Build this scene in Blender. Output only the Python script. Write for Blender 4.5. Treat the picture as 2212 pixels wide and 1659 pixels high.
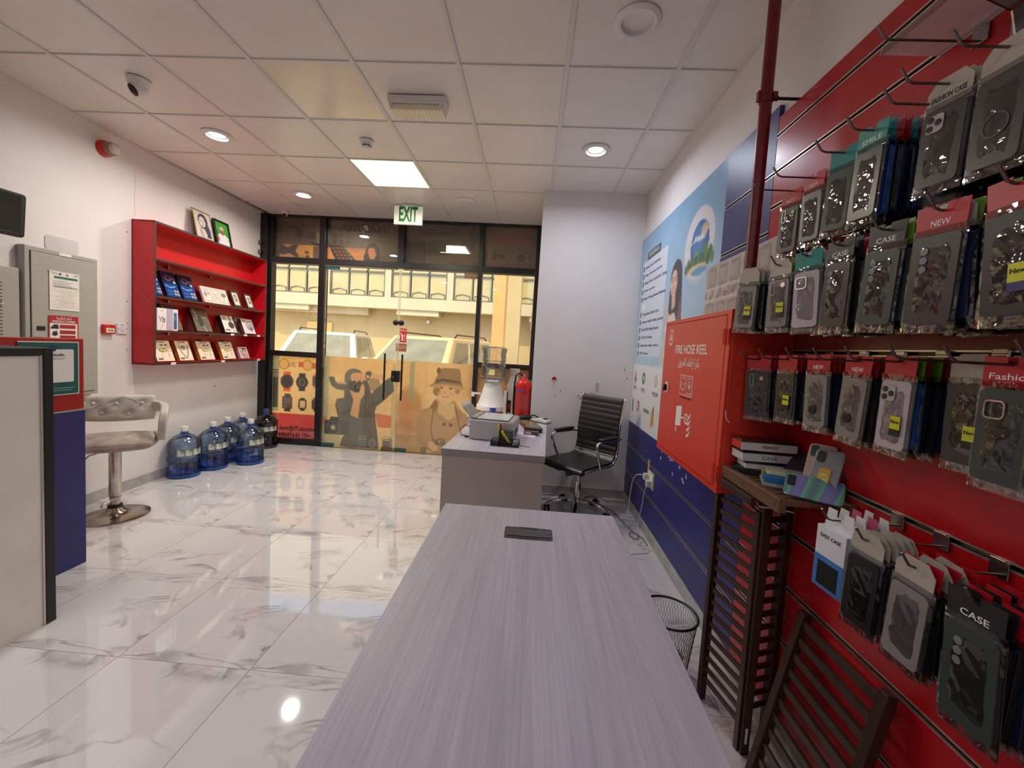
import bpy, bmesh, math, random
import numpy as np
from mathutils import Vector, Matrix, Euler

for _o in list(bpy.data.objects):
    bpy.data.objects.remove(_o, do_unlink=True)
SC = bpy.context.scene
COL = SC.collection
R = math.radians
PI = math.pi
random.seed(7)

# ------------------------------------------------------------------ camera
def _cam_axes(yaw, pitch, roll):
    cy, sy, cp, sp = math.cos(yaw), math.sin(yaw), math.cos(pitch), math.sin(pitch)
    f = Vector((sy * cp, cy * cp, sp)); r = Vector((cy, -sy, 0)); u = r.cross(f)
    cr, sr = math.cos(roll), math.sin(roll)
    return cr * r + sr * u, -sr * r + cr * u, f
_r, _u, _f = _cam_axes(-0.04773, -0.06222, 0.05818)
_cd = bpy.data.cameras.new('camera')
_cd.sensor_fit = 'HORIZONTAL'; _cd.sensor_width = 36.0
_cd.lens = 872.16 / 2212 * 36.0
_cd.shift_x = -0.45 / 2212; _cd.shift_y = (806.95 - 829.5) / 2212
_cd.clip_start = 0.02; _cd.clip_end = 200
_co = bpy.data.objects.new('camera', _cd); COL.objects.link(_co)
_m = Matrix.Identity(4)
for _i in range(3):
    _m[_i][0], _m[_i][1], _m[_i][2] = _r[_i], _u[_i], -_f[_i]
_m[2][3] = 1.45
_co.matrix_world = _m
SC.camera = _co

# ------------------------------------------------------------------ world, sun, exposure
_w = bpy.data.worlds.new('world'); SC.world = _w; _w.use_nodes = True
_nt = _w.node_tree; _nt.nodes.clear()
_sky = _nt.nodes.new('ShaderNodeTexSky')
try:
    _sky.sky_type = 'NISHITA'; _sky.sun_disc = False
    _sky.sun_elevation = R(62); _sky.sun_rotation = R(195); _sky.dust_density = 3.0
except Exception:
    pass
_bg = _nt.nodes.new('ShaderNodeBackground'); _bg.inputs[1].default_value = 0.52
_wo = _nt.nodes.new('ShaderNodeOutputWorld')
_nt.links.new(_sky.outputs[0], _bg.inputs[0]); _nt.links.new(_bg.outputs[0], _wo.inputs[0])
_sl = bpy.data.lights.new('sun', 'SUN'); _sl.energy = 5.6; _sl.angle = R(0.6); _sl.color = (1.0, 0.86, 0.58)
_so = bpy.data.objects.new('sun', _sl); COL.objects.link(_so)
_so.rotation_euler = Vector((0.18, 0.44, -0.88)).to_track_quat('-Z', 'Y').to_euler()
_so.location = (0, -6, 12)
SC.view_settings.view_transform = 'Standard'
SC.view_settings.look = 'None'
SC.view_settings.gamma = 1.0
SC.view_settings.use_curve_mapping = False
SC.view_settings.exposure = 0.0
SC.cycles.use_denoising = True
try:
    SC.cycles.denoiser = 'OPENIMAGEDENOISE'
except Exception:
    pass
SC.cycles.max_bounces = 8; SC.cycles.diffuse_bounces = 4; SC.cycles.glossy_bounces = 3
SC.cycles.transmission_bounces = 6; SC.cycles.transparent_max_bounces = 24
SC.cycles.sample_clamp_indirect = 6.0
SC.cycles.caustics_reflective = False; SC.cycles.caustics_refractive = False

# ------------------------------------------------------------------ colour + materials
def lin(c):
    c = c / 255.0
    return c / 12.92 if c <= 0.04045 else ((c + 0.055) / 1.055) ** 2.4
def L3(rgb):
    return (lin(rgb[0]), lin(rgb[1]), lin(rgb[2]))
def L4(rgb):
    return L3(rgb) + (1.0,)
MATS = {}
def newmat(name):
    m = bpy.data.materials.new(name); m.use_nodes = True
    nt = m.node_tree; nt.nodes.clear()
    out = nt.nodes.new('ShaderNodeOutputMaterial')
    MATS[name] = m
    return m, nt, out
def node(nt, typ, **kw):
    n = nt.nodes.new(typ)
    for k, v in kw.items():
        if k.startswith('i_'):
            n.inputs[k[2:].replace('_', ' ')].default_value = v
        else:
            setattr(n, k, v)
    return n
def mk(name, rgb, rough=0.5, metal=0.0, var=0.05, vscale=6.0, bump=0.0, bscale=150.0, spec=0.5, coat=0.0,
       emit=None, estr=0.0, stretch=None, alpha=None):
    """Principled material whose colour wanders a little on a noise."""
    if name in MATS:
        return MATS[name]
    m, nt, out = newmat(name)
    b = node(nt, 'ShaderNodeBsdfPrincipled')
    b.inputs['Roughness'].default_value = rough
    b.inputs['Metallic'].default_value = metal
    b.inputs['Specular IOR Level'].default_value = spec
    b.inputs['Coat Weight'].default_value = coat
    b.inputs['Coat Roughness'].default_value = 0.08
    c = L4(rgb)
    tc = node(nt, 'ShaderNodeTexCoord')
    mp = node(nt, 'ShaderNodeMapping')
    if stretch:
        mp.inputs['Scale'].default_value = stretch
    nt.links.new(tc.outputs['Object'], mp.inputs['Vector'])
    if var > 0:
        n = node(nt, 'ShaderNodeTexNoise'); n.inputs['Scale'].default_value = vscale; n.inputs['Detail'].default_value = 4
        nt.links.new(mp.outputs[0], n.inputs['Vector'])
        rp = node(nt, 'ShaderNodeValToRGB')
        rp.color_ramp.elements[0].position = 0.3; rp.color_ramp.elements[1].position = 0.7
        rp.color_ramp.elements[0].color = tuple(max(0, v * (1 - var)) for v in c[:3]) + (1,)
        rp.color_ramp.elements[1].color = tuple(min(1, v * (1 + var)) for v in c[:3]) + (1,)
        nt.links.new(n.outputs[0], rp.inputs[0]); nt.links.new(rp.outputs[0], b.inputs['Base Color'])
    else:
        b.inputs['Base Color'].default_value = c
    if bump > 0:
        n2 = node(nt, 'ShaderNodeTexNoise'); n2.inputs['Scale'].default_value = bscale; n2.inputs['Detail'].default_value = 3
        nt.links.new(mp.outputs[0], n2.inputs['Vector'])
        bp = node(nt, 'ShaderNodeBump'); bp.inputs['Strength'].default_value = bump; bp.inputs['Distance'].default_value = 0.002
        nt.links.new(n2.outputs[0], bp.inputs['Height']); nt.links.new(bp.outputs[0], b.inputs['Normal'])
    if emit:
        b.inputs['Emission Color'].default_value = L4(emit); b.inputs['Emission Strength'].default_value = estr
    nt.links.new(b.outputs[0], out.inputs[0])
    return m
def mk_clear(name, tint=(255, 255, 255), refl=0.06, rough=0.03, bump=0.0, bscale=40.0, blend=0.15):
    """thin clear sheet: tinted see-through plus a Fresnel-weighted mirror"""
    if name in MATS:
        return MATS[name]
    m, nt, out = newmat(name)
    t = node(nt, 'ShaderNodeBsdfTransparent'); t.inputs[0].default_value = L4(tint)
    g = node(nt, 'ShaderNodeBsdfGlossy'); g.inputs['Roughness'].default_value = rough
    lw = node(nt, 'ShaderNodeLayerWeight'); lw.inputs[0].default_value = blend
    mr = node(nt, 'ShaderNodeMapRange'); mr.inputs[3].default_value = refl; mr.inputs[4].default_value = 0.9
    nt.links.new(lw.outputs[0], mr.inputs[0])
    mx = node(nt, 'ShaderNodeMixShader')
    nt.links.new(mr.outputs[0], mx.inputs[0]); nt.links.new(t.outputs[0], mx.inputs[1]); nt.links.new(g.outputs[0], mx.inputs[2])
    if bump > 0:
        tc = node(nt, 'ShaderNodeTexCoord')
        n2 = node(nt, 'ShaderNodeTexNoise'); n2.inputs['Scale'].default_value = bscale; n2.inputs['Detail'].default_value = 2
        nt.links.new(tc.outputs['Object'], n2.inputs['Vector'])
        bp = node(nt, 'ShaderNodeBump'); bp.inputs['Strength'].default_value = bump; bp.inputs['Distance'].default_value = 0.01
        nt.links.new(n2.outputs[0], bp.inputs['Height']); nt.links.new(bp.outputs[0], g.inputs['Normal'])
        nt.links.new(bp.outputs[0], lw.inputs['Normal'])
    nt.links.new(mx.outputs[0], out.inputs[0])
    return m
def mk_print(name, rough=0.4, translucent=0.0, gloss=0.04):
    """flat print: colour comes from the sheet's painted vertex colours"""
    if name in MATS:
        return MATS[name]
    m, nt, out = newmat(name)
    at = node(nt, 'ShaderNodeAttribute'); at.attribute_name = 'ink'
    if translucent > 0:
        d = node(nt, 'ShaderNodeBsdfDiffuse'); t = node(nt, 'ShaderNodeBsdfTranslucent')
        nt.links.new(at.outputs['Color'], d.inputs[0]); nt.links.new(at.outputs['Color'], t.inputs[0])
        mx = node(nt, 'ShaderNodeMixShader'); mx.inputs[0].default_value = translucent
        nt.links.new(d.outputs[0], mx.inputs[1]); nt.links.new(t.outputs[0], mx.inputs[2])
        g = node(nt, 'ShaderNodeBsdfGlossy'); g.inputs['Roughness'].default_value = 0.05
        mx2 = node(nt, 'ShaderNodeMixShader'); mx2.inputs[0].default_value = gloss
        nt.links.new(mx.outputs[0], mx2.inputs[1]); nt.links.new(g.outputs[0], mx2.inputs[2])
        nt.links.new(mx2.outputs[0], out.inputs[0])
    else:
        b = node(nt, 'ShaderNodeBsdfPrincipled'); b.inputs['Roughness'].default_value = rough
        nt.links.new(at.outputs['Color'], b.inputs['Base Color']); nt.links.new(b.outputs[0], out.inputs[0])
    return m
def mk_wood(name, rgb_a, rgb_b, rough=0.45, grain=(70, 2.0, 70), big=(9, 0.6, 9), spec=0.4, bump=0.15):
    if name in MATS:
        return MATS[name]
    m, nt, out = newmat(name)
    b = node(nt, 'ShaderNodeBsdfPrincipled'); b.inputs['Roughness'].default_value = rough
    b.inputs['Specular IOR Level'].default_value = spec
    tc = node(nt, 'ShaderNodeTexCoord')
    m1 = node(nt, 'ShaderNodeMapping'); m1.inputs['Scale'].default_value = grain
    m2 = node(nt, 'ShaderNodeMapping'); m2.inputs['Scale'].default_value = big
    n1 = node(nt, 'ShaderNodeTexNoise'); n1.inputs['Scale'].default_value = 1.0; n1.inputs['Detail'].default_value = 6; n1.inputs['Roughness'].default_value = 0.7
    n2 = node(nt, 'ShaderNodeTexNoise'); n2.inputs['Scale'].default_value = 1.0; n2.inputs['Detail'].default_value = 3; n2.inputs['Distortion'].default_value = 1.5
    for mm, nn in ((m1, n1), (m2, n2)):
        nt.links.new(tc.outputs['Object'], mm.inputs[0]); nt.links.new(mm.outputs[0], nn.inputs['Vector'])
    mth = node(nt, 'ShaderNodeMath', operation='MULTIPLY_ADD'); mth.inputs[1].default_value = 0.6
    mt2 = node(nt, 'ShaderNodeMath', operation='MULTIPLY'); mt2.inputs[1].default_value = 0.4
    nt.links.new(n2.outputs[0], mt2.inputs[0]); nt.links.new(n1.outputs[0], mth.inputs[0]); nt.links.new(mt2.outputs[0], mth.inputs[2])
    rp = node(nt, 'ShaderNodeValToRGB')
    rp.color_ramp.elements[0].position = 0.35; rp.color_ramp.elements[1].position = 0.65
    rp.color_ramp.elements[0].color = L4(rgb_a); rp.color_ramp.elements[1].color = L4(rgb_b)
    nt.links.new(mth.outputs[0], rp.inputs[0]); nt.links.new(rp.outputs[0], b.inputs['Base Color'])
    bp = node(nt, 'ShaderNodeBump'); bp.inputs['Strength'].default_value = bump; bp.inputs['Distance'].default_value = 0.001
    nt.links.new(n1.outputs[0], bp.inputs['Height']); nt.links.new(bp.outputs[0], b.inputs['Normal'])
    nt.links.new(b.outputs[0], out.inputs[0])
    return m

# ------------------------------------------------------------------ mesh helpers
def rrect(w, h, r, n=4):
    pts = []
    for cx, cy, a in ((w/2-r, h/2-r, 0), (-w/2+r, h/2-r, 90), (-w/2+r, -h/2+r, 180), (w/2-r, -h/2+r, 270)):
        for k in range(n + 1):
            t = R(a + 90.0 * k / n); pts.append((cx + r*math.cos(t), cy + r*math.sin(t)))
    return pts
def circ(r, n=20, cx=0, cy=0, ry=None):
    ry = r if ry is None else ry
    return [(cx + r*math.cos(2*PI*k/n), cy + ry*math.sin(2*PI*k/n)) for k in range(n)]
AX = {'x': lambda a, b, t: (t, a, b), 'y': lambda a, b, t: (a, t, b), 'z': lambda a, b, t: (a, b, t)}
class MB:
    def __init__(s):
        s.v = []; s.f = []; s.mi = []
    def add(s, vs, fs, mi=0):
        o = len(s.v); s.v += [tuple(p) for p in vs]
        for f in fs:
            s.f.append(tuple(i + o for i in f)); s.mi.append(mi)
        return s
    def box(s, c, d, rot=None, mi=0):
        hx, hy, hz = d[0]/2, d[1]/2, d[2]/2
        vs = [Vector((x, y, z)) for x in (-hx, hx) for y in (-hy, hy) for z in (-hz, hz)]
        if rot is not None:
            e = Euler(rot).to_matrix(); vs = [e @ p for p in vs]
        c = Vector(c); vs = [p + c for p in vs]
        return s.add(vs, [(0,1,3,2), (4,6,7,5), (0,4,5,1), (2,3,7,6), (0,2,6,4), (1,5,7,3)], mi)
    def b2(s, a, b, mi=0):
        return s.box([(a[i]+b[i])/2 for i in range(3)], [abs(b[i]-a[i]) for i in range(3)], None, mi)
    def bar(s, p0, p1, w, h, mi=0, up=(0, 0, 1)):
        p0, p1 = Vector(p0), Vector(p1); d = (p1 - p0); ln = d.length; d.normalize()
        u = Vector(up)
        if abs(d.dot(u)) > 0.99: u = Vector((1, 0, 0))
        a = d.cross(u).normalized(); b = a.cross(d).normalized()
        vs = []
        for p in (p0, p1):
            for i, j in ((-1,-1), (1,-1), (1,1), (-1,1)):
                vs.append(p + a*(w/2*i) + b*(h/2*j))
        return s.add(vs, [(3,2,1,0), (4,5,6,7), (0,1,5,4), (1,2,6,5), (2,3,7,6), (3,0,4,7)], mi)
    def prism(s, poly, ax, t0, t1, mi=0, c=(0, 0, 0)):
        g = AX[ax]; n = len(poly)
        vs = [g(a, b, t0) for a, b in poly] + [g(a, b, t1) for a, b in poly]
        vs = [(p[0]+c[0], p[1]+c[1], p[2]+c[2]) for p in vs]
        fs = [tuple(range(n))[::-1], tuple(range(n, 2*n))]
        fs += [(i, (i+1) % n, n + (i+1) % n, n + i) for i in range(n)]
        return s.add(vs, fs, mi)
    def ring(s, outer, inner, ax, t0, t1, mi=0, c=(0, 0, 0)):
        g = AX[ax]; n = len(outer)
        vs = []
        for poly, t in ((outer, t0), (inner, t0), (outer, t1), (inner, t1)):
            vs += [tuple(g(a, b, t)[i] + c[i] for i in range(3)) for a, b in poly]
        fs = []
        for i in range(n):
            j = (i+1) % n
            fs += [(i, n+i, n+j, j), (2*n+i, 2*n+j, 3*n+j, 3*n+i), (i, j, 2*n+j, 2*n+i), (n+i, 3*n+i, 3*n+j, n+j)]
        return s.add(vs, fs, mi)
    def tube(s, pts, r, n=8, mi=0, closed=False):
        pts = [Vector(p) for p in pts]; m = len(pts)
        rr = r if isinstance(r, (list, tuple)) else [r]*m
        vs = []; prev = None
        for i, p in enumerate(pts):
            if closed:
                d = (pts[(i+1) % m] - pts[i-1])
            else:
                d = pts[min(i+1, m-1)] - pts[max(i-1, 0)]
            d.normalize()
            if prev is None:
                u = Vector((0, 0, 1)) if abs(d.z) < 0.9 else Vector((1, 0, 0))
                a = d.cross(u).normalized()
            else:
                a = (prev - d * prev.dot(d))
                a = a.normalized() if a.length > 1e-6 else d.orthogonal().normalized()
            prev = a; b = d.cross(a)
            for k in range(n):
                t = 2*PI*k/n; vs.append(p + a*(rr[i]*math.cos(t)) + b*(rr[i]*math.sin(t)))
        fs = []
        for i in range(m if closed else m-1):
            i2 = (i+1) % m
            for k in range(n):
                k2 = (k+1) % n; fs.append((i*n+k, i*n+k2, i2*n+k2, i2*n+k))
        if not closed:
            fs += [tuple(range(n))[::-1], tuple(range((m-1)*n, m*n))]
        return s.add(vs, fs, mi)
    def lathe(s, prof, n=24, c=(0, 0, 0), ax='z', mi=0, cap=True):
        vs = []
        g = {'z': lambda x, y, t: (x, y, t), 'x': lambda x, y, t: (t, x, y), 'y': lambda x, y, t: (x, t, y)}[ax]
        for r, z in prof:
            for k in range(n):
                t = 2*PI*k/n; p = g(r*math.cos(t), r*math.sin(t), z)
                vs.append((p[0]+c[0], p[1]+c[1], p[2]+c[2]))
        fs = []
        for i in range(len(prof)-1):
            for k in range(n):
                k2 = (k+1) % n; fs.append((i*n+k, i*n+k2, (i+1)*n+k2, (i+1)*n+k))
        if cap:
            fs += [tuple(range(n))[::-1], tuple(range((len(prof)-1)*n, len(prof)*n))]
        return s.add(vs, fs, mi)
    def ell(s, c, rad, nu=14, nv=8, mi=0):
        prof = [(math.sin(PI*i/nv), -math.cos(PI*i/nv)) for i in range(nv+1)]
        prof[0] = (0.02, -1); prof[-1] = (0.02, 1)
        o = len(s.v); s.lathe(prof, nu, mi=mi)
        for i in range(o, len(s.v)):
            p = s.v[i]; s.v[i] = (c[0]+p[0]*rad[0], c[1]+p[1]*rad[1], c[2]+p[2]*rad[2])
        return s
    def xf(s, mat):
        s.v = [tuple(mat @ Vector(p)) for p in s.v]; return s
    def mesh(s, name):
        me = bpy.data.meshes.new(name); me.from_pydata(s.v, [], s.f); me.update()
        bm = bmesh.new(); bm.from_mesh(me); bmesh.ops.recalc_face_normals(bm, faces=bm.faces); bm.to_mesh(me); bm.free()
        return me
def mesh_obj(name, me, mats, parent=None, loc=(0, 0, 0), rot=(0, 0, 0)):
    o = bpy.data.objects.new(name, me); COL.objects.link(o)
    if mats is not None and len(me.materials) == 0:
        for m in (mats if isinstance(mats, (list, tuple)) else [mats]):
            me.materials.append(m)
    if parent is not None: o.parent = parent
    o.location = loc; o.rotation_euler = rot
    return o
def obj(name, mb, mats, parent=None, loc=(0, 0, 0), rot=(0, 0, 0), smooth=None, bevel=0.0, seg=2):
    me = mb.mesh(name)
    for i, k in enumerate(mb.mi): me.polygons[i].material_index = k
    if smooth is not None:
        for p in me.polygons: p.use_smooth = True
        me.set_sharp_from_angle(angle=R(smooth))
    o = mesh_obj(name, me, mats, parent, loc, rot)
    if bevel > 0:
        md = o.modifiers.new('bevel', 'BEVEL'); md.width = bevel; md.segments = seg; md.limit_method = 'ANGLE'; md.angle_limit = R(40)
    return o
def tag(o, label=None, cat=None, group=None, kind=None):
    if label: o['label'] = label
    if cat: o['category'] = cat
    if group: o['group'] = group
    if kind: o['kind'] = kind
    return o
def thing(name, label, cat, loc=(0, 0, 0), rot=(0, 0, 0), group=None, kind=None):
    o = bpy.data.objects.new(name, None); COL.objects.link(o); o.empty_display_size = 0.05
    o.location = loc; o.rotation_euler = (0, 0, rot) if isinstance(rot, (int, float)) else rot
    return tag(o, label, cat, group, kind)
def kids(o):
    return [c for c in bpy.data.objects if c.parent == o]
def dup(root, loc, rot=None, label=None, group=None):
    r = root.copy(); COL.objects.link(r); r.location = loc
    if rot is not None: r.rotation_euler = rot
    if label: r['label'] = label
    if group: r['group'] = group
    for ch in kids(root):
        if ch is r: continue
        c = ch.copy(); COL.objects.link(c); c.parent = r
        for g in kids(ch):
            d = g.copy(); COL.objects.link(d); d.parent = c
    return r
def text(name, body, size, mat, parent=None, loc=(0, 0, 0), rot=(0, 0, 0), align='CENTER', width=None, depth=0.0004, mirror=False, shear=0.0, bold=0.0):
    """lettering as a thin mesh, reading along local +X, up along local +Y"""
    cu = bpy.data.curves.new(name, 'FONT'); cu.body = body; cu.size = size; cu.align_x = align; cu.align_y = 'CENTER'
    cu.extrude = depth; cu.resolution_u = 3; cu.shear = shear; cu.offset = bold*size
    tmp = bpy.data.objects.new(name, cu); COL.objects.link(tmp)
    bpy.context.view_layer.update()
    dg = bpy.context.evaluated_depsgraph_get()
    me = bpy.data.meshes.new_from_object(tmp.evaluated_get(dg))
    bpy.data.objects.remove(tmp, do_unlink=True); bpy.data.curves.remove(cu)
    me.name = name
    if len(me.vertices):
        xs = [v.co.x for v in me.vertices]
        if width:
            k = width / max(1e-6, max(xs) - min(xs))
            for v in me.vertices: v.co.x *= k
        if mirror:
            for v in me.vertices: v.co.x *= -1
            me.flip_normals()
    me.materials.clear()
    return mesh_obj(name, me, mat, parent, loc, rot)

# ------------------------------------------------------------------ painting flat prints on a vertex grid
class Canvas:
    """x0..x1 left to right, y0..y1 top to bottom"""
    def __init__(s, x0, x1, y0, y1, nx, bg):
        s.x0, s.x1, s.y0, s.y1 = x0, x1, y0, y1
        s.nx = nx; s.ny = max(4, int(round(nx * abs(y1-y0) / abs(x1-x0))))
        s.X, s.Y = np.meshgrid(np.linspace(x0, x1, s.nx), np.linspace(y0, y1, s.ny))
        s.A = np.zeros((s.ny, s.nx, 3)); s.A[:] = bg
    def _p(s, m, c, a):
        m = (m.astype(float) * a)[..., None]
        s.A = s.A * (1 - m) + np.array(c, float) * m
        return s
    def rect(s, xa, ya, xb, yb, c, a=1.0):
        return s._p((s.X >= min(xa, xb)) & (s.X <= max(xa, xb)) & (s.Y >= min(ya, yb)) & (s.Y <= max(ya, yb)), c, a)
    def ell(s, cx, cy, rx, ry, c, a=1.0, soft=0.0, ang=0.0):
        ca, sa = math.cos(R(ang)), math.sin(R(ang)); dx, dy = s.X-cx, s.Y-cy
        d = np.sqrt(((dx*ca+dy*sa)/rx)**2 + ((-dx*sa+dy*ca)/ry)**2)
        m = np.clip((1+soft-d)/max(soft, 1e-6), 0, 1) if soft > 0 else d <= 1
        return s._p(m, c, a)
    def ring(s, cx, cy, rx, ry, t, c, a=1.0):
        d = np.sqrt(((s.X-cx)/rx)**2 + ((s.Y-cy)/ry)**2)
        return s._p(abs(d-1) <= t, c, a)
    def poly(s, pts, c, a=1.0):
        inside = np.zeros(s.X.shape, bool); n = len(pts)
        for i in range(n):
            xi, yi = pts[i]; xj, yj = pts[i-1]
            if yi == yj: continue
            cond = ((yi > s.Y) != (yj > s.Y)) & (s.X < (xj-xi)*(s.Y-yi)/(yj-yi)+xi)
            inside ^= cond
        return s._p(inside, c, a)
    def line(s, pts, w, c, a=1.0):
        m = np.zeros(s.X.shape, bool)
        for (xa, ya), (xb, yb) in zip(pts[:-1], pts[1:]):
            dx, dy = xb-xa, yb-ya; l2 = dx*dx+dy*dy+1e-9
            t = np.clip(((s.X-xa)*dx+(s.Y-ya)*dy)/l2, 0, 1)
            m |= np.hypot(s.X-xa-t*dx, s.Y-ya-t*dy) <= w/2
        return s._p(m, c, a)
    def grad(s, ca, cb, horiz=False):
        t = (s.X-s.x0)/(s.x1-s.x0) if horiz else (s.Y-s.y0)/(s.y1-s.y0)
        s.A = (1-t)[..., None]*np.array(ca, float) + t[..., None]*np.array(cb, float); return s
    def noise(s, amp, cell=1, seed=0):
        rg = np.random.RandomState(seed)
        n = rg.rand(s.ny//cell+2, s.nx//cell+2)
        n = np.kron(n, np.ones((cell, cell)))[:s.ny, :s.nx]
        for _ in range(cell // 2): n = (n + np.roll(n, 1, 0) + np.roll(n, -1, 0) + np.roll(n, 1, 1) + np.roll(n, -1, 1)) / 5
        s.A = np.clip(s.A + ((n-0.5)*amp)[..., None], 0, 255); return s
    def blur(s, k=1):
        for _ in range(k):
            P = np.pad(s.A, ((1, 1), (1, 1), (0, 0)), 'edge')
            s.A = (P[1:-1, 1:-1]*4 + P[:-2, 1:-1]*2 + P[2:, 1:-1]*2 + P[1:-1, :-2]*2 + P[1:-1, 2:]*2)/12
        return s
    def sheet(s, name, w, h, mat, parent=None, loc=(0, 0, 0), rot=(0, 0, 0), thick=0.0):
        """sheet in local XZ, facing local -Y, centred in x, bottom at z=0"""
        xs = np.linspace(-w/2, w/2, s.nx); zs = np.linspace(h, 0, s.ny)
        gx, gz = np.meshgrid(xs, zs)
        n = s.nx*s.ny
        co = np.zeros((n, 3)); co[:, 0] = gx.ravel(); co[:, 2] = gz.ravel()
        i = np.arange(n).reshape(s.ny, s.nx)
        q = np.stack([i[:-1, :-1], i[1:, :-1], i[1:, 1:], i[:-1, 1:]], -1).reshape(-1, 4)
        vs = [tuple(p) for p in co]; fs = [tuple(int(k) for k in f) for f in q]
        c = s.A.reshape(-1, 3)/255.0
        c = np.where(c <= 0.04045, c/12.92, ((c+0.055)/1.055)**2.4)
        if thick > 0:
            border = list(i[0, :]) + list(i[1:, -1]) + list(i[-1, -2::-1]) + list(i[-2:0:-1, 0])
            o = n
            for b in border: vs.append((co[b, 0], thick, co[b, 2]))
            m = len(border)
            for k in range(m):
                fs.append((int(border[k]), int(border[(k+1) % m]), o+(k+1) % m, o+k))
            fs.append(tuple(o+k for k in range(m))[::-1])
            c = np.concatenate([c, c[border]*0.9], 0)
        me = bpy.data.meshes.new(name); me.from_pydata(vs, [], fs); me.update()
        at = me.color_attributes.new('ink', 'FLOAT_COLOR', 'POINT')
        buf = np.ones((len(vs), 4), np.float32); buf[:, :3] = c
        at.data.foreach_set('color', buf.ravel())
        return mesh_obj(name, me, mat, parent, loc, rot)
# ------------------------------------------------------------------ shared materials
m_wall = mk('wall_paint', (232, 226, 223), rough=0.6, var=0.03, vscale=2.5, bump=0.08, bscale=90)
m_ceil = mk('ceiling_tile', (232, 224, 216), rough=0.34, var=0.03, vscale=3, spec=0.5)
m_tbar = mk('ceiling_runner', (222, 216, 210), rough=0.4, var=0.02)
m_dark = mk('dark_void', (40, 38, 36), rough=0.8)
m_black_frame = mk('black_aluminium', (26, 26, 28), rough=0.35, var=0.1, spec=0.5)
m_grout = mk('grout', (120, 116, 114), rough=0.8)
m_skirt = mk('skirting_stone', (176, 172, 170), rough=0.25, var=0.15, vscale=9)
m_steel = mk('steel', (170, 168, 165), rough=0.25, metal=1.0, var=0.08)
m_chrome = mk('chrome', (215, 212, 208), rough=0.08, metal=1.0, var=0.02)
m_darkmetal = mk('dark_metal', (64, 58, 56), rough=0.35, metal=0.9, var=0.1)
m_blk = mk('black_plastic', (18, 18, 19), rough=0.4, var=0.1)
m_white = mk('white_plastic', (228, 226, 224), rough=0.35, var=0.02)
m_paper = mk('paper_white', (236, 234, 230), rough=0.6, var=0.02)
m_red = mk('red_laminate', (180, 16, 24), rough=0.28, var=0.08, vscale=5, spec=0.5)
m_redfire = mk('fire_red_enamel', (205, 30, 26), rough=0.3, var=0.05, spec=0.5, bump=0.04, bscale=300)
m_blue = mk('navy_laminate', (44, 42, 112), rough=0.4, var=0.08, vscale=5)
m_alu = mk('aluminium_channel', (214, 208, 196), rough=0.3, metal=0.85, var=0.05)
m_glass = mk_clear('clear_glass', (251, 249, 242), refl=0.05, rough=0.0, blend=0.12)
m_print = mk_print('printed_sheet', rough=0.45)
m_gprint = mk_print('glossy_print', rough=0.18)
m_film = mk_print('backlit_film', translucent=0.9, gloss=0.03)
m_ink = mk('ink_black', (24, 24, 26), rough=0.5, var=0.0)
m_inkw = mk('ink_white', (240, 236, 232), rough=0.5, var=0.0)
m_inkred = mk('ink_red', (150, 24, 34), rough=0.5, var=0.0)
m_inkgreen = mk('ink_green', (0, 138, 62), rough=0.5, var=0.0)

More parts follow.
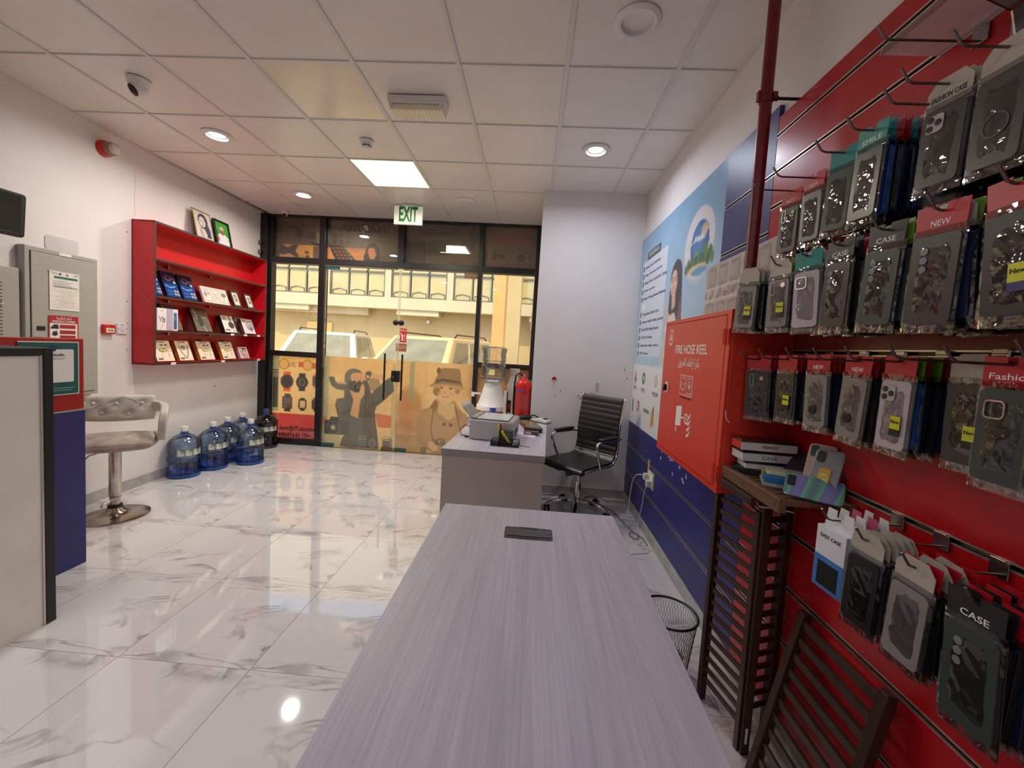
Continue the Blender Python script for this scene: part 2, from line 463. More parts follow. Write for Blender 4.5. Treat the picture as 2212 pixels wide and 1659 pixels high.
def mk_marble():
    m, nt, out = newmat('marble_floor_tile')
    b = node(nt, 'ShaderNodeBsdfPrincipled'); b.inputs['Roughness'].default_value = 0.045
    b.inputs['Specular IOR Level'].default_value = 0.9
    b.inputs['Coat Weight'].default_value = 0.6; b.inputs['Coat Roughness'].default_value = 0.02
    tc = node(nt, 'ShaderNodeTexCoord'); oi = node(nt, 'ShaderNodeObjectInfo')
    mul = node(nt, 'ShaderNodeMath', operation='MULTIPLY'); mul.inputs[1].default_value = 3.0
    fl = node(nt, 'ShaderNodeMath', operation='FLOOR'); k = node(nt, 'ShaderNodeMath', operation='MULTIPLY'); k.inputs[1].default_value = 7.3
    nt.links.new(oi.outputs['Random'], mul.inputs[0]); nt.links.new(mul.outputs[0], fl.inputs[0]); nt.links.new(fl.outputs[0], k.inputs[0])
    add = node(nt, 'ShaderNodeVectorMath', operation='ADD')
    nt.links.new(tc.outputs['Object'], add.inputs[0]); nt.links.new(k.outputs[0], add.inputs[1])
    rotm = node(nt, 'ShaderNodeMapping'); rotm.inputs['Rotation'].default_value = (0, 0, 0.5); rotm.inputs['Scale'].default_value = (1.0, 2.1, 1.0)
    nt.links.new(add.outputs[0], rotm.inputs[0])
    n1 = node(nt, 'ShaderNodeTexNoise'); n1.inputs['Scale'].default_value = 1.7; n1.inputs['Detail'].default_value = 4; n1.inputs['Roughness'].default_value = 0.5; n1.inputs['Distortion'].default_value = 0.7
    n2 = node(nt, 'ShaderNodeTexNoise'); n2.inputs['Scale'].default_value = 1.9; n2.inputs['Detail'].default_value = 4
    n3 = node(nt, 'ShaderNodeTexNoise'); n3.inputs['Scale'].default_value = 2.6; n3.inputs['Detail'].default_value = 5; n3.inputs['Roughness'].default_value = 0.55
    for n in (n1, n2, n3): nt.links.new(rotm.outputs[0], n.inputs['Vector'])
    sb = node(nt, 'ShaderNodeMath', operation='SUBTRACT'); sb.inputs[1].default_value = 0.5
    ab = node(nt, 'ShaderNodeMath', operation='ABSOLUTE')
    nt.links.new(n1.outputs[0], sb.inputs[0]); nt.links.new(sb.outputs[0], ab.inputs[0])
    v = node(nt, 'ShaderNodeMapRange'); v.inputs[1].default_value = 0.0; v.inputs[2].default_value = 0.02; v.inputs[3].default_value = 1.0; v.inputs[4].default_value = 0.0
    nt.links.new(ab.outputs[0], v.inputs[0])
    msk = node(nt, 'ShaderNodeMapRange'); msk.inputs[1].default_value = 0.5; msk.inputs[2].default_value = 0.62
    nt.links.new(n2.outputs[0], msk.inputs[0])
    vm = node(nt, 'ShaderNodeMath', operation='MULTIPLY'); nt.links.new(v.outputs[0], vm.inputs[0]); nt.links.new(msk.outputs[0], vm.inputs[1])
    cl = node(nt, 'ShaderNodeMapRange'); cl.inputs[1].default_value = 0.55; cl.inputs[2].default_value = 0.68; cl.inputs[4].default_value = 0.62
    nt.links.new(n3.outputs[0], cl.inputs[0])
    cm = node(nt, 'ShaderNodeMath', operation='MULTIPLY'); nt.links.new(cl.outputs[0], cm.inputs[0]); nt.links.new(msk.outputs[0], cm.inputs[1])
    mx = node(nt, 'ShaderNodeMath', operation='MAXIMUM'); nt.links.new(vm.outputs[0], mx.inputs[0]); nt.links.new(cm.outputs[0], mx.inputs[1])
    rp = node(nt, 'ShaderNodeValToRGB'); rp.color_ramp.elements[0].color = L4((222, 219, 220)); rp.color_ramp.elements[1].color = L4((158, 155, 155))
    nt.links.new(mx.outputs[0], rp.inputs[0]); nt.links.new(rp.outputs[0], b.inputs['Base Color']); nt.links.new(b.outputs[0], out.inputs[0])
    return m
m_marble = mk_marble()

# ------------------------------------------------------------------ room shell
LWA = math.atan(0.045)                       # the left wall leans away a little
def lw(v, u=0.0, z=0.0):                     # point on the left wall: v along it from y=3, u out of it
    return (-3.5 + u*math.cos(LWA) - v*math.sin(LWA), 3.0 + v*math.cos(LWA) + u*math.sin(LWA), z)
YB, YG, XR, ZC = -2.7, 5.2, 1.02, 3.0

fl = obj('floor', MB().b2((-3.95, YB, -0.12), (1.2, 5.35, -0.0015)), m_grout); tag(fl, kind='structure')
_me_full = MB().b2((-0.2989, -0.2989, -0.008), (0.2989, 0.2989, 0.0)).mesh('tile')
_me_full.materials.append(m_marble)
for i in range(-4, 6):
    for j in range(-8, 7):
        x0, x1 = -1.735 + 0.6*(i-1) + 0.0011, -1.735 + 0.6*i - 0.0011
        y0, y1 = 1.605 + 0.6*(j-1) + 0.0011, 1.605 + 0.6*j - 0.0011
        if y1 < YB or x1 < -3.66: continue
        if x0 > XR or y0 > 5.19: continue
        cx0, cx1, cy0, cy1 = max(x0, -3.66), min(x1, XR), max(y0, YB), min(y1, 5.19)
        if x0 < 0.02 < x1 and y1 > 4.05 and y0 > 4.0: cx1 = min(cx1, 0.016)
        elif x0 >= 0.0 and y0 > 4.04: continue
        if cx1-cx0 < 0.02 or cy1-cy0 < 0.02: continue
        if (cx0, cx1, cy0, cy1) == (x0, x1, y0, y1):
            mesh_obj('tile', _me_full, None, fl, ((x0+x1)/2, (y0+y1)/2, 0))
        else:
            cx, cy = (cx0+cx1)/2, (cy0+cy1)/2
            obj('tile', MB().b2((cx0-cx, cy0-cy, -0.008), (cx1-cx, cy1-cy, 0)), m_marble, fl, (cx, cy, 0))

wl = obj('wall_left', MB().b2((-0.15, -6.2, 0), (0, 2.31, 3.3)), m_wall, None, lw(0), (0, 0, LWA)); tag(wl, kind='structure')
wr = obj('wall_right', MB().b2((XR, YB, 0), (XR+0.15, 5.35, 3.3)), m_wall); tag(wr, kind='structure')
wb = obj('wall_back', MB().b2((-4.1, YB-0.15, 0), (1.2, YB, 3.3)), m_wall); tag(wb, kind='structure')
wc = obj('wall_column', MB().b2((0.016, 4.05, 0), (XR+0.1, 5.36, 3.01)), m_wall); tag(wc, kind='structure')
bl = obj('baseboard_left', MB().b2((0, -5.6, 0), (0.012, 2.2, 0.09)), m_skirt, None, lw(0), (0, 0, LWA), bevel=0.002); tag(bl, kind='structure')
br = obj('baseboard_right', MB().b2((XR-0.026, YB, 0), (XR, 4.05, 0.088)), m_skirt, bevel=0.002); tag(br, kind='structure')
bf = obj('baseboard_front', MB().b2((0.03, 4.038, 0), (XR-0.026, 4.05, 0.09)), m_skirt, bevel=0.002); tag(bf, kind='structure')

# ceiling: slab, runners and single tiles
ce = obj('ceiling', MB().b2((-4.2, YB-0.15, 3.03), (1.25, 5.45, 3.3)), m_dark); tag(ce, kind='structure')
GX = [-2.909 + 0.6*k for k in range(-1, 7)]; GY = [2.319 + 0.6*k for k in range(-8, 6)]
for x in GX[1:]:
    obj('runner', MB().b2((x-0.012, YB, 2.9985), (x+0.012, 5.2, 3.03)), m_tbar, ce)
for y in GY:
    obj('runner', MB().b2((-3.62, y-0.005, 2.9995), (XR, y+0.005, 3.03)), m_tbar, ce)
for v0, v1 in ((-5.6, 2.2),):
    obj('edge_angle', MB().b2((0, v0, 2.994), (0.02, v1, 3.03)), m_tbar, ce, lw(0), (0, 0, LWA))
obj('edge_angle', MB().b2((XR-0.022, YB, 2.994), (XR, 4.05, 3.03)), m_tbar, ce)
LIGHT_PANELS = {(-1.709, 3.519): True, (-1.709, 2.319): False}
_me_ct = MB().b2((-0.2875, -0.2945, 0), (0.2875, 0.2945, 0.012)).mesh('ceiling_panel'); _me_ct.materials.append(m_ceil)
for i, x in enumerate(GX + [1.291]):
    for j, y in enumerate(GY + [5.319]):
        if any(abs(x-a) < 0.01 and abs(y-b) < 0.01 for a, b in LIGHT_PANELS): continue
        x0, x1, y0, y1 = x+0.0125, x+0.5875, y+0.0055, y+0.5945
        if x0 < -3.6: x0 = -3.64
        x1 = min(x1, XR-0.005); y0 = max(y0, YB); y1 = min(y1, 5.19)
        if x0 >= x1 - 0.02 or y0 >= y1 - 0.02: continue
        if (x0 > 0.0 and y0 > 4.0): continue
        full = abs(x1-x0-0.575) < 1e-4 and abs(y1-y0-0.589) < 1e-4
        if full: mesh_obj('ceiling_panel', _me_ct, None, ce, (x+0.3, y+0.3, 3.006))
        else: obj('ceiling_panel', MB().b2((x0, y0, 3.006), (x1, y1, 3.018)), m_ceil, ce)

# ------------------------------------------------------------------ ceiling fixtures
m_lamp = mk('lamp_lit', (255, 255, 255), var=0, emit=(235, 245, 255), estr=14.0)
m_panel_lit = mk('panel_lit', (250, 250, 235), rough=0.5, var=0.03, vscale=4, emit=(240, 250, 205), estr=1.25)
m_panel_off = mk('panel_off', (238, 226, 204), rough=0.16, var=0.05, vscale=3)
m_lens = mk('lamp_lens', (215, 212, 206), rough=0.25, var=0.03)
m_cob = mk('lamp_chip', (214, 206, 130), rough=0.4, var=0.05)
def downlight(x, y, lit, label, power=11.0, tint=(0.97, 0.96, 1.0)):
    t = thing('downlight', label, 'ceiling light', (x, y, 3.0), group='recessed round downlights')
    obj('trim_ring', MB().lathe([(0.072, -0.001), (0.075, -0.012), (0.088, -0.014), (0.104, -0.006), (0.106, 0.0), (0.09, 0.02)], 32, cap=False), m_white, t, smooth=35)
    obj('reflector', MB().lathe([(0.075, -0.010), (0.07, 0.0), (0.066, 0.012), (0.055, 0.02), (0.034, 0.024)], 28, cap=False), m_lens, t, smooth=60)
    obj('lamp_disc', MB().lathe([(0.052, 0.004), (0.001, 0.002)] if lit else [(0.034, 0.022), (0.001, 0.021)], 24), m_lamp if lit else m_cob, t)
    if lit:
        ld = bpy.data.lights.new('lamp', 'AREA'); ld.shape = 'DISK'; ld.size = 0.13; ld.energy = power; ld.color = tint; ld.spread = R(165)
        lo = bpy.data.objects.new('lamp', ld); COL.objects.link(lo); lo.parent = t; lo.location = (0, 0, -0.016)
    return t
downlight(-2.605, 3.19, True, 'lit round downlight above the red shelf, nearest the wall camera dome', 13, (1.0, 0.95, 0.92))
downlight(-2.617, 4.42, True, 'lit round downlight nearest the glass shopfront, left of the exit sign', 20, (1.0, 0.93, 0.84))
downlight(0.388, 3.22, True, 'lit round downlight in front of the white column', 9.5, (0.80, 0.86, 1.0))
downlight(0.392, 2.0, False, 'unlit round downlight at the top edge beside the red pipe')
downlight(-0.82, 4.42, False, 'small unlit round downlight right of the exit sign')
for _x, _y in ((-2.3, 0.3), (-1.1, -0.4), (0.39, -1.0)):  # fill lamps added out of view to even out the room light
    downlight(_x, _y, True, 'added unseen fill downlight in the ceiling behind the viewer', 9.5, (0.86, 0.91, 1.0))

def ceil_panel(x, y, lit):
    t = thing('light_panel', 'bright lit square ceiling light panel with a yellowish edge' if lit else 'unlit cream square ceiling light panel near the emergency light', 'ceiling light', (x+0.3, y+0.3, 3.0))
    obj('frame', MB().ring([(-0.287, -0.294), (0.287, -0.294), (0.287, 0.294), (-0.287, 0.294)], [(-0.278, -0.285), (0.278, -0.285), (0.278, 0.285), (-0.278, 0.285)], 'z', 0.002, 0.014), m_white, t)
    obj('diffuser', MB().box((0, 0, 0.008), (0.556, 0.57, 0.006)), m_panel_lit if lit else m_panel_off, t)
    if lit:
        ld = bpy.data.lights.new('lamp', 'AREA'); ld.shape = 'SQUARE'; ld.size = 0.5; ld.energy = 27.0; ld.color = (1.0, 0.91, 0.74); ld.spread = R(170)
        lo = bpy.data.objects.new('lamp', ld); COL.objects.link(lo); lo.parent = t; lo.location = (0, 0, -0.004)
for (x, y), lit in LIGHT_PANELS.items(): ceil_panel(x, y, lit)

# emergency bulkhead light
t = thing('emergency_light', 'white rectangular emergency bulkhead light on the ceiling', 'emergency light', (-0.83, 2.66, 3.0))
obj('housing', MB().prism([(-0.185, 0.0), (-0.18, -0.05), (0.18, -0.05), (0.185, 0.0)], 'y', -0.065, 0.065), m_white, t, bevel=0.006)
m_diff = mk('ribbed_lens', (236, 226, 196), rough=0.2, var=0.04, vscale=40, stretch=(8, 1, 1))
obj('lens', MB().prism([(-0.178, -0.05), (-0.168, -0.088), (0.168, -0.088), (0.178, -0.05)], 'y', -0.058, 0.058), m_diff, t, bevel=0.008)
for k in range(14):
    obj('rib', MB().box((-0.15 + 0.0231*k, 0, -0.089), (0.004, 0.1, 0.003)), m_diff, t)
for sx in (-0.16, 0.16): obj('clip', MB().box((sx, -0.06, -0.062), (0.018, 0.012, 0.03)), m_white, t, bevel=0.003)
obj('rating_label', MB().box((0.09, -0.066, -0.024), (0.11, 0.001, 0.018)), m_paper, t)

# smoke detector, alarm sounder, cctv domes, exit sign
t = thing('smoke_detector', 'small white smoke detector on the ceiling by the lit panel', 'smoke detector', (-1.396, 3.2, 3.0))
obj('base', MB().lathe([(0.052, 0.0), (0.052, -0.012), (0.046, -0.016)], 28), m_white, t, smooth=35)
obj('body', MB().lathe([(0.043, -0.014), (0.043, -0.03), (0.03, -0.034), (0.03, -0.044), (0.036, -0.046), (0.032, -0.056), (0.012, -0.06)], 28), m_white, t, smooth=35)
for k in range(8): obj('vent_slot', MB().box((0.031*math.cos(k*PI/4), 0.031*math.sin(k*PI/4), -0.039), (0.006, 0.016, 0.006), (0, 0, k*PI/4)), m_blk, t)
def dome(loc, sc, label, aim):
    t = thing('dome_camera', label, 'security camera', loc); t.scale = (sc, sc, sc)
    obj('base', MB().lathe([(0.062, 0.0), (0.062, -0.014), (0.055, -0.02)], 28), m_white, t, smooth=40)
    obj('shroud', MB().lathe([(0.055, -0.018), (0.057, -0.03), (0.05, -0.042)], 28), m_white, t, smooth=40)
    bq = obj('ball', MB().ell((0, 0, -0.05), (0.047, 0.047, 0.047), 22, 12), m_white, t, smooth=60)
    d = Vector(aim).normalized(); q = d.to_track_quat('Z', 'Y')
    fc = obj('lens_face', MB().lathe([(0.034, 0.03), (0.034, 0.04), (0.026, 0.044), (0.001, 0.046)], 24), m_blk, t, (0, 0, -0.05), q.to_euler(), smooth=40)
    obj('lens', MB().lathe([(0.012, 0.044), (0.012, 0.049), (0.001, 0.05)], 16), mk('lens_glass', (14, 18, 26), rough=0.05, var=0), fc, smooth=40)
dome((-2.585, 2.53, 3.0), 1.0, 'white dome security camera on the ceiling at upper left, black lens', (-0.35, -0.6, -0.6))
dome((-3.22, 5.05, 3.0), 0.62, 'small white dome camera at the top corner of the shopfront', (0.15, -0.8, -0.6))
t = thing('alarm_sounder', 'red fire alarm sounder with a clear beacon on the left wall', 'fire alarm', lw(0.14, 0, 2.845), (0, 0, LWA))
obj('base', MB().lathe([(0.06, 0.0), (0.06, 0.03), (0.052, 0.045)], 24, ax='x'), m_redfire, t, smooth=40)
obj('body', MB().lathe([(0.05, 0.045), (0.05, 0.075), (0.042, 0.085)], 24, ax='x'), mk('sounder_body', (150, 110, 104), rough=0.4), t, smooth=40)
obj('beacon', MB().lathe([(0.042, 0.085), (0.04, 0.11), (0.024, 0.125), (0.001, 0.128)], 24, ax='x'), mk('beacon_lens', (205, 190, 182), rough=0.15), t, smooth=40)
t = thing('exit_sign', 'white hanging EXIT sign with green letters', 'exit sign', (-1.497, 4.6, 2.78))
m_exit = mk('exit_face', (236, 236, 222), rough=0.3, var=0.02, emit=(235, 238, 215), estr=0.22)
obj('panel', MB().b2((-0.163, -0.012, 0), (0.163, 0.012, 0.2)), m_exit, t, bevel=0.004)
obj('mount', MB().b2((-0.07, -0.02, 0.2), (0.07, 0.02, 0.222)), m_white, t, bevel=0.003)
obj('bottom_rail', MB().b2((-0.165, -0.014, -0.006), (0.165, 0.014, 0.006)), m_white, t, bevel=0.002)
text('lettering', 'EXIT', 0.225, m_inkgreen, t, (0.0, -0.0135, 0.102), (PI/2, 0, 0), width=0.215, bold=0.03)
# ------------------------------------------------------------------ shopfront
ws = tag(thing('wall_shopfront', None, None, (0, 0, 0)), kind='structure')
def fbar(name, x0, x1, z0, z1, y0=5.165, y1=5.265):
    return obj(name, MB().b2((x0, y0, z0), (x1, y1, z1)), m_black_frame, ws, bevel=0.003)
fbar('mullion', -3.60, -3.5, 0, 3.0, 5.13); fbar('mullion', -3.5, -3.46, 0, 3.0)
fbar('mullion', -2.832, -2.752, 0, 3.0); fbar('mullion', -0.757, -0.700, 0, 3.0); fbar('mullion', -0.035, 0.015, 0, 3.0)
fbar('mullion', -1.803, -1.722, 2.465, 3.0)
for a, b in ((-3.46, -2.832), (-2.752, -0.757), (-0.70, -0.035)):
    fbar('transom_bar', a, b, 2.39, 2.465)
fbar('transom_bar', -3.46, -2.832, 1.175, 1.242); fbar('transom_bar', -0.70, -0.035, 1.18, 1.245)
fbar('sill_bar', -3.46, -2.832, 0.0, 0.075); fbar('sill_bar', -0.70, -0.035, 0.0, 0.075)
fbar('head_bar', -3.46, -0.035, 2.985, 3.0)
for a, b in ((-3.46, -2.832), (-2.752, -1.803), (-1.722, -0.757), (-0.70, -0.035)):
    obj('beading', MB().b2((a, 5.17, 2.372), (b, 5.21, 2.39)), mk('bronze_beading', (96, 86, 66), rough=0.4), ws)
obj('threshold', MB().b2((-2.752, 5.15, 0.0), (-0.757, 5.24, 0.004)), mk('brass_threshold', (176, 150, 90), rough=0.3, metal=0.7), ws)

def pane(par, x0, x1, z0, z1, y=5.22):
    return obj('pane', MB().b2((x0, y, z0), (x1, y+0.008, z1)), m_glass, par)
def window(n, x0, x1, z0, z1):
    w = tag(thing('window_%d' % n, None, None, (0, 0, 0)), kind='structure')
    pane(w, x0, x1, z0, z1); return w

OR = (252, 212, 146)
DK = (88, 92, 92)
# --- left bay, clear above, watch print below
w1 = window(1, -3.46, -2.832, 1.242, 2.39)
w2 = window(2, -3.46, -2.832, 0.075, 1.175)
c = Canvas(240, 790, 370, 1390, 110, (250, 208, 142)); c.noise(8, 6, 1)
c.rect(240, 370, 318, 1060, (176, 172, 140)); c.rect(246, 545, 310, 1015, (66, 68, 64))
for k in range(5): c.rect(250, 560+18*k, 306, 568+18*k, (190, 190, 170))
for x in (375, 660): c.ring(x, 470, 56, 62, 0.09, (190, 130, 62)); c.ell(x, 470, 48, 52, (240, 190, 116))
c.rect(548, 435, 606, 500, (222, 112, 74)); c.rect(718, 440, 790, 510, (222, 112, 74))
for k in range(4): c.line([(430+22*k, 440), (440+22*k, 500)], 8, (150, 118, 80))
def watch(cx, cy, r, strap, body, face, sq=False):
    c.rect(cx-r*0.62, cy-r*1.75, cx+r*0.62, cy+r*1.75, strap)
    if sq:
        c.rect(cx-r, cy-r*1.25, cx+r, cy+r*1.25, body); c.rect(cx-r*0.75, cy-r*0.98, cx+r*0.75, cy+r*0.98, face)
    else:
        c.ell(cx, cy, r*1.12, r*1.25, body); c.ell(cx, cy, r*0.82, r*0.92, face)
watch(415, 685, 70, (236, 104, 70), (92, 78, 70), (58, 58, 62)); watch(598, 685, 64, (62, 58, 60), (60, 56, 58), (72, 70, 74)); c.ring(598, 685, 34, 40, 0.12, (150, 118, 96))
watch(425, 950, 62, (82, 70, 66), (86, 74, 70), (112, 96, 88), True); watch(608, 960, 46, (66, 58, 58), (66, 58, 58), (232, 190, 130), True)
watch(770, 660, 50, (220, 120, 86), (112, 112, 116), (88, 84, 88), True); watch(770, 950, 48, (70, 62, 62), (70, 62, 62), (100, 84, 80), True)
c.rect(240, 1085, 790, 1390, (214, 84, 78)); c.rect(240, 1085, 300, 1390, (170, 76, 70)); c.rect(300, 1265, 790, 1390, (198, 96, 96))
c.blur(1)
f = c.sheet('film', 0.628, 1.1, m_film, w2, (-3.146, 5.231, 0.075))
m_filmink = mk('film_ink', (52, 22, 26), rough=0.5, var=0)
text('film_lettering', 'nilstudio77@gmail.c', 0.075, m_filmink, w2, (-3.12, 5.2185, 0.205), (PI/2, 0, 0), width=0.52, mirror=True, bold=0.02)
text('film_lettering', '+971 50 6796884', 0.075, m_filmink, w2, (-3.13, 5.2185, 0.115), (PI/2, 0, 0), width=0.44, mirror=True, bold=0.02)
# --- right bay
w3 = window(3, -0.70, -0.035, 1.245, 2.39)
w4 = window(4, -0.70, -0.035, 0.075, 1.18)
c = Canvas(0, 66, 0, 110, 40, (150, 112, 78)); c.noise(26, 5, 3); c.rect(30, 0, 66, 110, (120, 92, 66)); c.ell(20, 30, 14, 20, (176, 134, 92), soft=0.5); c.blur(2)
c.sheet('film', 0.665, 1.105, m_film, w4, (-0.3675, 5.231, 0.075))
# --- transom lights with the back of the shop sign behind them
TD = (84, 76, 72)
def transom(n, x0, x1, paint, nx=110):
    w = window(n, x0, x1, 2.465, 2.985)
    c = Canvas(0, 100.0*(x1-x0)/0.52, 0, 100, nx, TD); c.noise(8, 8, n); paint(c); c.blur(1); c.A = np.clip(c.A*1.32, 0, 255)
    c.A = np.clip(c.A, 0, 255); c.sheet('sign_back', x1-x0, 0.52, m_print, w, ((x0+x1)/2, 5.235, 2.465))
def tr1(c):
    c.poly([(18, 66), (96, 66), (121, 66), (121, 100), (10, 100)], (166, 124, 76)); c.rect(98, 68, 121, 100, (84, 70, 66))
    c.poly([(6, 88), (16, 66), (30, 74), (44, 68), (60, 64), (52, 82), (62, 94), (56, 98), (36, 88), (20, 92)], (52, 48, 50))
    c.poly([(82, 30), (104, 32), (104, 52), (84, 50)], (62, 58, 58)); c.poly([(104, 34), (121, 34), (121, 62), (108, 60)], (110, 102, 94)); c.poly([(86, 56), (118, 62), (121, 68), (100, 66)], (52, 46, 46))
    c.ell(8, 26, 9, 14, (70, 62, 60)); c.line([(48, 16), (70, 40)], 3, (58, 54, 52)); c.ell(62, 40, 8, 10, (62, 56, 54)); c.ell(70, 18, 4, 6, (60, 55, 54))
    c.ell(82, 84, 6, 4, (70, 52, 44)); c.ell(84, 94, 5, 3, (70, 52, 44))
def tr2(c):
    c.poly([(0, 70), (8, 70), (22, 100), (0, 100)], (176, 116, 80)); c.poly([(44, 68), (118, 66), (122, 100), (74, 100)], (176, 116, 80))
    c.poly([(2, 62), (36, 64), (74, 100), (20, 100)], (50, 46, 52))
    for k in range(16):
        c.ell(14+(k % 4)*9+k*1.3, 70+(k//4)*8, 4, 3, [(96, 88, 76), (150, 62, 66), (84, 96, 84), (122, 100, 80)][k % 4])
    for k in range(6): c.rect(12+(k % 3)*17, 34+(k//3)*15, 22+(k % 3)*17, 44+(k//3)*15, (66, 58, 62))
    c.ring(114, 78, 15, 20, 0.2, (50, 46, 52)); c.ell(100, 90, 8, 12, (52, 48, 54)); c.ell(127, 92, 7, 10, (56, 50, 56)); c.ell(114, 82, 9, 12, (170, 116, 82))
    c.rect(0, 0, 182, 2, (60, 54, 56))
    c.poly([(83, 16), (100, 9), (105, 22), (88, 30)], (190, 186, 176)); c.line([(88, 20), (98, 16)], 1.2, (90, 84, 80))
    c.ell(70, 46, 30, 22, (94, 88, 92), 0.5, soft=0.6)
def tr3(c):
    c.A[:] = (82, 73, 68); c.rect(0, 44, 52, 100, (56, 52, 54)); c.rect(6, 60, 46, 100, (66, 60, 62)); c.rect(56, 38, 110, 76, (72, 64, 50)); c.rect(0, 0, 50, 40, (86, 72, 72))
    c.poly([(116, 76), (156, 76), (142, 100), (116, 100)], (88, 62, 62)); c.ell(168, 30, 10, 26, (66, 58, 58)); c.ell(150, 46, 8, 24, (74, 66, 64))
def tr4(c):
    c.A[:] = (98, 86, 80); q = (128, 74, 72)
    c.line([(10, 50), (54, 62), (44, 100)], 1.2, (70, 62, 60)); c.line([(12, 52), (0, 98)], 1.2, (70, 62, 60)); c.line([(72, 52), (116, 62), (108, 100)], 1.2, (70, 62, 60)); c.line([(72, 52), (58, 98)], 1.2, (70, 62, 60))
    c.ell(26, 70, 7, 11, (72, 62, 60)); c.ell(42, 72, 8, 6, (74, 64, 60)); c.ell(28, 92, 12, 10, (108, 78, 72)); c.ell(92, 74, 10, 11, (74, 64, 60)); c.ell(88, 92, 12, 10, (104, 78, 74))
def sign_word(word, x, z, size, mt, width):
    text('sign_lettering', word, size, mt, ws, (x, 5.2342, z), (PI/2, 0, 0), width=width, mirror=True, shear=0.35)
sign_word('Studio', -0.345, 2.86, 0.26, mk('sign_red', (186, 92, 90), rough=0.6), 0.52)
sign_word('Mobile', -2.18, 2.92, 0.28, mk('sign_grey', (84, 74, 84), rough=0.6), 0.72)
transom(5, -3.46, -2.832, tr1); transom(6, -2.752, -1.803, tr2, 160); transom(7, -1.722, -0.757, tr3, 140); transom(8, -0.70, -0.035, tr4, 120)

# --- glass doors
m_teal = mk('teal_tape', (22, 86, 96), rough=0.3, var=0.1)
m_bronze = mk('bronze_fitting', (128, 104, 78), rough=0.4, metal=0.6, var=0.2, vscale=40)
def door(n, x0, x1, hx, side):
    d = tag(thing('door_%d' % n, None, None, (0, 0, 0)), kind='structure')
    obj('glass_panel', MB().b2((x0, 5.19, 0.006), (x1, 5.202, 2.372)), m_glass, d)
    obj('edge_strip', MB().b2((x1-0.006 if side > 0 else x0, 5.188, 0.006), (x1 if side > 0 else x0+0.006, 5.204, 2.372)), mk('pale_edge', (232, 224, 178), rough=0.3), d)
    h = MB().tube([(hx, 5.125, 0.69), (hx, 5.125, 1.29)], 0.0125, 12)
    hb = obj('pull_handle', h, mk('handle_bronze', (70, 60, 52), rough=0.25, metal=0.8), d, smooth=40)
    for z in (0.80, 1.18): obj('standoff', MB().tube([(hx, 5.128, z), (hx, 5.19, z)], 0.008, 8), m_steel, hb, smooth=40)
    return d
d1 = door(1, -2.742, -1.765, -1.90, 1); d2 = door(2, -1.755, -0.765, -1.672, -1)
obj('lock_case', MB().b2((-1.82, 5.15, 0.925), (-1.762, 5.206, 1.07)), m_blk, d1, bevel=0.004)
obj('lock_case', MB().b2((-1.758, 5.15, 0.925), (-1.712, 5.206, 1.07)), m_blk, d2, bevel=0.004)
obj('keyhole', MB().lathe([(0.01, 5.149), (0.01, 5.145)], 12, (-1.79, 0, 0.99), 'y'), m_chrome, d1)
obj('stop_knob', MB().lathe([(0.036, 5.19), (0.036, 5.175), (0.02, 5.168)], 20, (-1.795, 0, 1.695), 'y'), m_blk, d1, smooth=35)
obj('stop_knob', MB().lathe([(0.036, 5.19), (0.036, 5.175), (0.02, 5.168)], 20, (-1.722, 0, 1.695), 'y'), m_blk, d2, smooth=35)
for dd, xa, xb, z0, z1, mt in ((d1, -2.742, -2.58, 0.006, 0.05, m_teal), (d1, -1.93, -1.77, 0.006, 0.045, m_bronze), (d2, -1.752, -1.6, 0.006, 0.045, m_teal), (d1, -2.735, -2.57, 2.335, 2.385, m_teal), (d2, -0.93, -0.765, 2.31, 2.38, m_bronze)):
    obj('patch_fitting', MB().b2((xa, 5.178, z0), (xb, 5.214, z1)), mt, dd, bevel=0.004)
obj('floor_spring', MB().ring([(-1.9, 0.06), (-1.79, 0.06), (-1.79, 0.16), (-1.9, 0.16)], [(-1.89, 0.07), (-1.8, 0.07), (-1.8, 0.15), (-1.89, 0.15)], 'y', 5.184, 5.189), m_steel, d1)
obj('hinge_box', MB().b2((-2.79, 5.13, 0.93), (-2.735, 5.19, 1.06)), m_blk, d1, bevel=0.004)
# door print: photographer holding up a camera
c = Canvas(870, 1740, 375, 1500, 190, OR); c.noise(14, 10, 5)
c.ell(1200, 460, 300, 120, (244, 196, 130), 0.6, soft=0.6); c.rect(870, 375, 930, 1500, (196, 196, 160)); c.rect(1690, 420, 1740, 1500, (222, 190, 132))
SK = (232, 178, 130); JK = (92, 98, 96)
c.poly([(1500, 1050), (1700, 1070), (1700, 1220), (1540, 1220)], (226, 120, 88)); c.rect(870, 1130, 920, 1230, (230, 140, 90))
c.ell(1480, 690, 70, 90, (150, 130, 104), 0.8)
c.poly([(1030, 900), (1120, 880), (1120, 800), (1160, 760), (1360, 760), (1440, 820), (1600, 640), (1700, 570), (1720, 760), (1610, 880), (1520, 960), (1490, 1060), (1540, 1300), (1560, 1500), (1080, 1500), (1110, 1380), (1180, 1320), (1060, 1150), (1015, 980)], JK)
c.poly([(1400, 560), (1620, 565), (1600, 640), (1420, 610)], SK)
c.ell(1240, 680, 120, 150, (108, 108, 104)); c.ell(1235, 620, 115, 110, (112, 114, 110)); c.ell(1410, 560, 40, 30, (96, 98, 98)); c.poly([(1360, 640), (1400, 660), (1480, 900), (1520, 1200), (1540, 1420), (1480, 1500), (1360, 1500), (1370, 1000)], (86, 84, 80))
c.line([(1420, 760), (1470, 1050), (1500, 1400)], 10, (120, 104, 84)); c.line([(1390, 760), (1420, 1100), (1400, 1400)], 8, (112, 100, 84))
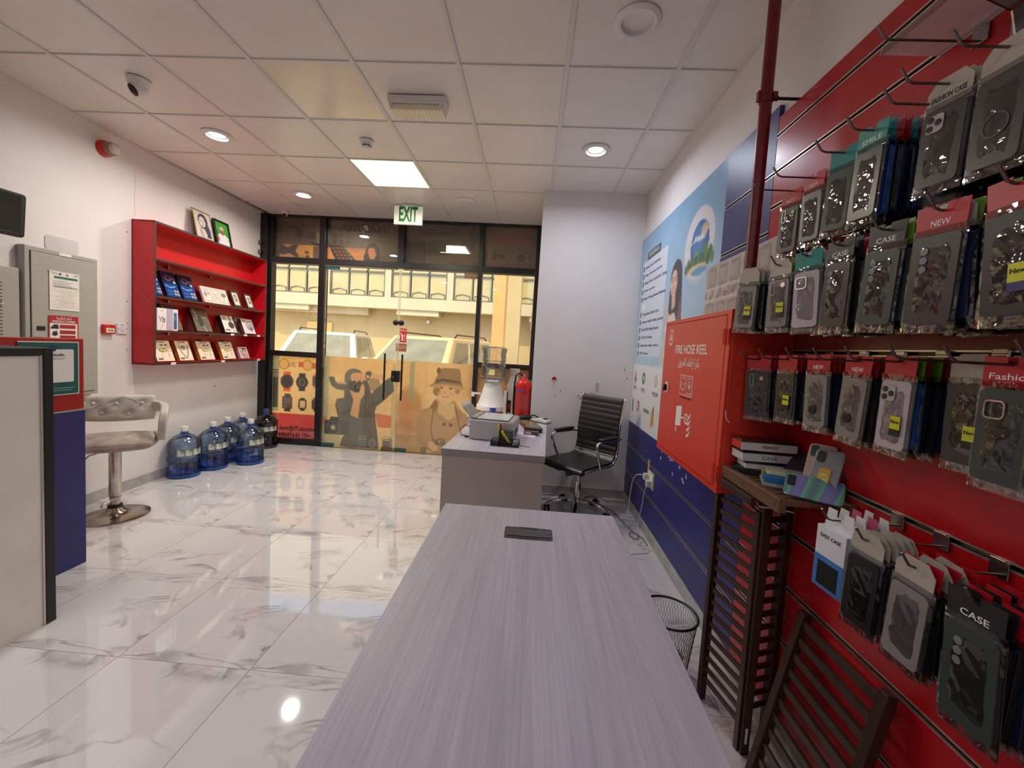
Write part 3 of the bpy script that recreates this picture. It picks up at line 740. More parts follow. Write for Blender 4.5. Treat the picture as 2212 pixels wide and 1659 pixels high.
c.poly([(925, 630), (990, 625), (1020, 700), (1140, 740), (1130, 790), (1030, 780), (960, 740)], JK); c.rect(1020, 690, 1160, 780, (100, 100, 96)); c.rect(1030, 690, 1150, 712, (188, 176, 140))
c.rect(1170, 670, 1340, 790, (72, 76, 78)); c.ell(1265, 755, 62, 70, (62, 66, 68)); c.ring(1265, 755, 50, 57, 0.08, (130, 136, 128)); c.ell(1268, 752, 30, 34, (48, 54, 60)); c.ell(1280, 740, 9, 9, (220, 218, 200))
c.poly([(1190, 600), (1220, 565), (1300, 560), (1400, 575), (1410, 625), (1350, 640), (1330, 680), (1300, 640), (1270, 680), (1240, 650), (1215, 670), (1195, 650)], SK)
c.ring(1400, 600, 22, 42, 0.25, (64, 66, 66)); c.poly([(1330, 690), (1360, 720), (1365, 820), (1320, 900), (1300, 1130), (1200, 1090), (1235, 900), (1190, 790), (1180, 775), (1230, 800), (1300, 810)], SK)
c.line([(1240, 590), (1245, 650)], 5, (196, 138, 96)); c.line([(1280, 585), (1280, 650)], 5, (196, 138, 96)); c.line([(1320, 585), (1318, 640)], 5, (196, 138, 96))
c.rect(890, 1170, 1190, 1350, (74, 80, 80)); c.poly([(950, 1170), (970, 1125), (1050, 1125), (1075, 1170)], (78, 84, 84)); c.ell(1000, 1265, 92, 96, (62, 70, 72)); c.ring(1000, 1265, 76, 80, 0.06, (126, 136, 128)); c.ell(1000, 1265, 52, 55, (104, 110, 100)); c.ell(998, 1262, 24, 24, (238, 200, 140))
c.rect(1310, 1330, 1410, 1480, (104, 112, 108)); 
for k in range(4): c.rect(1310, 1345+34*k, 1410, 1352+34*k, (170, 172, 150))
c.ell(1480, 1430, 50, 54, (100, 108, 106)); c.ring(1480, 1430, 40, 44, 0.08, (168, 170, 150)); c.rect(1180, 1380, 1310, 1500, (98, 104, 100)); c.rect(870, 1350, 1090, 1500, (212, 196, 150))
c.ring(1650, 1370, 50, 40, 0.06, (120, 110, 90)); c.rect(1605, 1385, 1700, 1470, (104, 112, 104))
c.blur(1); c.A = c.A*0.84 + np.array((250, 214, 160))*0.16  # warm haze of the backlight mixed into the print colours
c.sheet('film', 0.97, 1.2, m_film, d1, (-2.254, 5.206, 0.008))
# door print: small child in a hat with a camera
c = Canvas(80, 1000, 300, 1450, 190, (246, 204, 144)); c.noise(16, 12, 9)
c.ell(400, 420, 200, 130, (244, 200, 138), 0.6, soft=0.7); c.ell(240, 900, 130, 220, (178, 118, 74), 0.55, soft=0.5); c.ell(220, 880, 60, 130, (214, 144, 96), 0.7, soft=0.5); c.ell(180, 1180, 120, 110, (176, 110, 72), 0.5, soft=0.6)
c.rect(80, 1240, 420, 1450, (172, 132, 92), 0.6); c.ell(900, 500, 130, 200, (222, 172, 106), 0.5, soft=0.6); c.rect(235, 305, 290, 810, (166, 172, 140), 0.8)
CT = (190, 150, 104); CD = (150, 112, 76)
c.poly([(560, 760), (490, 870), (390, 910), (330, 1080), (310, 1180), (350, 1290), (430, 1380), (560, 1450), (1000, 1450), (1000, 960), (900, 900), (800, 770)], CT)
c.poly([(560, 760), (500, 860), (560, 930), (620, 840)], CD); c.poly([(800, 780), (830, 860), (900, 920), (880, 1010), (800, 900)], (172, 134, 92)); c.poly([(600, 800), (800, 800), (820, 960), (740, 1020), (600, 920)], (222, 186, 134))
c.line([(560, 930), (640, 1000), (790, 1080)], 6, CD); c.line([(545, 900), (520, 1150), (560, 1300)], 10, (104, 84, 66)); c.line([(810, 830), (880, 1120)], 10, (104, 84, 66))
for x, y in ((685, 1072), (768, 1076)): c.ell(x, y, 22, 20, (96, 82, 68))
for k in range(9): c.line([(340+k*6, 1010+40*k), (480+k*8, 1060+36*k)], 4, CD, 0.6)
c.ell(680, 680, 122, 130, (236, 188, 138)); c.ell(690, 740, 100, 66, (238, 194, 146)); c.ell(575, 660, 45, 55, (160, 122, 84)); c.ell(830, 640, 30, 40, (176, 134, 92))
c.ell(632, 612, 22, 9, (98, 76, 62)); c.ell(745, 614, 22, 9, (98, 76, 62)); c.line([(605, 590), (655, 586)], 6, (150, 108, 74)); c.line([(720, 586), (772, 592)], 6, (150, 108, 74))
c.poly([(672, 640), (690, 690), (655, 690)], (218, 164, 116)); c.line([(640, 718), (680, 730), (724, 714)], 8, (168, 96, 74)); c.ell(615, 690, 26, 20, (240, 176, 134), 0.6, soft=0.5); c.ell(762, 690, 26, 20, (240, 176, 134), 0.6, soft=0.5)
c.poly([(600, 380), (650, 360), (840, 362), (860, 420), (870, 510), (900, 600), (930, 612), (850, 630), (700, 580), (540, 612), (470, 600), (530, 560), (570, 470)], (158, 124, 88))
c.poly([(560, 520), (640, 495), (860, 520), (868, 548), (640, 528), (552, 560)], (96, 82, 66)); c.poly([(470, 600), (540, 575), (700, 560), (870, 580), (930, 612), (850, 630), (700, 585), (540, 614)], (196, 160, 112))
c.ell(590, 400, 26, 40, (120, 92, 66))
c.ell(650, 1290, 48, 44, (224, 184, 126)); c.ring(650, 1290, 40, 36, 0.15, (96, 80, 64)); c.poly([(560, 1270), (700, 1260), (720, 1340), (580, 1350)], (112, 96, 76), 0.8); c.ell(650, 1296, 26, 24, (206, 170, 120)); c.ell(655, 1300, 11, 11, (70, 62, 54))
c.poly([(500, 1300), (560, 1310), (620, 1370), (610, 1420), (560, 1430), (505, 1380)], (240, 188, 136)); c.rect(410, 1380, 480, 1450, (110, 104, 82), 0.8)
c.blur(1); c.A = c.A*0.88 + np.array((250, 214, 160))*0.12  # same backlight haze painted over this print
c.sheet('film', 0.985, 1.2, m_film, d2, (-1.26, 5.206, 0.008))
m_redst = mk('sticker_red', (190, 26, 44), rough=0.4, var=0.02)
s = obj('pull_sticker', MB().b2((-1.735, 5.187, 1.445), (-1.65, 5.189, 1.625)), m_redst, d2)
text('lettering', 'PULL', 0.036, m_inkw, s, (-1.692, 5.1865, 1.597), (PI/2, 0, 0), width=0.07)
pg = MB().ell((-1.715, 5.186, 1.555), (0.009, 0.001, 0.01)); pg.bar((-1.71, 5.186, 1.545), (-1.70, 5.186, 1.5), 0.002, 0.016, up=(1, 0, 0)); pg.bar((-1.70, 5.186, 1.535), (-1.675, 5.186, 1.528), 0.002, 0.007); pg.bar((-1.702, 5.186, 1.5), (-1.712, 5.186, 1.465), 0.002, 0.009, up=(1, 0, 0)); pg.bar((-1.698, 5.186, 1.5), (-1.688, 5.186, 1.465), 0.002, 0.009, up=(1, 0, 0)); pg.b2((-1.672, 5.1855, 1.465), (-1.667, 5.1865, 1.56))
obj('figure', pg, m_inkw, s)
s2 = obj('push_sticker', MB().b2((-1.79, 5.2025, 1.325), (-1.648, 5.2035, 1.43)), mk('sticker_back', (216, 128, 108), rough=0.5), d2)
text('lettering', 'PUSH', 0.05, m_inkw, s2, (-1.72, 5.2015, 1.378), (PI/2, 0, 0), width=0.11, mirror=True)

# ------------------------------------------------------------------ the street outside
m_pave = mk('pavement', (206, 194, 170), rough=0.8, var=0.1, vscale=3, bump=0.2, bscale=20)
o = obj('ground_outside', MB().b2((-30, 5.3, -0.5), (22, 40, -0.15)), m_pave); tag(o, kind='structure')
m_fac = mk('render_cream', (168, 152, 114), rough=0.8, var=0.06, vscale=1.2, bump=0.1, bscale=30)
m_facw = mk('render_white', (180, 172, 150), rough=0.8, var=0.04, vscale=1.0)
m_wfr = mk('window_grey_frame', (96, 98, 90), rough=0.5)
m_wgl = mk('window_pale_glass', (166, 158, 114), rough=0.06, var=0.06, vscale=1.5, spec=0.8)
bd = thing('building', 'cream two storey building with a band of gridded windows across the street', 'building', (0, 15.0, -0.15))
obj('wall', MB().b2((-24, 0.55, 0), (16, 2, 3.2)), m_fac, bd)
obj('spandrel', MB().b2((-24, 0, 2.82), (16, 1.2, 3.24)), m_facw, bd)
obj('ledge', MB().b2((-24, 0.3, 2.55), (-6.4, 1.2, 2.82)), m_facw, bd)
for xa in (-10.2, -5.2, -0.2): obj('corbel', MB().b2((xa, 0.05, 2.62), (xa+1.6, 1.1, 2.82)), m_facw, bd)
obj('parapet', MB().b2((-24, 0, 5.4), (16, 1.2, 9)), m_facw, bd)
obj('back_wall', MB().b2((-24, 1.0, 3.2), (16, 1.2, 5.5)), m_fac, bd)
for k in range(-3, 6):
    xa = -7.79 + 2.35*k
    obj('pier', MB().b2((xa+2.12, 0.02, 3.24), (xa+2.35, 1.0, 5.4)), m_facw, bd)
    w = obj('window', MB().ring([(xa, 3.24), (xa+2.12, 3.24), (xa+2.12, 5.4), (xa, 5.4)], [(xa+0.05, 3.29), (xa+2.07, 3.29), (xa+2.07, 5.35), (xa+0.05, 5.35)], 'y', 0.06, 0.12), m_wfr, bd)
    for q in (1, 2): obj('window_bar', MB().b2((xa+0.707*q-0.025, 0.06, 3.29), (xa+0.707*q+0.025, 0.12, 5.35)), m_wfr, w)
    obj('window_bar', MB().b2((xa+0.05, 0.06, 4.13), (xa+2.07, 0.12, 4.19)), m_wfr, w)
    for q in range(3):
        obj('window_pane', MB().b2((xa+0.05+0.707*q, 0.1, 3.29), (xa+0.73+0.707*q, 0.115, 5.35)), m_wgl, w)
        obj('rail_reflection', MB().tube([(xa+0.1+0.707*q, 0.09, 3.3), (xa+0.1+0.707*q, 0.09, 3.44), (xa+0.35+0.707*q, 0.09, 3.5), (xa+0.62+0.707*q, 0.09, 3.44), (xa+0.62+0.707*q, 0.09, 3.3)], 0.018, 6), m_wfr, w)  # arched bar modelled for the railing-like reflection in each pane
dr = obj('door_panel', MB().b2((-8.9, 0.5, 0), (-7.9, 0.56, 2.2)), mk('door_tan', (208, 176, 118), rough=0.6), bd, bevel=0.01)
obj('wall_lamp', MB().lathe([(0.07, 0), (0.07, 0.06), (0.03, 0.08)], 14, (-4.1, 0.47, 2.42), 'y'), m_steel, bd)
m_colm = mk('column_beige', (200, 160, 104), rough=0.8, var=0.08, vscale=2)
def excol(x0, x1, y0, y1, label, mat):
    t = thing('column', label, 'column', ((x0+x1)/2, (y0+y1)/2, -0.15))
    w, d = x1-x0, y1-y0
    obj('shaft', MB().b2((-w/2, -d/2, 0), (w/2, d/2, 5.2)), mat, t, bevel=0.01)
    obj('plinth', MB().b2((-w/2-0.02, -d/2-0.02, 0), (w/2+0.02, d/2+0.02, 0.25)), m_facw, t)
excol(-0.84, -0.6, 8.0, 8.5, 'tan square column outside the right-hand glass pane, nearer one', m_colm)
excol(-0.86, -0.42, 11.6, 12.2, 'pale square column outside, behind the tan column', m_fac)
t = thing('side_building', 'beige wall with a shutter beyond the right-hand glass', 'building', (1.6, 13.0, -0.15))
obj('wall', MB().b2((-1.7, 0, 0), (4.0, 0.4, 6.0)), mk('render_beige', (176, 150, 114), rough=0.85, var=0.08), t)  # plain beige render over the whole wall
obj('beam', MB().b2((-1.72, -0.12, 2.2), (4.0, 0.0, 2.75)), mk('render_beam', (176, 150, 118), rough=0.85), t)
obj('shutter', MB().b2((-1.45, -0.05, 0), (1.2, -0.01, 2.2)), mk('shutter_pale', (186, 172, 144), rough=0.6), t)
obj('downpipe', MB().tube([(-1.55, -0.06, 0), (-1.55, -0.06, 5.5)], 0.04, 8), m_wfr, t)

def car(label, loc, rz, rgb, sc=1.0):
    mp = mk('car_paint_%d_%d' % (rgb[0], rgb[2]), rgb, rough=0.3, var=0.02, coat=0.4)
    mg = mk('car_glass', (112, 112, 92), rough=0.05, var=0.2, vscale=3, spec=0.8); mt_ = mk('tyre', (24, 24, 24), rough=0.8)
    t = thing('car', label, 'car', loc, rz); t.scale = (sc, sc, sc)
    obj('body', MB().prism([(0, 0.38), (0, 0.72), (0.1, 0.92), (1.15, 1.04), (4.4, 1.04), (4.55, 0.9), (4.55, 0.4), (4.3, 0.32), (0.3, 0.32)], 'x', -0.92, 0.92), mp, t, bevel=0.06, seg=3)
    lo = [(-0.88, 1.0, 1.03), (0.88, 1.0, 1.03), (0.88, 4.45, 1.03), (-0.88, 4.45, 1.03)]; hi = [(-0.68, 1.8, 1.74), (0.68, 1.8, 1.74), (0.68, 4.15, 1.74), (-0.68, 4.15, 1.74)]
    obj('cabin', MB().add(lo+hi, [(3, 2, 1, 0), (4, 5, 6, 7), (0, 1, 5, 4), (1, 2, 6, 5), (2, 3, 7, 6), (3, 0, 4, 7)]), mp, t, bevel=0.05, seg=3)
    def quad(name, a, b, cc, d, s0, s1, t0, t1, off):
        P = lambda s_, t_: (Vector(a)*(1-s_)+Vector(b)*s_)*(1-t_) + (Vector(d)*(1-s_)+Vector(cc)*s_)*t_
        nrm = (Vector(b)-Vector(a)).cross(Vector(d)-Vector(a)).normalized()
        q = [P(s0, t0), P(s1, t0), P(s1, t1), P(s0, t1)]; q2 = [p+nrm*off for p in q]
        obj(name, MB().add(q+q2, [(3, 2, 1, 0), (4, 5, 6, 7), (0, 1, 5, 4), (1, 2, 6, 5), (2, 3, 7, 6), (3, 0, 4, 7)]), mg, t)
    quad('windscreen', lo[0], lo[1], hi[1], hi[0], 0.08, 0.92, 0.06, 0.9, 0.012)
    quad('rear_window', lo[2], lo[3], hi[3], hi[2], 0.1, 0.9, 0.1, 0.85, 0.012)
    for (a, b, cc, d) in ((lo[1], lo[2], hi[2], hi[1]), (lo[3], lo[0], hi[0], hi[3])):
        for s0, s1 in ((0.07, 0.33), (0.37, 0.63), (0.67, 0.92)): quad('side_window', a, b, cc, d, s0, s1, 0.14, 0.86, 0.012)
    for sx in (-1, 1):
        obj('roof_rail', MB().tube([(sx*0.62, 2.0, 1.74), (sx*0.62, 2.1, 1.81), (sx*0.62, 3.9, 1.81), (sx*0.62, 4.05, 1.74)], 0.018, 6), m_darkmetal, t)
        obj('mirror', MB().ell((sx*1.0, 1.35, 1.12), (0.11, 0.07, 0.08), 12, 8), mp, t, smooth=60)
        obj('headlight', MB().box((sx*0.68, 0.02, 0.76), (0.34, 0.08, 0.14)), mk('headlamp', (220, 220, 210), rough=0.1), t, bevel=0.02)
        for wy in (0.85, 3.7):
            wh = obj('wheel', MB().lathe([(0.2, -0.1), (0.33, -0.1), (0.35, -0.06), (0.35, 0.06), (0.33, 0.1), (0.2, 0.1)], 24, (sx*0.84, wy, 0.35), 'x'), mt_, t, smooth=40)
            obj('hub', MB().lathe([(0.2, -0.09), (0.1, -0.105), (0.1, 0.105), (0.2, 0.09)], 16, (sx*0.84, wy, 0.35), 'x'), m_steel, wh)
    obj('grille', MB().box((0, 0.0, 0.72), (0.86, 0.06, 0.2)), m_blk, t, bevel=0.01)
    obj('number_plate', MB().box((0, -0.02, 0.5), (0.5, 0.02, 0.11)), m_paper, t)
car('white parked car with roof rails behind the photographer print', (-4.55, 7.7, -0.15), R(14), (206, 200, 182))
car('beige parked car behind the child print, right of the white car', (-2.66, 6.55, -0.15), R(-12), (186, 160, 118))
car('grey car low behind the right-hand glass pane', (3.3, 10.0, -0.15), R(66), (150, 146, 136), 0.8)
# ================================================================== left side of the room
wl_frame = (0, 0, LWA)
m_brownedge = mk('dark_edge_band', (62, 46, 40), rough=0.5)
m_shred = mk('shelf_red', (196, 26, 38), rough=0.35, var=0.05, vscale=6)
# wall marks belong to the wall
m_crack = mk('wall_crack', (176, 170, 166), rough=0.9)
obj('crack', MB().tube([(0.0, 0.41, 2.40), (0.0, 0.405, 2.55), (0.0, 0.412, 2.66), (0.0, 0.408, 2.78)], 0.0015, 4), m_crack, wl)
obj('plaster_patch', MB().prism(rrect(0.22, 0.105, 0.025), 'x', 0, 0.004, c=(0, -0.16, 2.012)), mk('patch_paint', (208, 202, 202), rough=0.6), wl)
obj('scuff', MB().box((0.0005, 1.37, 0.83), (0.001, 0.05, 0.008)), mk('scuff', (150, 118, 92)), wl)
for z in (2.62, 2.5): obj('metal_lug', MB().box((0.012, 2.1, z), (0.024, 0.03, 0.045)), mk('rusty_lug', (120, 104, 84), rough=0.6), wl, bevel=0.003)
for z in (2.25, 1.66, 1.47, 1.24): obj('screw_hole', MB().lathe([(0.006, 0), (0.006, 0.001)], 10, (0, 0.34, z), 'x'), mk('hole', (120, 112, 110)), wl)

# ---- red wall shelf
v0, v1, zb, zt, dp = 0.378, 1.965, 1.118, 2.372, 0.2
t = thing('wall_shelf', 'red open display shelf with dark edges fixed to the left wall', 'shelf', lw(v0, 0, zb), wl_frame)
W, Hh_ = v1-v0, zt-zb
obj('back_panel', MB().b2((0.002, 0, 0), (0.012, W, Hh_)), m_shred, t)
for y0 in (0, W-0.018):
    s = obj('side_panel', MB().b2((0.002, y0, 0), (dp-0.002, y0+0.018, Hh_)), m_shred, t)
    obj('edge_band', MB().b2((dp-0.002, y0, 0), (dp, y0+0.018, Hh_)), m_brownedge, s)
    if y0 == 0:
        for zz in (0.31, 0.6, 0.9):
            for xx in (0.06, 0.15): obj('screw_head', MB().lathe([(0.005, -0.0012), (0.005, 0.001)], 8, (xx, 0, zz), 'y'), mk('screw_dark', (96, 14, 22)), s)
for k, (nm, z0) in enumerate((('bottom_panel', 0), ('shelf_board', 0.293), ('shelf_board', 0.598), ('shelf_board', 0.918), ('top_panel', Hh_-0.018))):
    ya, yb = (0.0, W) if k in (0, 4) else (0.018, W-0.018)
    s = obj(nm, MB().b2((0.012, ya, z0), (dp-0.002, yb, z0+0.018)), m_shred, t)
    obj('edge_band', MB().b2((dp-0.002, ya, z0), (dp+0.0005, yb, z0+0.018)), m_brownedge if k else mk('edge_black', (36, 26, 26)), s)
    if k in (1, 2, 3):
        for yy in (0.33, 0.85): obj('clip', MB().box((0.03, yy, z0-0.012), (0.03, 0.012, 0.022)), m_steel, s)
for yy, zz in ((0.05*4, 0.005), (0.84, 0.005), (1.45, 0.005), (0.98, 0.3), (1.2, 0.3), (1.44, 0.3)):
    obj('price_tag', MB().box((dp+0.002, yy, zz+0.004), (0.001, 0.055, 0.022)), m_paper, t)
SHZ = {1: zb+0.018, 2: zb+0.311, 3: zb+0.616, 4: zb+0.936}

def lean_box(name, label, cat, va, vb, z, h, d, cv, side_rgb, lean=18, u=0.172, group=None, print_mat=None):
    w = vb-va
    t = thing(name, label, cat, lw((va+vb)/2, u, z), (0, -R(lean), LWA), group)
    ms = mk('card_%d_%d_%d' % side_rgb, side_rgb, rough=0.45, var=0.04)
    zoff = d*math.sin(R(lean))
    obj('box', MB().b2((-d, -w/2, zoff), (0, w/2, h+zoff)), ms, t, bevel=0.0015)
    cv.sheet('front_print', w-0.002, h-0.002, print_mat or m_gprint, t, (0.0006, 0, zoff+0.001), (0, 0, PI/2))
    return t
def cv_blue():
    c = Canvas(0, 30, 0, 48, 32, (20, 30, 62)); c.rect(0, 22, 30, 48, (26, 66, 138)); c.ring(13, 12, 5, 5, 0.3, (120, 66, 84)); c.rect(19, 9, 28, 15, (90, 60, 80))
    c.ell(25, 19, 2.6, 2.2, (220, 220, 214)); c.line([(3, 26), (12, 30), (24, 27)], 2, (150, 190, 230)); c.rect(17, 32, 30, 48, (34, 62, 112))
    for k in range(4): c.ell(20+(k % 2)*6, 36+(k//2)*6, 2.6, 2.4, (180, 186, 196))
    for k in range(6): c.rect(4+(k % 3)*4, 36+(k//3)*6, 6+(k % 3)*4, 38+(k//3)*6, (130, 170, 220))
    return c.blur(1)
for i, (a, b, lb) in enumerate(((0.402, 0.505, 'blue printed accessory box half hidden by the near side of the red shelf'), (0.553, 0.703, 'blue printed accessory box, middle of the three leaning together'), (0.737, 0.905, 'blue printed accessory box nearest the white triple picture frame'))):
    lean_box('accessory_box', lb, 'box', a, b, SHZ[3], 0.245, 0.025, cv_blue(), (18, 24, 46), 20, group='blue boxes on the red shelf')
# white triple frame
c = Canvas(0, 66, 0, 34, 66, (214, 206, 198))
for k in range(3):
    c.rect(4+21*k, 4, 22+21*k, 30, (188, 180, 172)); c.rect(6+21*k, 6, 20+21*k, 28, (226, 220, 212))
c.ell(12, 16, 6, 9, (140, 130, 124)); c.ell(14, 22, 5, 6, (222, 214, 206)); c.rect(29, 10, 39, 26, (200, 190, 178)); c.ell(55, 13, 6, 5, (128, 120, 112)); c.line([(56, 16), (52, 27)], 1.4, (120, 112, 104)); c.ell(12, 12, 3, 3, (230, 222, 214)); c.blur(1)
lean_box('photo_frame', 'white triple picture frame on the red shelf', 'photo frame', 0.995, 1.364, SHZ[3], 0.175, 0.022, c, (206, 190, 186), 20)
def cv_pic(sh):
    c = Canvas(0, 26, 0, 34, 30, (42, 30, 26)); c.rect(3, 3, 23, 31, (104, 90, 76)); c.rect(5, 4, 21, 30, (232, 222, 214))
    c.ell(13+sh, 14, 5, 6.5, (96, 52, 54)); c.ell(13+sh, 14.5, 3.2, 4.2, (222, 178, 160)); c.rect(9+sh, 19, 17+sh, 23, (112, 70, 74)); return c.blur(1)
lean_box('photo_frame', 'small dark wood photo frame beside the white triple frame', 'photo frame', 1.431, 1.563, SHZ[3], 0.19, 0.02, cv_pic(0), (44, 32, 28), 20, group='small dark photo frames')
lean_box('photo_frame', 'small dark wood photo frame at the far end of the red shelf', 'photo frame', 1.661, 1.789, SHZ[3], 0.185, 0.02, cv_pic(1), (44, 32, 28), 20, group='small dark photo frames')
# row of phone and headphone boxes
c = Canvas(0, 20, 0, 42, 28, (236, 230, 232)); c.ell(10, 5, 1, 1.4, (120, 120, 130)); c.line([(4, 17), (7, 21), (10, 17)], 1.2, (110, 100, 116)); c.line([(7, 21), (7, 26)], 1.2, (110, 100, 116)); c.ring(14, 23, 2.6, 3, 0.4, (110, 100, 116)); c.line([(12.4, 16), (11.6, 22)], 1.2, (110, 100, 116)); c.line([(8, 40), (13, 30)], 2, (206, 190, 186)); c.blur(1)
lean_box('phone_box', 'white upright phone box marked Y6 on the red shelf', 'phone box', 0.428, 0.53, SHZ[2], 0.2, 0.055, c, (182, 160, 186), 0, u=0.178)
c = Canvas(0, 24, 0, 42, 28, (186, 172, 196)); c.rect(13, 0, 24, 42, (234, 228, 232)); c.rect(15, 7, 22, 39, (74, 118, 164)); c.rect(15, 22, 22, 39, (40, 86, 140)); c.rect(16, 9, 18.4, 13, (30, 60, 110)); c.blur(1)
lean_box('phone_box', 'lilac phone box with a blue phone picture on the red shelf', 'phone box', 0.532, 0.653, SHZ[2], 0.2, 0.055, c, (182, 166, 190), 0, u=0.178)
def cv_bl(sw):
    c = Canvas(0, 34, 0, 44, 36, (86, 78, 70)); c.grad((96, 80, 72), (126, 122, 112)); c.ell(16, 34, 17, 18, (104, 100, 90)); c.line([(6, 2), (9, 20), (18, 34), (22, 44)], 1.4, (214, 208, 200)); c.rect(22, 6, 27, 12, (112, 58, 40)); c.rect(18, 17, 30, 19, (196, 186, 168)); c.ell(14, 26, 6, 9, (66, 62, 58))
    c.noise(26, 2, 11+sw); return c.blur(1)
lean_box('blister_pack', 'grey clear blister pack standing behind the lilac phone box', 'blister pack', 0.6, 0.793, SHZ[2], 0.25, 0.03, cv_bl(0), (70, 40, 44), 18, u=0.115, group='grey blister packs')
lean_box('blister_pack', 'grey clear blister pack standing alone in the middle shelf', 'blister pack', 0.9, 1.108, SHZ[2], 0.255, 0.03, cv_bl(1), (70, 40, 44), 20, group='grey blister packs')
def cv_hp(dark):
    c = Canvas(0, 28, 0, 38, 36, (234, 224, 218)); c.rect(3, 3, 12, 5, (120, 116, 116)); c.rect(3, 7, 10, 9, (150, 144, 140))
    if dark: c.line([(20, 0), (20, 16)], 3, (60, 60, 66)); c.ell(20, 21, 7, 8, (54, 56, 62)); c.rect(3, 31, 14, 34, (70, 66, 66)); c.line([(22, 26), (23, 36)], 1.2, (80, 80, 84))
    else: c.ell(18, 21, 6, 9, (150, 152, 178), 0.9); c.ring(18, 18, 8, 10, 0.14, (120, 122, 150)); c.ell(20, 26, 4, 5, (100, 106, 146))
    return c.blur(1)
lean_box('headphone_box', 'white box picturing a black headphone on the red shelf', 'box', 1.298, 1.484, SHZ[2], 0.195, 0.05, cv_hp(True), (26, 22, 24), 20, group='headphone boxes')
lean_box('headphone_box', 'headphone box tucked behind the lilac headphone box', 'box', 1.63, 1.80, SHZ[2], 0.2, 0.025, cv_hp(False), (120, 92, 100), 14, u=0.07, group='headphone boxes')
lean_box('headphone_box', 'white box picturing a lilac headphone on the red shelf', 'box', 1.619, 1.824, SHZ[2], 0.185, 0.04, cv_hp(False), (92, 66, 74), 20, group='headphone boxes')
# bottom row
def cv_ear(kind):
    c = Canvas(0, 28, 0, 42, 38, (238, 222, 198)); c.rect(7, 2, 20, 4, (130, 110, 96)); c.rect(3, 6, 8, 7.4, (150, 132, 116)); c.rect(3, 36, 10, 39, (110, 96, 86))
    if kind == 'neck':
        c.line([(5, 10), (8, 24), (14, 37)], 1.6, (92, 88, 84)); c.line([(23, 10), (21, 24), (16, 37)], 1.6, (92, 88, 84)); c.rect(9, 10, 18, 17, (130, 124, 112)); c.rect(10, 18, 17, 20, (150, 140, 128))
    else:
        c.ell(14, 9, 2.4, 1.6, (60, 50, 46)); c.ell(21, 9, 2.4, 1.6, (60, 50, 46)); c.ell(14, 20, 7, 4, (112, 116, 60) if kind == 'g' else (150, 142, 112)); c.ell(12, 19, 2.4, 2, (230, 216, 130)); c.ell(17, 20, 2.4, 2, (226, 214, 150)); c.line([(20, 20), (26, 22)], 1.2, (120, 110, 92))
        c.line([(10, 26), (12, 34)], 1.2, (190, 180, 166)); c.line([(22, 24), (21, 34)], 1.4, (170, 160, 150))
    return c.blur(1)
for a, b, kd, lb in ((0.45, 0.64, 'g', 'cream earphone box nearest the front end of the lowest red shelf'), (0.698, 0.865, 'neck', 'cream box picturing a neckband earphone on the lowest red shelf'), (0.955, 1.152, 's', 'cream earphone box in the middle of the lowest red shelf'), (1.276, 1.475, 's', 'cream earphone box beside the small portrait box')):
    tt = lean_box('earphone_box', lb, 'box', a, b, SHZ[1], 0.2, 0.035, cv_ear(kd), (196, 128, 44), 20, group='earphone boxes on the lowest shelf')
    if kd == 's': obj('hang_tab', MB().prism(rrect(0.07, 0.03, 0.01), 'x', -0.02, -0.018, c=(0, -0.01, 0.225)), m_blk, tt)
c = Canvas(0, 24, 0, 28, 32, (206, 186, 190)); c.ell(15, 8, 5, 5.5, (52, 36, 38)); c.ell(15, 10, 3.2, 4.2, (214, 160, 146)); c.poly([(9, 16), (20, 15), (23, 28), (8, 28)], (196, 150, 150)); c.line([(6, 10), (10, 22)], 3, (150, 110, 120)); c.blur(1)
lean_box('accessory_box', 'small pink portrait-print box at the far end of the lowest shelf', 'box', 1.555, 1.715, SHZ[1], 0.145, 0.03, c, (176, 130, 136), 20)
# two framed portraits on top
c = Canvas(0, 40, 0, 56, 60, (214, 202, 190)); HB = (70, 70, 92)
c.ell(20, 18, 12, 15, HB); c.poly([(10, 22), (30, 16), (36, 34), (36, 50), (24, 50), (22, 34), (14, 36)], HB); c.ell(18, 20, 8, 11, (216, 200, 192)); c.ell(14.5, 18, 1.6, 0.9, (60, 56, 66)); c.ell(21.5, 18, 1.6, 0.9, (60, 56, 66)); c.line([(18, 20), (17, 24)], 0.9, (170, 150, 146)); c.ell(17.6, 27, 2.6, 0.9, (150, 96, 100))
c.poly([(4, 50), (10, 36), (16, 33), (22, 34), (26, 44), (24, 56), (2, 56)], (206, 192, 184)); c.line([(10, 36), (16, 54)], 1.5, (86, 78, 86)); c.line([(29, 20), (34, 46)], 1.6, (110, 108, 134)); c.blur(1)
tt = thing('photo_frame', 'portrait sketch of a long-haired woman in a clear frame on the red shelf', 'photo frame', lw(1.09, 0.105, zt), (0, -R(12), LWA))
obj('clear_block', MB().b2((-0.012, -0.125, 0.004), (0.0, 0.125, 0.312)), mk_clear('acrylic', (240, 238, 226), refl=0.08), tt, bevel=0.002)
c.sheet('print', 0.215, 0.285, m_gprint, tt, (0.0008, 0, 0.012), (0, 0, PI/2))
obj('gold_edge', MB().ring([(-0.118, 0.008), (0.118, 0.008), (0.118, 0.302), (-0.118, 0.302)], [(-0.109, 0.014), (0.109, 0.014), (0.109, 0.296), (-0.109, 0.296)], 'x', 0.0006, 0.0022), mk('gold_edge', (214, 196, 120), rough=0.25, metal=0.7), tt)
c = Canvas(0, 36, 0, 50, 54, (66, 150, 52)); c.ell(18, 12, 14, 10, (88, 168, 66), 0.6, soft=0.5)
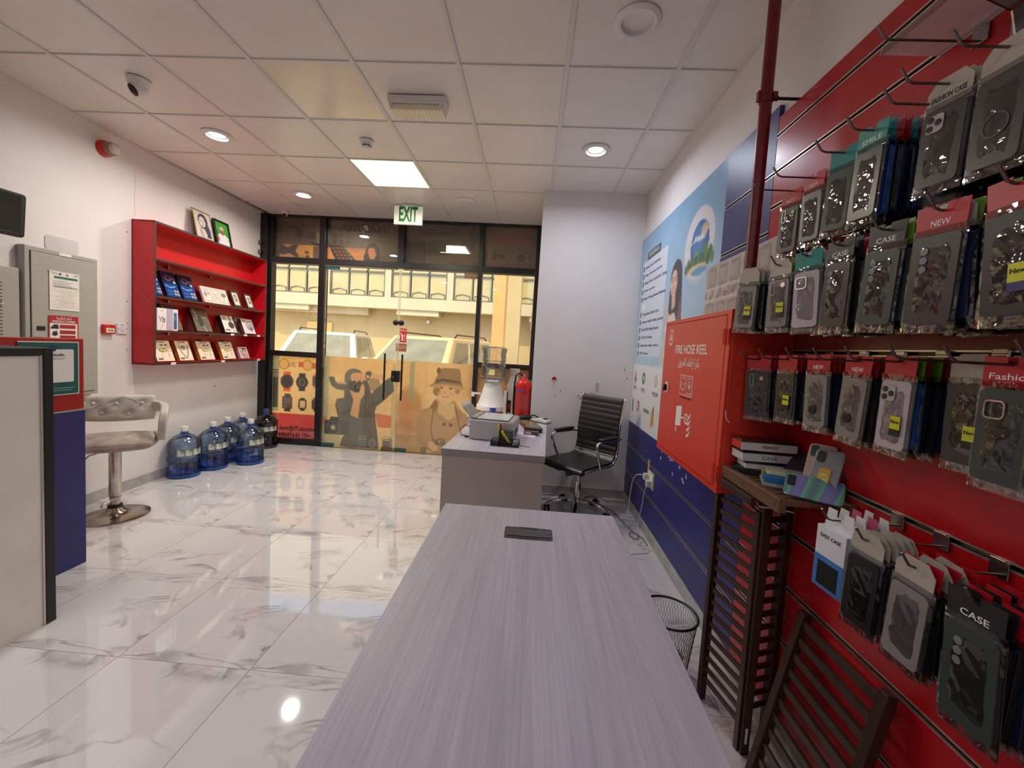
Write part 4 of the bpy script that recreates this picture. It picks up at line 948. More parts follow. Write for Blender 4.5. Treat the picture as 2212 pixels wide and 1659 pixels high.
c.poly([(2, 50), (4, 30), (10, 25), (26, 25), (33, 30), (34, 50)], (218, 216, 220)); c.poly([(5, 28), (8, 36), (6, 44), (3, 40)], (206, 90, 100)); c.ell(18, 19, 5, 7, (168, 116, 98)); c.ell(18, 13.5, 6, 4, (222, 178, 178)); c.rect(14.6, 23, 21.4, 27, (150, 100, 84)); c.ell(16, 18.4, 0.8, 0.6, (50, 36, 32)); c.ell(20, 18.4, 0.8, 0.6, (50, 36, 32)); c.ell(18, 22.6, 2.2, 1, (90, 60, 54)); c.blur(1)
tt = thing('photo_frame', 'black framed portrait of a man in white before a green background', 'photo frame', lw(1.375, 0.105, zt), (0, -R(12), LWA))
obj('frame', MB().ring([(-0.118, 0.004), (0.118, 0.004), (0.118, 0.298), (-0.118, 0.298)], [(-0.098, 0.022), (0.098, 0.022), (0.098, 0.28), (-0.098, 0.28)], 'x', -0.02, 0.0), m_blk, tt, bevel=0.002)
obj('backing', MB().b2((-0.02, -0.1, 0.02), (-0.012, 0.1, 0.282)), m_blk, tt)
c.sheet('print', 0.198, 0.262, m_gprint, tt, (-0.0105, 0, 0.021), (0, 0, PI/2))

# ---- electrical panel and the small vented cabinet
m_grey = mk('grey_enamel', (168, 166, 156), rough=0.4, var=0.03, vscale=20, bump=0.05, bscale=400)
t = thing('electrical_panel', 'tall grey electrical distribution board on the left wall', 'electrical panel', lw(-0.2, 0.002, 0.9), wl_frame)
obj('box', MB().b2((0, -0.238, 0), (0.055, 0.238, 1.055)), m_grey, t, bevel=0.006)
dr = obj('door', MB().b2((0.054, -0.205, 0.03), (0.062, 0.205, 1.02)), m_grey, t, bevel=0.003)
obj('gap', MB().ring([(-0.209, 0.026), (0.209, 0.026), (0.209, 1.024), (-0.209, 1.024)], [(-0.205, 0.03), (0.205, 0.03), (0.205, 1.02), (-0.205, 1.02)], 'x', 0.0545, 0.0562), m_blk, t)
obj('latch', MB().b2((0.061, -0.178, 0.485), (0.067, -0.128, 0.515)), m_blk, dr, bevel=0.003)
obj('maker_plate', MB().b2((0.0545, -0.03, 1.027), (0.0565, 0.05, 1.047)), m_paper, t)
t = thing('vented_cabinet', 'small grey vented metal cabinet at the left picture edge', 'cabinet', lw(-0.66, 0, 1.25), wl_frame)
obj('box', MB().b2((0, -0.2, 0), (0.05, 0.2, 0.54)), m_grey, t, bevel=0.006)
dr = obj('door', MB().b2((0.049, -0.17, 0.03), (0.057, 0.165, 0.515)), m_grey, t, bevel=0.003)
for k in range(17):
    if k == 6: continue
    obj('vent_slot', MB().box((0.0572, 0.085, 0.43-0.022*k), (0.001, 0.035, 0.005)), m_blk, dr)
obj('key_lock', MB().lathe([(0.014, 0.056), (0.014, 0.063), (0.006, 0.065)], 16, (0, 0.09, 0.298), 'x'), m_chrome, dr, smooth=40)
t = thing('black_hub', 'black rounded device lying on the vented cabinet', 'device', lw(-0.77, 0.03, 1.79), wl_frame)
obj('body', MB().ell((0, 0, 0.022), (0.028, 0.1, 0.022), 20, 8), m_blk, t, smooth=60); obj('foot', MB().box((0, 0, 0.002), (0.03, 0.08, 0.004)), m_blk, t)
c = Canvas(0, 40, 0, 56, 64, (232, 226, 216))
c.rect(6, 7, 38, 10.5, (36, 96, 88)); c.ell(14, 3.6, 1.8, 1.8, (60, 60, 90)); c.rect(22, 2, 25, 5.4, (120, 120, 128)); c.rect(4, 3, 11, 4, (130, 130, 140)); c.rect(32, 3.5, 37, 4.6, (140, 140, 150))
for k in range(6): c.rect(5, 13+1.6*k, 5+30*(0.6+0.4*((k*37) % 10)/10), 13.6+1.6*k, (150, 150, 160))
c.rect(5, 22, 38, 22.8, (110, 106, 104))
for k in range(14): c.rect(5+(k*7 % 11), 26+2*k, 30+(k*5 % 8), 26.7+2*k, (200, 190, 178))
c.noise(16, 3, 4); c.blur(1)
t = thing('paper_notice', 'creased white paper notice taped to the grey electrical panel', 'notice', lw(-0.205, 0.0668, 1.535), wl_frame)
c.sheet('sheet', 0.195, 0.275, m_print, t, (0.0012, 0, 0), (0, 0, PI/2))
for yy in (-0.085, 0.085): obj('tape', MB().box((0.002, yy, 0.27), (0.0006, 0.03, 0.018)), mk('tape', (214, 206, 186), rough=0.3), t)
c = Canvas(0, 40, 0, 60, 64, (232, 228, 222)); c.rect(0, 0, 40, 60, (172, 34, 44)); c.rect(1.5, 11, 38.5, 58, (234, 230, 224))
for k in range(4): c.rect(14, 13+8*k, 36, 18.6+8*k, (156, 36, 44))
c.poly([(3, 17), (7, 13), (12, 13), (13, 17), (13, 19), (2, 19)], (32, 32, 34)); c.poly([(4, 28), (6, 22), (8, 24), (10, 21), (12, 28), (8, 30)], (32, 32, 34)); c.rect(3, 37, 12, 43, (44, 44, 48)); c.blur(1)
t = thing('emergency_notice', 'red and white EMERGENCY NUMBER sign on the electrical panel', 'notice', lw(-0.213, 0.0668, 1.2), wl_frame)
c.sheet('sheet', 0.195, 0.295, m_print, t, (0.0012, 0, 0), (0, 0, PI/2))
text('lettering', 'EMERGENCY NUMBER', 0.022, m_inkw, t, (0.0022, 0.0, 0.252), (PI/2, 0, PI/2), width=0.15)
text('lettering', '\ufe94\ufbad\ufead\ufe8e\ufec4\ufedf\ufe8d \ufee1\ufe8e\ufed7\ufead\ufe83', 0.026, m_inkw, t, (0.0022, 0.0, 0.276), (PI/2, 0, PI/2), width=0.1)
# ---- tv / monitor
t = thing('wall_monitor', 'black flat monitor mounted high at the left picture edge', 'monitor', lw(-0.78, 0.1, 1.98), (0, R(4), LWA-R(3)))
obj('bezel', MB().prism(rrect(0.58, 0.275, 0.02), 'x', -0.02, 0.012, c=(0, 0.0, 0.1375)), m_blk, t, bevel=0.003)
obj('screen', MB().b2((0.0122, -0.265, 0.03), (0.0132, 0.265, 0.258)), mk('screen_off', (30, 31, 27), rough=0.2, var=0.05), t)
obj('bezel_strip', MB().b2((0.012, -0.27, 0.02), (0.015, 0.27, 0.025)), mk('strip_grey', (70, 70, 78), rough=0.3), t)
obj('bracket', MB().b2((-0.1, -0.05, 0.1), (-0.02, 0.05, 0.18)), m_darkmetal, t)
# ---- call point and switch
t = thing('call_point', 'small red fire alarm call point on the left wall', 'fire alarm', lw(0.162, 0, 1.374), wl_frame)
obj('case', MB().b2((0, -0.047, 0), (0.03, 0.047, 0.078)), m_redfire, t, bevel=0.006)
obj('press_plate', MB().b2((0.03, -0.034, 0.012), (0.033, 0.034, 0.05)), mk('cream', (230, 216, 186), rough=0.4), t, bevel=0.001)
for yy in (-0.015, 0, 0.015): obj('dot', MB().lathe([(0.005, 0.033), (0.005, 0.034)], 10, (0, yy, 0.031), 'x'), m_ink, t)
t = thing('wall_switch', 'white wall switch beside the fire alarm call point', 'switch', lw(0.285, 0, 1.378), wl_frame)
obj('plate', MB().b2((0, -0.046, 0), (0.012, 0.046, 0.09)), m_white, t, bevel=0.003)
obj('rocker', MB().b2((0.012, -0.012, 0.028), (0.017, 0.012, 0.066)), m_white, t, bevel=0.002)
for yy in (-0.036, 0.036): obj('screw', MB().lathe([(0.004, 0.012), (0.004, 0.0135)], 8, (0, yy, 0.045), 'x'), m_steel, t)
obj('indicator', MB().box((0.0125, 0.0, 0.078), (0.002, 0.012, 0.005)), m_ink, t)

# ---- reception counters
m_cwhite = mk('counter_white', (228, 222, 212), rough=0.45, var=0.05, vscale=4, bump=0.03, bscale=30)
t = thing('reception_counter', 'white panelled counter with black trim at the left picture edge', 'counter', (-2.25, 1.786, 0))
obj('carcass', MB().b2((-0.32, -2.0, 0.0), (-0.018, -0.012, 1.29)), m_cwhite, t)
obj('panel', MB().b2((-0.018, -1.97, 0.0), (-0.004, -0.04, 1.29)), m_cwhite, t)
obj('inner_strip', MB().b2((-0.018, -0.047, 0.0), (0.0, -0.038, 1.295)), m_alu, t)
obj('trim_post', MB().b2((-0.34, -0.038, 0.0), (0.004, 0.0, 1.326)), m_blk, t, bevel=0.002)
obj('trim_rail', MB().b2((-0.34, -2.0, 1.292), (0.004, -0.0385, 1.326)), m_blk, t, bevel=0.002)
m_redboard = mk_wood('red_board', (152, 24, 24), (184, 40, 30), rough=0.4, grain=(3, 3, 40), big=(2, 2, 8), bump=0.03)
t = thing('display_counter', 'red over navy blue counter standing behind the white counter', 'counter', (-2.643, 2.26, 0))
obj('blue_panel', MB().b2((-0.02, -1.7, 0), (0, 0, 0.938)), m_blue, t, bevel=0.002)
obj('red_panel', MB().b2((-0.02, -1.7, 0.946), (-0.002, -0.004, 1.36)), m_redboard, t, bevel=0.004)
obj('joint_strip', MB().b2((-0.02, -1.7, 0.938), (0.001, 0, 0.946)), m_alu, t)
obj('carcass', MB().b2((-0.3, -1.7, 0), (-0.0205, -0.02, 1.34)), mk('carcass_tan', (150, 124, 100), rough=0.6), t)
obj('end_panel', MB().b2((-0.3, -0.0195, 0), (-0.0205, 0, 1.355)), mk('end_tan', (168, 120, 96), rough=0.6), t)
t = thing('studio_sign', 'teal sign with a white card pinned on the red counter', 'sign', (-2.641, 2.085, 1.045))
obj('teal_sheet', MB().b2((0, -0.14, 0), (0.003, 0.135, 0.29)), mk('teal_print', (28, 92, 88), rough=0.3, var=0.04), t)
obj('white_edge', MB().b2((-0.0005, -0.14, -0.006), (0.001, 0.141, 0.296)), m_paper, t)
obj('card', MB().prism(rrect(0.22, 0.185, 0.008), 'x', 0.003, 0.0036, c=(0, 0.002, 0.16)), m_paper, t)
obj('logo', MB().lathe([(0.018, 0.0037), (0.018, 0.0045)], 24, (0, 0.01, 0.258), 'x'), mk('logo_navy', (44, 56, 110), rough=0.4), t)
text('lettering', 'Saif Studio', 0.022, m_ink, t, (0.0046, 0.02, 0.222), (PI/2, 0, PI/2))
for k in range(2): obj('print_line', MB().box((0.0038, 0.02-0.01*k, 0.205-0.135*0-0.008*k), (0.0004, 0.11, 0.003)), mk('grey_ink', (150, 150, 154)), t)
for k in range(2): obj('print_line', MB().box((0.0034, 0.03, 0.035-0.013*k), (0.0006, 0.17-0.03*k, 0.003)), mk('pale_teal_ink', (150, 196, 190)), t)

# ---- bar stool
m_vinyl = mk('worn_white_vinyl', (196, 188, 178), rough=0.45, var=0.14, vscale=9, bump=0.25, bscale=35)
m_vinyl2 = mk('seat_vinyl_worn', (166, 152, 142), rough=0.5, var=0.28, vscale=10, bump=0.35, bscale=22)
t = thing('bar_stool', 'worn white tufted bar stool on a round chrome base', 'bar stool', (-3.11, 2.86, 0), R(38))
obj('base', MB().lathe([(0.205, 0.0), (0.205, 0.006), (0.19, 0.012), (0.12, 0.02), (0.07, 0.03), (0.052, 0.05), (0.042, 0.072)], 48), mk('worn_chrome', (176, 164, 152), rough=0.16, metal=1.0, var=0.15, vscale=14), t, smooth=50)
obj('collar', MB().lathe([(0.044, 0.07), (0.044, 0.09), (0.033, 0.095)], 24), m_blk, t, smooth=40)
obj('column', MB().lathe([(0.031, 0.09), (0.031, 0.15), (0.033, 0.152), (0.036, 0.16), (0.036, 0.52)], 28), mk('column_chrome', (196, 186, 178), rough=0.15, metal=1.0, var=0.2, vscale=12), t, smooth=40)
obj('foot_bar', MB().tube([(0.03, 0, 0.15), (-0.05, -0.12, 0.13), (-0.055, -0.125, 0.115)], 0.009, 10), m_chrome, t, smooth=40)
lv = obj('height_lever', MB().tube([(0, 0, 0.52), (-0.12, -0.10, 0.50), (-0.17, -0.14, 0.44)], 0.005, 8), m_steel, t)
obj('lever_grip', MB().tube([(-0.158, -0.13, 0.456), (-0.18, -0.148, 0.425), (-0.19, -0.156, 0.41)], [0.01, 0.018, 0.014], 10), m_blk, lv, smooth=50)
def cushion(w, d, h, nx=18, ny=14, tufts=(), bulge=0.02, curve=0.0):
    mb = MB(); top = []
    def sq(a, b):
        r_ = 0.34
        return a*math.sqrt(1-0.5*b*b*r_), b*math.sqrt(1-0.5*a*a*r_)
    for s_ in (1, -1):
        for j in range(ny+1):
            for i in range(nx+1):
                a, b = -1+2*i/nx, -1+2*j/ny; p, q_ = sq(a, b)
                e = max(abs(a), abs(b)); z = h/2*(1-0.55*max(0, (e-0.7)/0.3)**2) + bulge*(1-a*a)*(1-b*b)
                if s_ > 0:
                    for tx, ty in tufts:
                        z -= 0.018*math.exp(-((p*w/2-tx)**2+(q_*d/2-ty)**2)/0.0009)
                mb.v.append((p*w/2, q_*d/2 - curve*(1-p*p), s_*z))
        o = 0 if s_ > 0 else (nx+1)*(ny+1)
        for j in range(ny):
            for i in range(nx):
                k = o+j*(nx+1)+i; mb.f.append((k, k+1, k+nx+2, k+nx+1) if s_ > 0 else (k, k+nx+1, k+nx+2, k+1)); mb.mi.append(0)
    n0 = (nx+1)*(ny+1); ring = [i for i in range(nx+1)] + [j*(nx+1)+nx for j in range(1, ny+1)] + [ny*(nx+1)+i for i in range(nx-1, -1, -1)] + [j*(nx+1) for j in range(ny-1, 0, -1)]
    for a, b in zip(ring, ring[1:]+ring[:1]): mb.f.append((a, a+n0, b+n0, b)); mb.mi.append(0)
    return mb
tf = [(-0.12, -0.09), (0.0, -0.09), (0.12, -0.09), (-0.06, 0.02), (0.06, 0.02), (-0.12, 0.12), (0, 0.12), (0.12, 0.12)]
st = obj('seat', cushion(0.50, 0.44, 0.075, 26, 22, tf), m_vinyl2, t, (0, -0.01, 0.575), smooth=70)
obj('piping', MB().tube([(0.247*math.copysign(abs(math.cos(a))**0.55, math.cos(a)), 0.217*math.copysign(abs(math.sin(a))**0.55, math.sin(a)), 0.0) for a in [2*PI*k/48 for k in range(48)]], 0.005, 6, closed=True), m_vinyl, st, smooth=60)
tb = [(-0.10, -0.035), (0.05, -0.045), (-0.02, 0.035), (0.13, 0.035), (-0.15, 0.04)]
bk = obj('backrest', cushion(0.44, 0.21, 0.06, 24, 14, tb, 0.012), m_vinyl, t, (0, 0.2, 0.80), (R(82), 0, 0), smooth=70)
for tx, ty in tb: obj('button', MB().ell((tx, ty, 0.027), (0.012, 0.012, 0.006), 12, 6), m_white, bk, smooth=60)
for q_ in ((-0.2, -0.02, 0.02, 0.09), (0.02, 0.09, 0.2, 0.0), (-0.1, -0.03, 0.05, -0.04), (0.05, -0.04, 0.13, 0.035), (-0.02, 0.035, 0.05, -0.04), (-0.1, -0.03, -0.02, 0.035)):
    obj('seam', MB().tube([(q_[0], q_[1], 0.037), (q_[2], q_[3], 0.037)], 0.0018, 4), mk('seam_grey', (150, 142, 134)), bk)
for sx in (-1, 1):
    path = [(0.2, 0.20, 0.815), (0.265, 0.10, 0.815), (0.29, -0.02, 0.81), (0.295, -0.10, 0.79), (0.29, -0.14, 0.74), (0.285, -0.14, 0.67), (0.28, -0.12, 0.615), (0.26, 0.0, 0.6), (0.235, 0.1, 0.605)]
    a = MB(); pv = []
    for i, p in enumerate(path):
        hgt = [0.038, 0.038, 0.036, 0.036, 0.034, 0.034, 0.03, 0.024, 0.02][i]
        d_ = Vector(path[min(i+1, 8)])-Vector(path[max(i-1, 0)]); d_.normalize(); out = Vector((1, 0, 0)); up = d_.cross(out).normalized()
        for aa, bb in ((-0.024, -1), (0.024, -1), (0.024, 1), (-0.024, 1)):
            q_ = Vector(p)+out*aa+up*(hgt*bb); pv.append((sx*q_.x, q_.y, q_.z))
    fs = [(i*4+k, i*4+(k+1) % 4, (i+1)*4+(k+1) % 4, (i+1)*4+k) for i in range(8) for k in range(4)] + [(3, 2, 1, 0), (32, 33, 34, 35)]
    obj('armrest', a.add(pv, fs), m_vinyl, t, bevel=0.008, seg=3, smooth=50)

# ---- water bottles
m_bot = mk_clear('blue_polycarbonate', (204, 221, 240), refl=0.07, rough=0.08, bump=0.15, bscale=30, blend=0.3)
m_botd = mk_clear('dark_polycarbonate', (150, 160, 172), refl=0.06, rough=0.08, bump=0.15, bscale=30, blend=0.3)
m_botbase = mk('blue_bottle_base', (40, 84, 158), rough=0.2, var=0.15, vscale=12)
m_cap = mk('bottle_cap', (214, 212, 210), rough=0.4, var=0.2, vscale=60)
prof = [(0.06, 0.012), (0.11, 0.008), (0.133, 0.016), (0.135, 0.04), (0.13, 0.05), (0.13, 0.13), (0.125, 0.137), (0.125, 0.15), (0.136, 0.158), (0.136, 0.19), (0.125, 0.198), (0.125, 0.21), (0.13, 0.216), (0.13, 0.30), (0.135, 0.306), (0.135, 0.33), (0.122, 0.356), (0.088, 0.392), (0.05, 0.415), (0.03, 0.425), (0.028, 0.44)]
cl = Canvas(0, 60, 0, 24, 48, (222, 220, 214))
for k in range(20): cl.ell((k*13) % 60, (k*5) % 9, 3, 2.2, [(70, 110, 60), (36, 44, 40), (120, 150, 80), (44, 50, 60)][k % 4])
for k in range(7): cl.rect(4+8*k, 14+(k % 2)*3, 9+8*k, 16+(k % 2)*3, (70, 90, 120))
def bottle(x, y, rz, label, mb_, dark=False, cap=True):
    t = thing('water_bottle', label, 'water bottle', (x, y, 0), rz, 'water cooler bottles by the left wall')
    b = obj('body', MB().lathe(prof, 36, cap=False), mb_, t, smooth=40)
    obj('base', MB().lathe([(0.001, 0.0), (0.11, 0.0), (0.1345, 0.008), (0.1352, 0.03), (0.131, 0.045), (0.118, 0.048), (0.1, 0.02), (0.001, 0.03)], 36, cap=False), mk('dark_bottle_base', (52, 58, 74), rough=0.25, var=0.15) if dark else m_botbase, t, smooth=40)
    obj('neck', MB().lathe([(0.034, 0.415), (0.031, 0.43), (0.031, 0.45)], 20), m_botbase, t, smooth=40)
    obj('cap', MB().lathe([(0.031, 0.445), (0.032, 0.488), (0.028, 0.493)], 20), mk('dark_cap', (60, 70, 110)) if dark else m_cap, t, smooth=40)
    # wrap label
    n = 14; vs = []; fs = []
    for k in range(n+1):
        a = R(-50+100*k/n-90)
        for z in (0.222, 0.28+0.004*math.sin(k*2.1)): vs.append((0.1312*math.cos(a), 0.1312*math.sin(a), z))
    fs = [(2*k, 2*k+2, 2*k+3, 2*k+1) for k in range(n)]
    me = bpy.data.meshes.new('label'); me.from_pydata(vs, [], fs); me.update(); me.materials.append(m_print)
    at = me.color_attributes.new('ink', 'FLOAT_COLOR', 'POINT')
    for k in range(n+1):
        lo_, hi_ = (222, 222, 218), [(90, 110, 70), (50, 58, 54), (170, 180, 120), (210, 212, 206)][(k*3) % 4]
        at.data[2*k].color = L4(lo_ if k % 4 else (110, 116, 120)); at.data[2*k+1].color = L4(hi_)
    mesh_obj('label', me, None, t)
    return t
for x, y, rz, lb, mb_, dk in ((-3.395, 3.79, 65, 'blue water bottle nearest the bar stool', m_bot, 0), (-3.33, 4.07, 70, 'blue water bottle second from the bar stool', m_bot, 0), (-3.385, 4.345, 100, 'blue water bottle third along the wall, label turned away', m_bot, 0),
                              (-3.10, 4.325, 80, 'blue water bottle standing out from the wall in front of the others', m_bot, 0), (-3.425, 4.63, 40, 'blue water bottle at the back, mostly hidden by the others', m_bot, 0), (-3.37, 4.985, 45, 'dark grey-blue water bottle in the corner by the shopfront', m_botd, 1)):
    bottle(x, y, R(rz), lb, mb_, dk)
# ================================================================== tables, office chair and the corner by the column
m_oak = mk_wood('grey_oak_laminate', (164, 159, 170), (190, 185, 196), rough=0.42, grain=(120, 2.2, 120), big=(16, 0.9, 16), bump=0.2)
m_oakx = mk_wood('grey_oak_laminate_end', (134, 126, 130), (160, 152, 156), rough=0.45, grain=(1.6, 95, 95), big=(0.7, 10, 10), bump=0.15)
m_taupe = mk('taupe_panel', (170, 160, 150), rough=0.5, var=0.04, vscale=3)
t = thing('work_table', 'long grey wood-grain table in the foreground with a cable grommet', 'table', (0.0225, 1.735, 0))
obj('table_top', MB().b2((-0.3675, -1.42, 0.708), (0.3675, 0, 0.75)), m_oak, t, bevel=0.002)
for y0 in (-1.36, -0.055): obj('end_panel', MB().b2((-0.345, y0, 0), (0.345, y0+0.03, 0.708)), m_taupe, t, bevel=0.001)
obj('modesty_panel', MB().b2((-0.01, -1.33, 0.25), (0.01, -0.055, 0.708)), m_taupe, t)
g = obj('cable_grommet', MB().prism(rrect(0.182, 0.096, 0.008), 'z', 0.7495, 0.7515, c=(0.003, -0.234, 0)), m_blk, t, bevel=0.0008)
obj('flap', MB().prism(rrect(0.166, 0.06, 0.003), 'z', 0.7515, 0.7535, c=(0.003, -0.234, 0)), mk('grommet_grey', (46, 46, 50), rough=0.35), g, bevel=0.0008)
for yy in (-0.276, -0.192): obj('cable_slot', MB().box((0.003, yy, 0.7518), (0.074, 0.012, 0.001)), mk('slot_black', (6, 6, 7), rough=0.6), g)
DR = R(-2.4)
def dk(x, y, z=0.75):                       # point on the far desk, local x right, y away
    ca, sa = math.cos(DR), math.sin(DR)
    return (-0.578 + x*ca - y*sa, 2.668 + x*sa + y*ca, z)
t = thing('office_desk', 'grey wood-grain desk with a taupe end panel by the column', 'desk', dk(0, 0, 0), DR)
obj('table_top', MB().b2((0, 0, 0.706), (0.703, 1.32, 0.75)), m_oak, t, bevel=0.002)
obj('edge_band', MB().b2((0.001, -0.0015, 0.707), (0.702, 0.0, 0.749)), m_oakx, t)
for y0 in (0.012, 1.27): obj('end_panel', MB().b2((0.006, y0, 0), (0.694, y0+0.035, 0.706)), m_taupe, t, bevel=0.001)
obj('modesty_panel', MB().b2((0.03, 0.047, 0.2), (0.05, 1.27, 0.706)), m_taupe, t)

# ---- printer
m_prn = mk('printer_grey', (196, 194, 196), rough=0.4, var=0.02, bump=0.05, bscale=400)
m_prd = mk('printer_taupe', (150, 142, 134), rough=0.45, var=0.03)
t = thing('printer', 'grey desktop printer with a raised paper tray on the far desk', 'printer', (-0.262, 3.135, 0.75), R(-6))
obj('body', MB().prism([(-0.165, 0.012), (-0.17, 0.148), (0.17, 0.148), (0.165, 0.012)], 'y', -0.155, 0.17), m_prn, t, bevel=0.006)
obj('foot', MB().b2((-0.15, -0.14, 0.0), (0.15, 0.15, 0.014)), m_blk, t)
obj('front_tray', MB().b2((-0.165, -0.158, 0.004), (0.06, -0.15, 0.02)), m_prn, t, bevel=0.002)
obj('deck', MB().b2((-0.162, -0.145, 0.148), (0.166, 0.165, 0.152)), m_prd, t)
lid = obj('scanner_lid', MB().b2((-0.115, -0.14, 0.153), (0.125, 0.15, 0.162)), mk('lid_bluegrey', (186, 196, 202), rough=0.2, var=0.04), t, bevel=0.003)
obj('lid_edge', MB().b2((-0.113, -0.142, 0.1515), (0.127, 0.148, 0.1545)), mk('lid_edge', (44, 54, 60), rough=0.4), lid)
tr = obj('paper_tray', MB().b2((-0.002, -0.12, 0), (0.004, 0.13, 0.105)), m_prd, t, (-0.165, 0, 0.155), (0, R(-42), 0), bevel=0.002)
obj('tray_extension', MB().b2((-0.006, -0.09, 0.07), (-0.001, 0.1, 0.14)), mk('tray_pale', (206, 198, 192), rough=0.4), tr, bevel=0.002)
obj('feed_flap', MB().b2((-0.16, -0.14, 0.152), (-0.12, 0.15, 0.166)), m_prd, t, (0, 0, 0), (0, 0, 0), bevel=0.003)
obj('paper_slot', MB().b2((0.166, -0.08, 0.03), (0.169, 0.1, 0.075)), m_blk, t)
obj('panel_line', MB().b2((0.11, -0.1562, 0.02), (0.112, -0.1552, 0.14)), m_prd, t)
# ---- desk tidy with pens
t = thing('desk_tidy', 'black wire mesh desk organiser in front of the printer', 'organiser', (-0.158, 2.885, 0.75), R(-3))
def wirebox(x0, x1, y0, y1, z0, z1, step=0.008):
    m = MB()
    for (a, b) in (((x0, y0), (x1, y0)), ((x1, y0), (x1, y1)), ((x1, y1), (x0, y1)), ((x0, y1), (x0, y0))):
        for z, rr in ((z0+0.002, 0.002), (z1, 0.0025)): m.tube([(a[0], a[1], z), (b[0], b[1], z)], rr, 6)
        ln = math.hypot(b[0]-a[0], b[1]-a[1]); n = max(2, int(ln/step))
        for k in range(n+1):
            x, y = a[0]+(b[0]-a[0])*k/n, a[1]+(b[1]-a[1])*k/n; m.tube([(x, y, z0), (x, y, z1)], 0.0007, 4)
        nz = max(1, int((z1-z0)/step))
        for k in range(1, nz): z = z0+(z1-z0)*k/nz; m.tube([(a[0], a[1], z), (b[0], b[1], z)], 0.0007, 4)
    m.b2((x0, y0, z0), (x1, y1, z0+0.0015)); return m
obj('tray', wirebox(-0.1, 0.1, -0.06, 0.05, 0.0, 0.035), m_blk, t)
obj('pen_cup', wirebox(-0.048, 0.048, -0.01, 0.048, 0.0, 0.095), m_blk, t)
obj('divider', MB().b2((-0.049, -0.06, 0), (-0.047, 0.05, 0.034)), m_blk, t)
m_hl = mk('highlighter_yellow', (190, 206, 40), rough=0.35, var=0.03)
def pen(name, label, p0, p1, r, mt, capm=None):
    p0, p1 = Vector(p0), Vector(p1); d = p1-p0; ln = d.length
    t = thing(name, label, 'pen', p0, d.to_track_quat('Z', 'Y').to_euler())
    obj('barrel', MB().lathe([(r*0.5, 0), (r, 0.006), (r, ln*0.72), (r*0.9, ln*0.72)], 12), mt, t, smooth=40)
    obj('cap', MB().lathe([(r*1.08, ln*0.68), (r*1.08, ln-0.004), (r*0.8, ln)], 12), capm or mt, t, smooth=40)
pen('red_pen', 'red pen standing in the black organiser', (-0.185, 2.935, 0.756), (-0.205, 2.93, 0.895), 0.0055, mk('pen_red', (186, 34, 48), rough=0.3))
pen('highlighter', 'upright yellow-green highlighter in the black organiser', (-0.2, 2.945, 0.756), (-0.215, 2.935, 0.882), 0.009, m_hl)
pen('highlighter', 'slanting yellow-green highlighter lying across the organiser front', (-0.125, 2.862, 0.766), (-0.19, 2.884, 0.85), 0.0095, m_hl)
pen('pink_pen', 'pale pink pen on the desk beside the organiser', (-0.05, 2.885, 0.7555), (0.02, 2.86, 0.7555), 0.0045, mk('pen_pink', (222, 176, 176), rough=0.4))
t = thing('paper_scrap', 'small folded white paper in the organiser tray', 'paper', (-0.085, 2.885, 0.7555), R(20))
obj('sheet', MB().prism([(-0.025, 0.0), (0.03, 0.0), (0.0, 0.035)], 'y', -0.002, 0.002), m_paper, t)
# ---- clutter by the card machine
c = Canvas(0, 20, 0, 40, 30, (44, 42, 38)); c.noise(60, 2, 21); c.ell(8, 12, 7, 9, (190, 170, 110), 0.6, soft=0.5); c.ell(13, 26, 5, 9, (150, 132, 84), 0.6, soft=0.5); c.ell(5, 30, 3, 6, (206, 190, 140), 0.5, soft=0.5); c.blur(1)
t = thing('notebook', 'black notebook with a gold marbled cover on the far desk', 'notebook', (0.012, 3.66, 0.75), R(12))
obj('block', MB().b2((-0.075, -0.2, 0.0), (0.075, 0.2, 0.022)), m_blk, t, bevel=0.002)
c.sheet('cover', 0.146, 0.396, m_gprint, t, (0, -0.198, 0.0225), (-PI/2, 0, 0))
t = thing('wallet', 'black wallet lying at the near end of the notebook', 'wallet', (0.045, 3.41, 0.75), R(-8))
obj('body', MB().b2((-0.075, -0.035, 0.0), (0.075, 0.035, 0.028)), mk('black_leather', (22, 21, 22), rough=0.5, bump=0.2, bscale=120), t, bevel=0.006); obj('flap', MB().b2((-0.074, -0.036, 0.028), (0.074, 0.02, 0.033)), m_blk, t, bevel=0.002)
t = thing('ink_stamp', 'small dark red stamp box on the pale papers', 'stamp', (0.03, 3.29, 0.757), R(-6))
obj('box', MB().b2((-0.06, -0.03, 0.0), (0.06, 0.03, 0.024)), mk('maroon_box', (92, 62, 66), rough=0.4), t, bevel=0.003); obj('label', MB().b2((-0.05, -0.0305, 0.005), (0.0, -0.0295, 0.019)), m_paper, t)
t = thing('paper_stack', 'pale lilac papers lying by the printer', 'papers', (0.0, 3.24, 0.75), R(-8))
for k, (w_, d_, rz) in enumerate(((0.13, 0.16, 0), (0.12, 0.15, 6), (0.11, 0.13, -5))): obj('sheet', MB().b2((-w_/2, -d_/2, 0.002*k), (w_/2, d_/2, 0.002*k+0.0018)), mk('lilac_paper', (222, 206, 222), rough=0.6), t, (0, 0, 0), (0, 0, R(rz)))
t = thing('card_machine', 'white and green card payment machine at the far desk corner', 'card machine', (0.115, 3.88, 0.75), R(52))
obj('body', MB().prism([(-0.1, 0.0), (-0.1, 0.035), (-0.02, 0.05), (0.1, 0.022), (0.1, 0.0)], 'x', -0.04, 0.04), m_white, t, bevel=0.008)
obj('base_band', MB().b2((-0.041, -0.1, 0.004), (0.041, 0.1, 0.014)), mk('green_band', (20, 104, 70), rough=0.4), t, bevel=0.002)
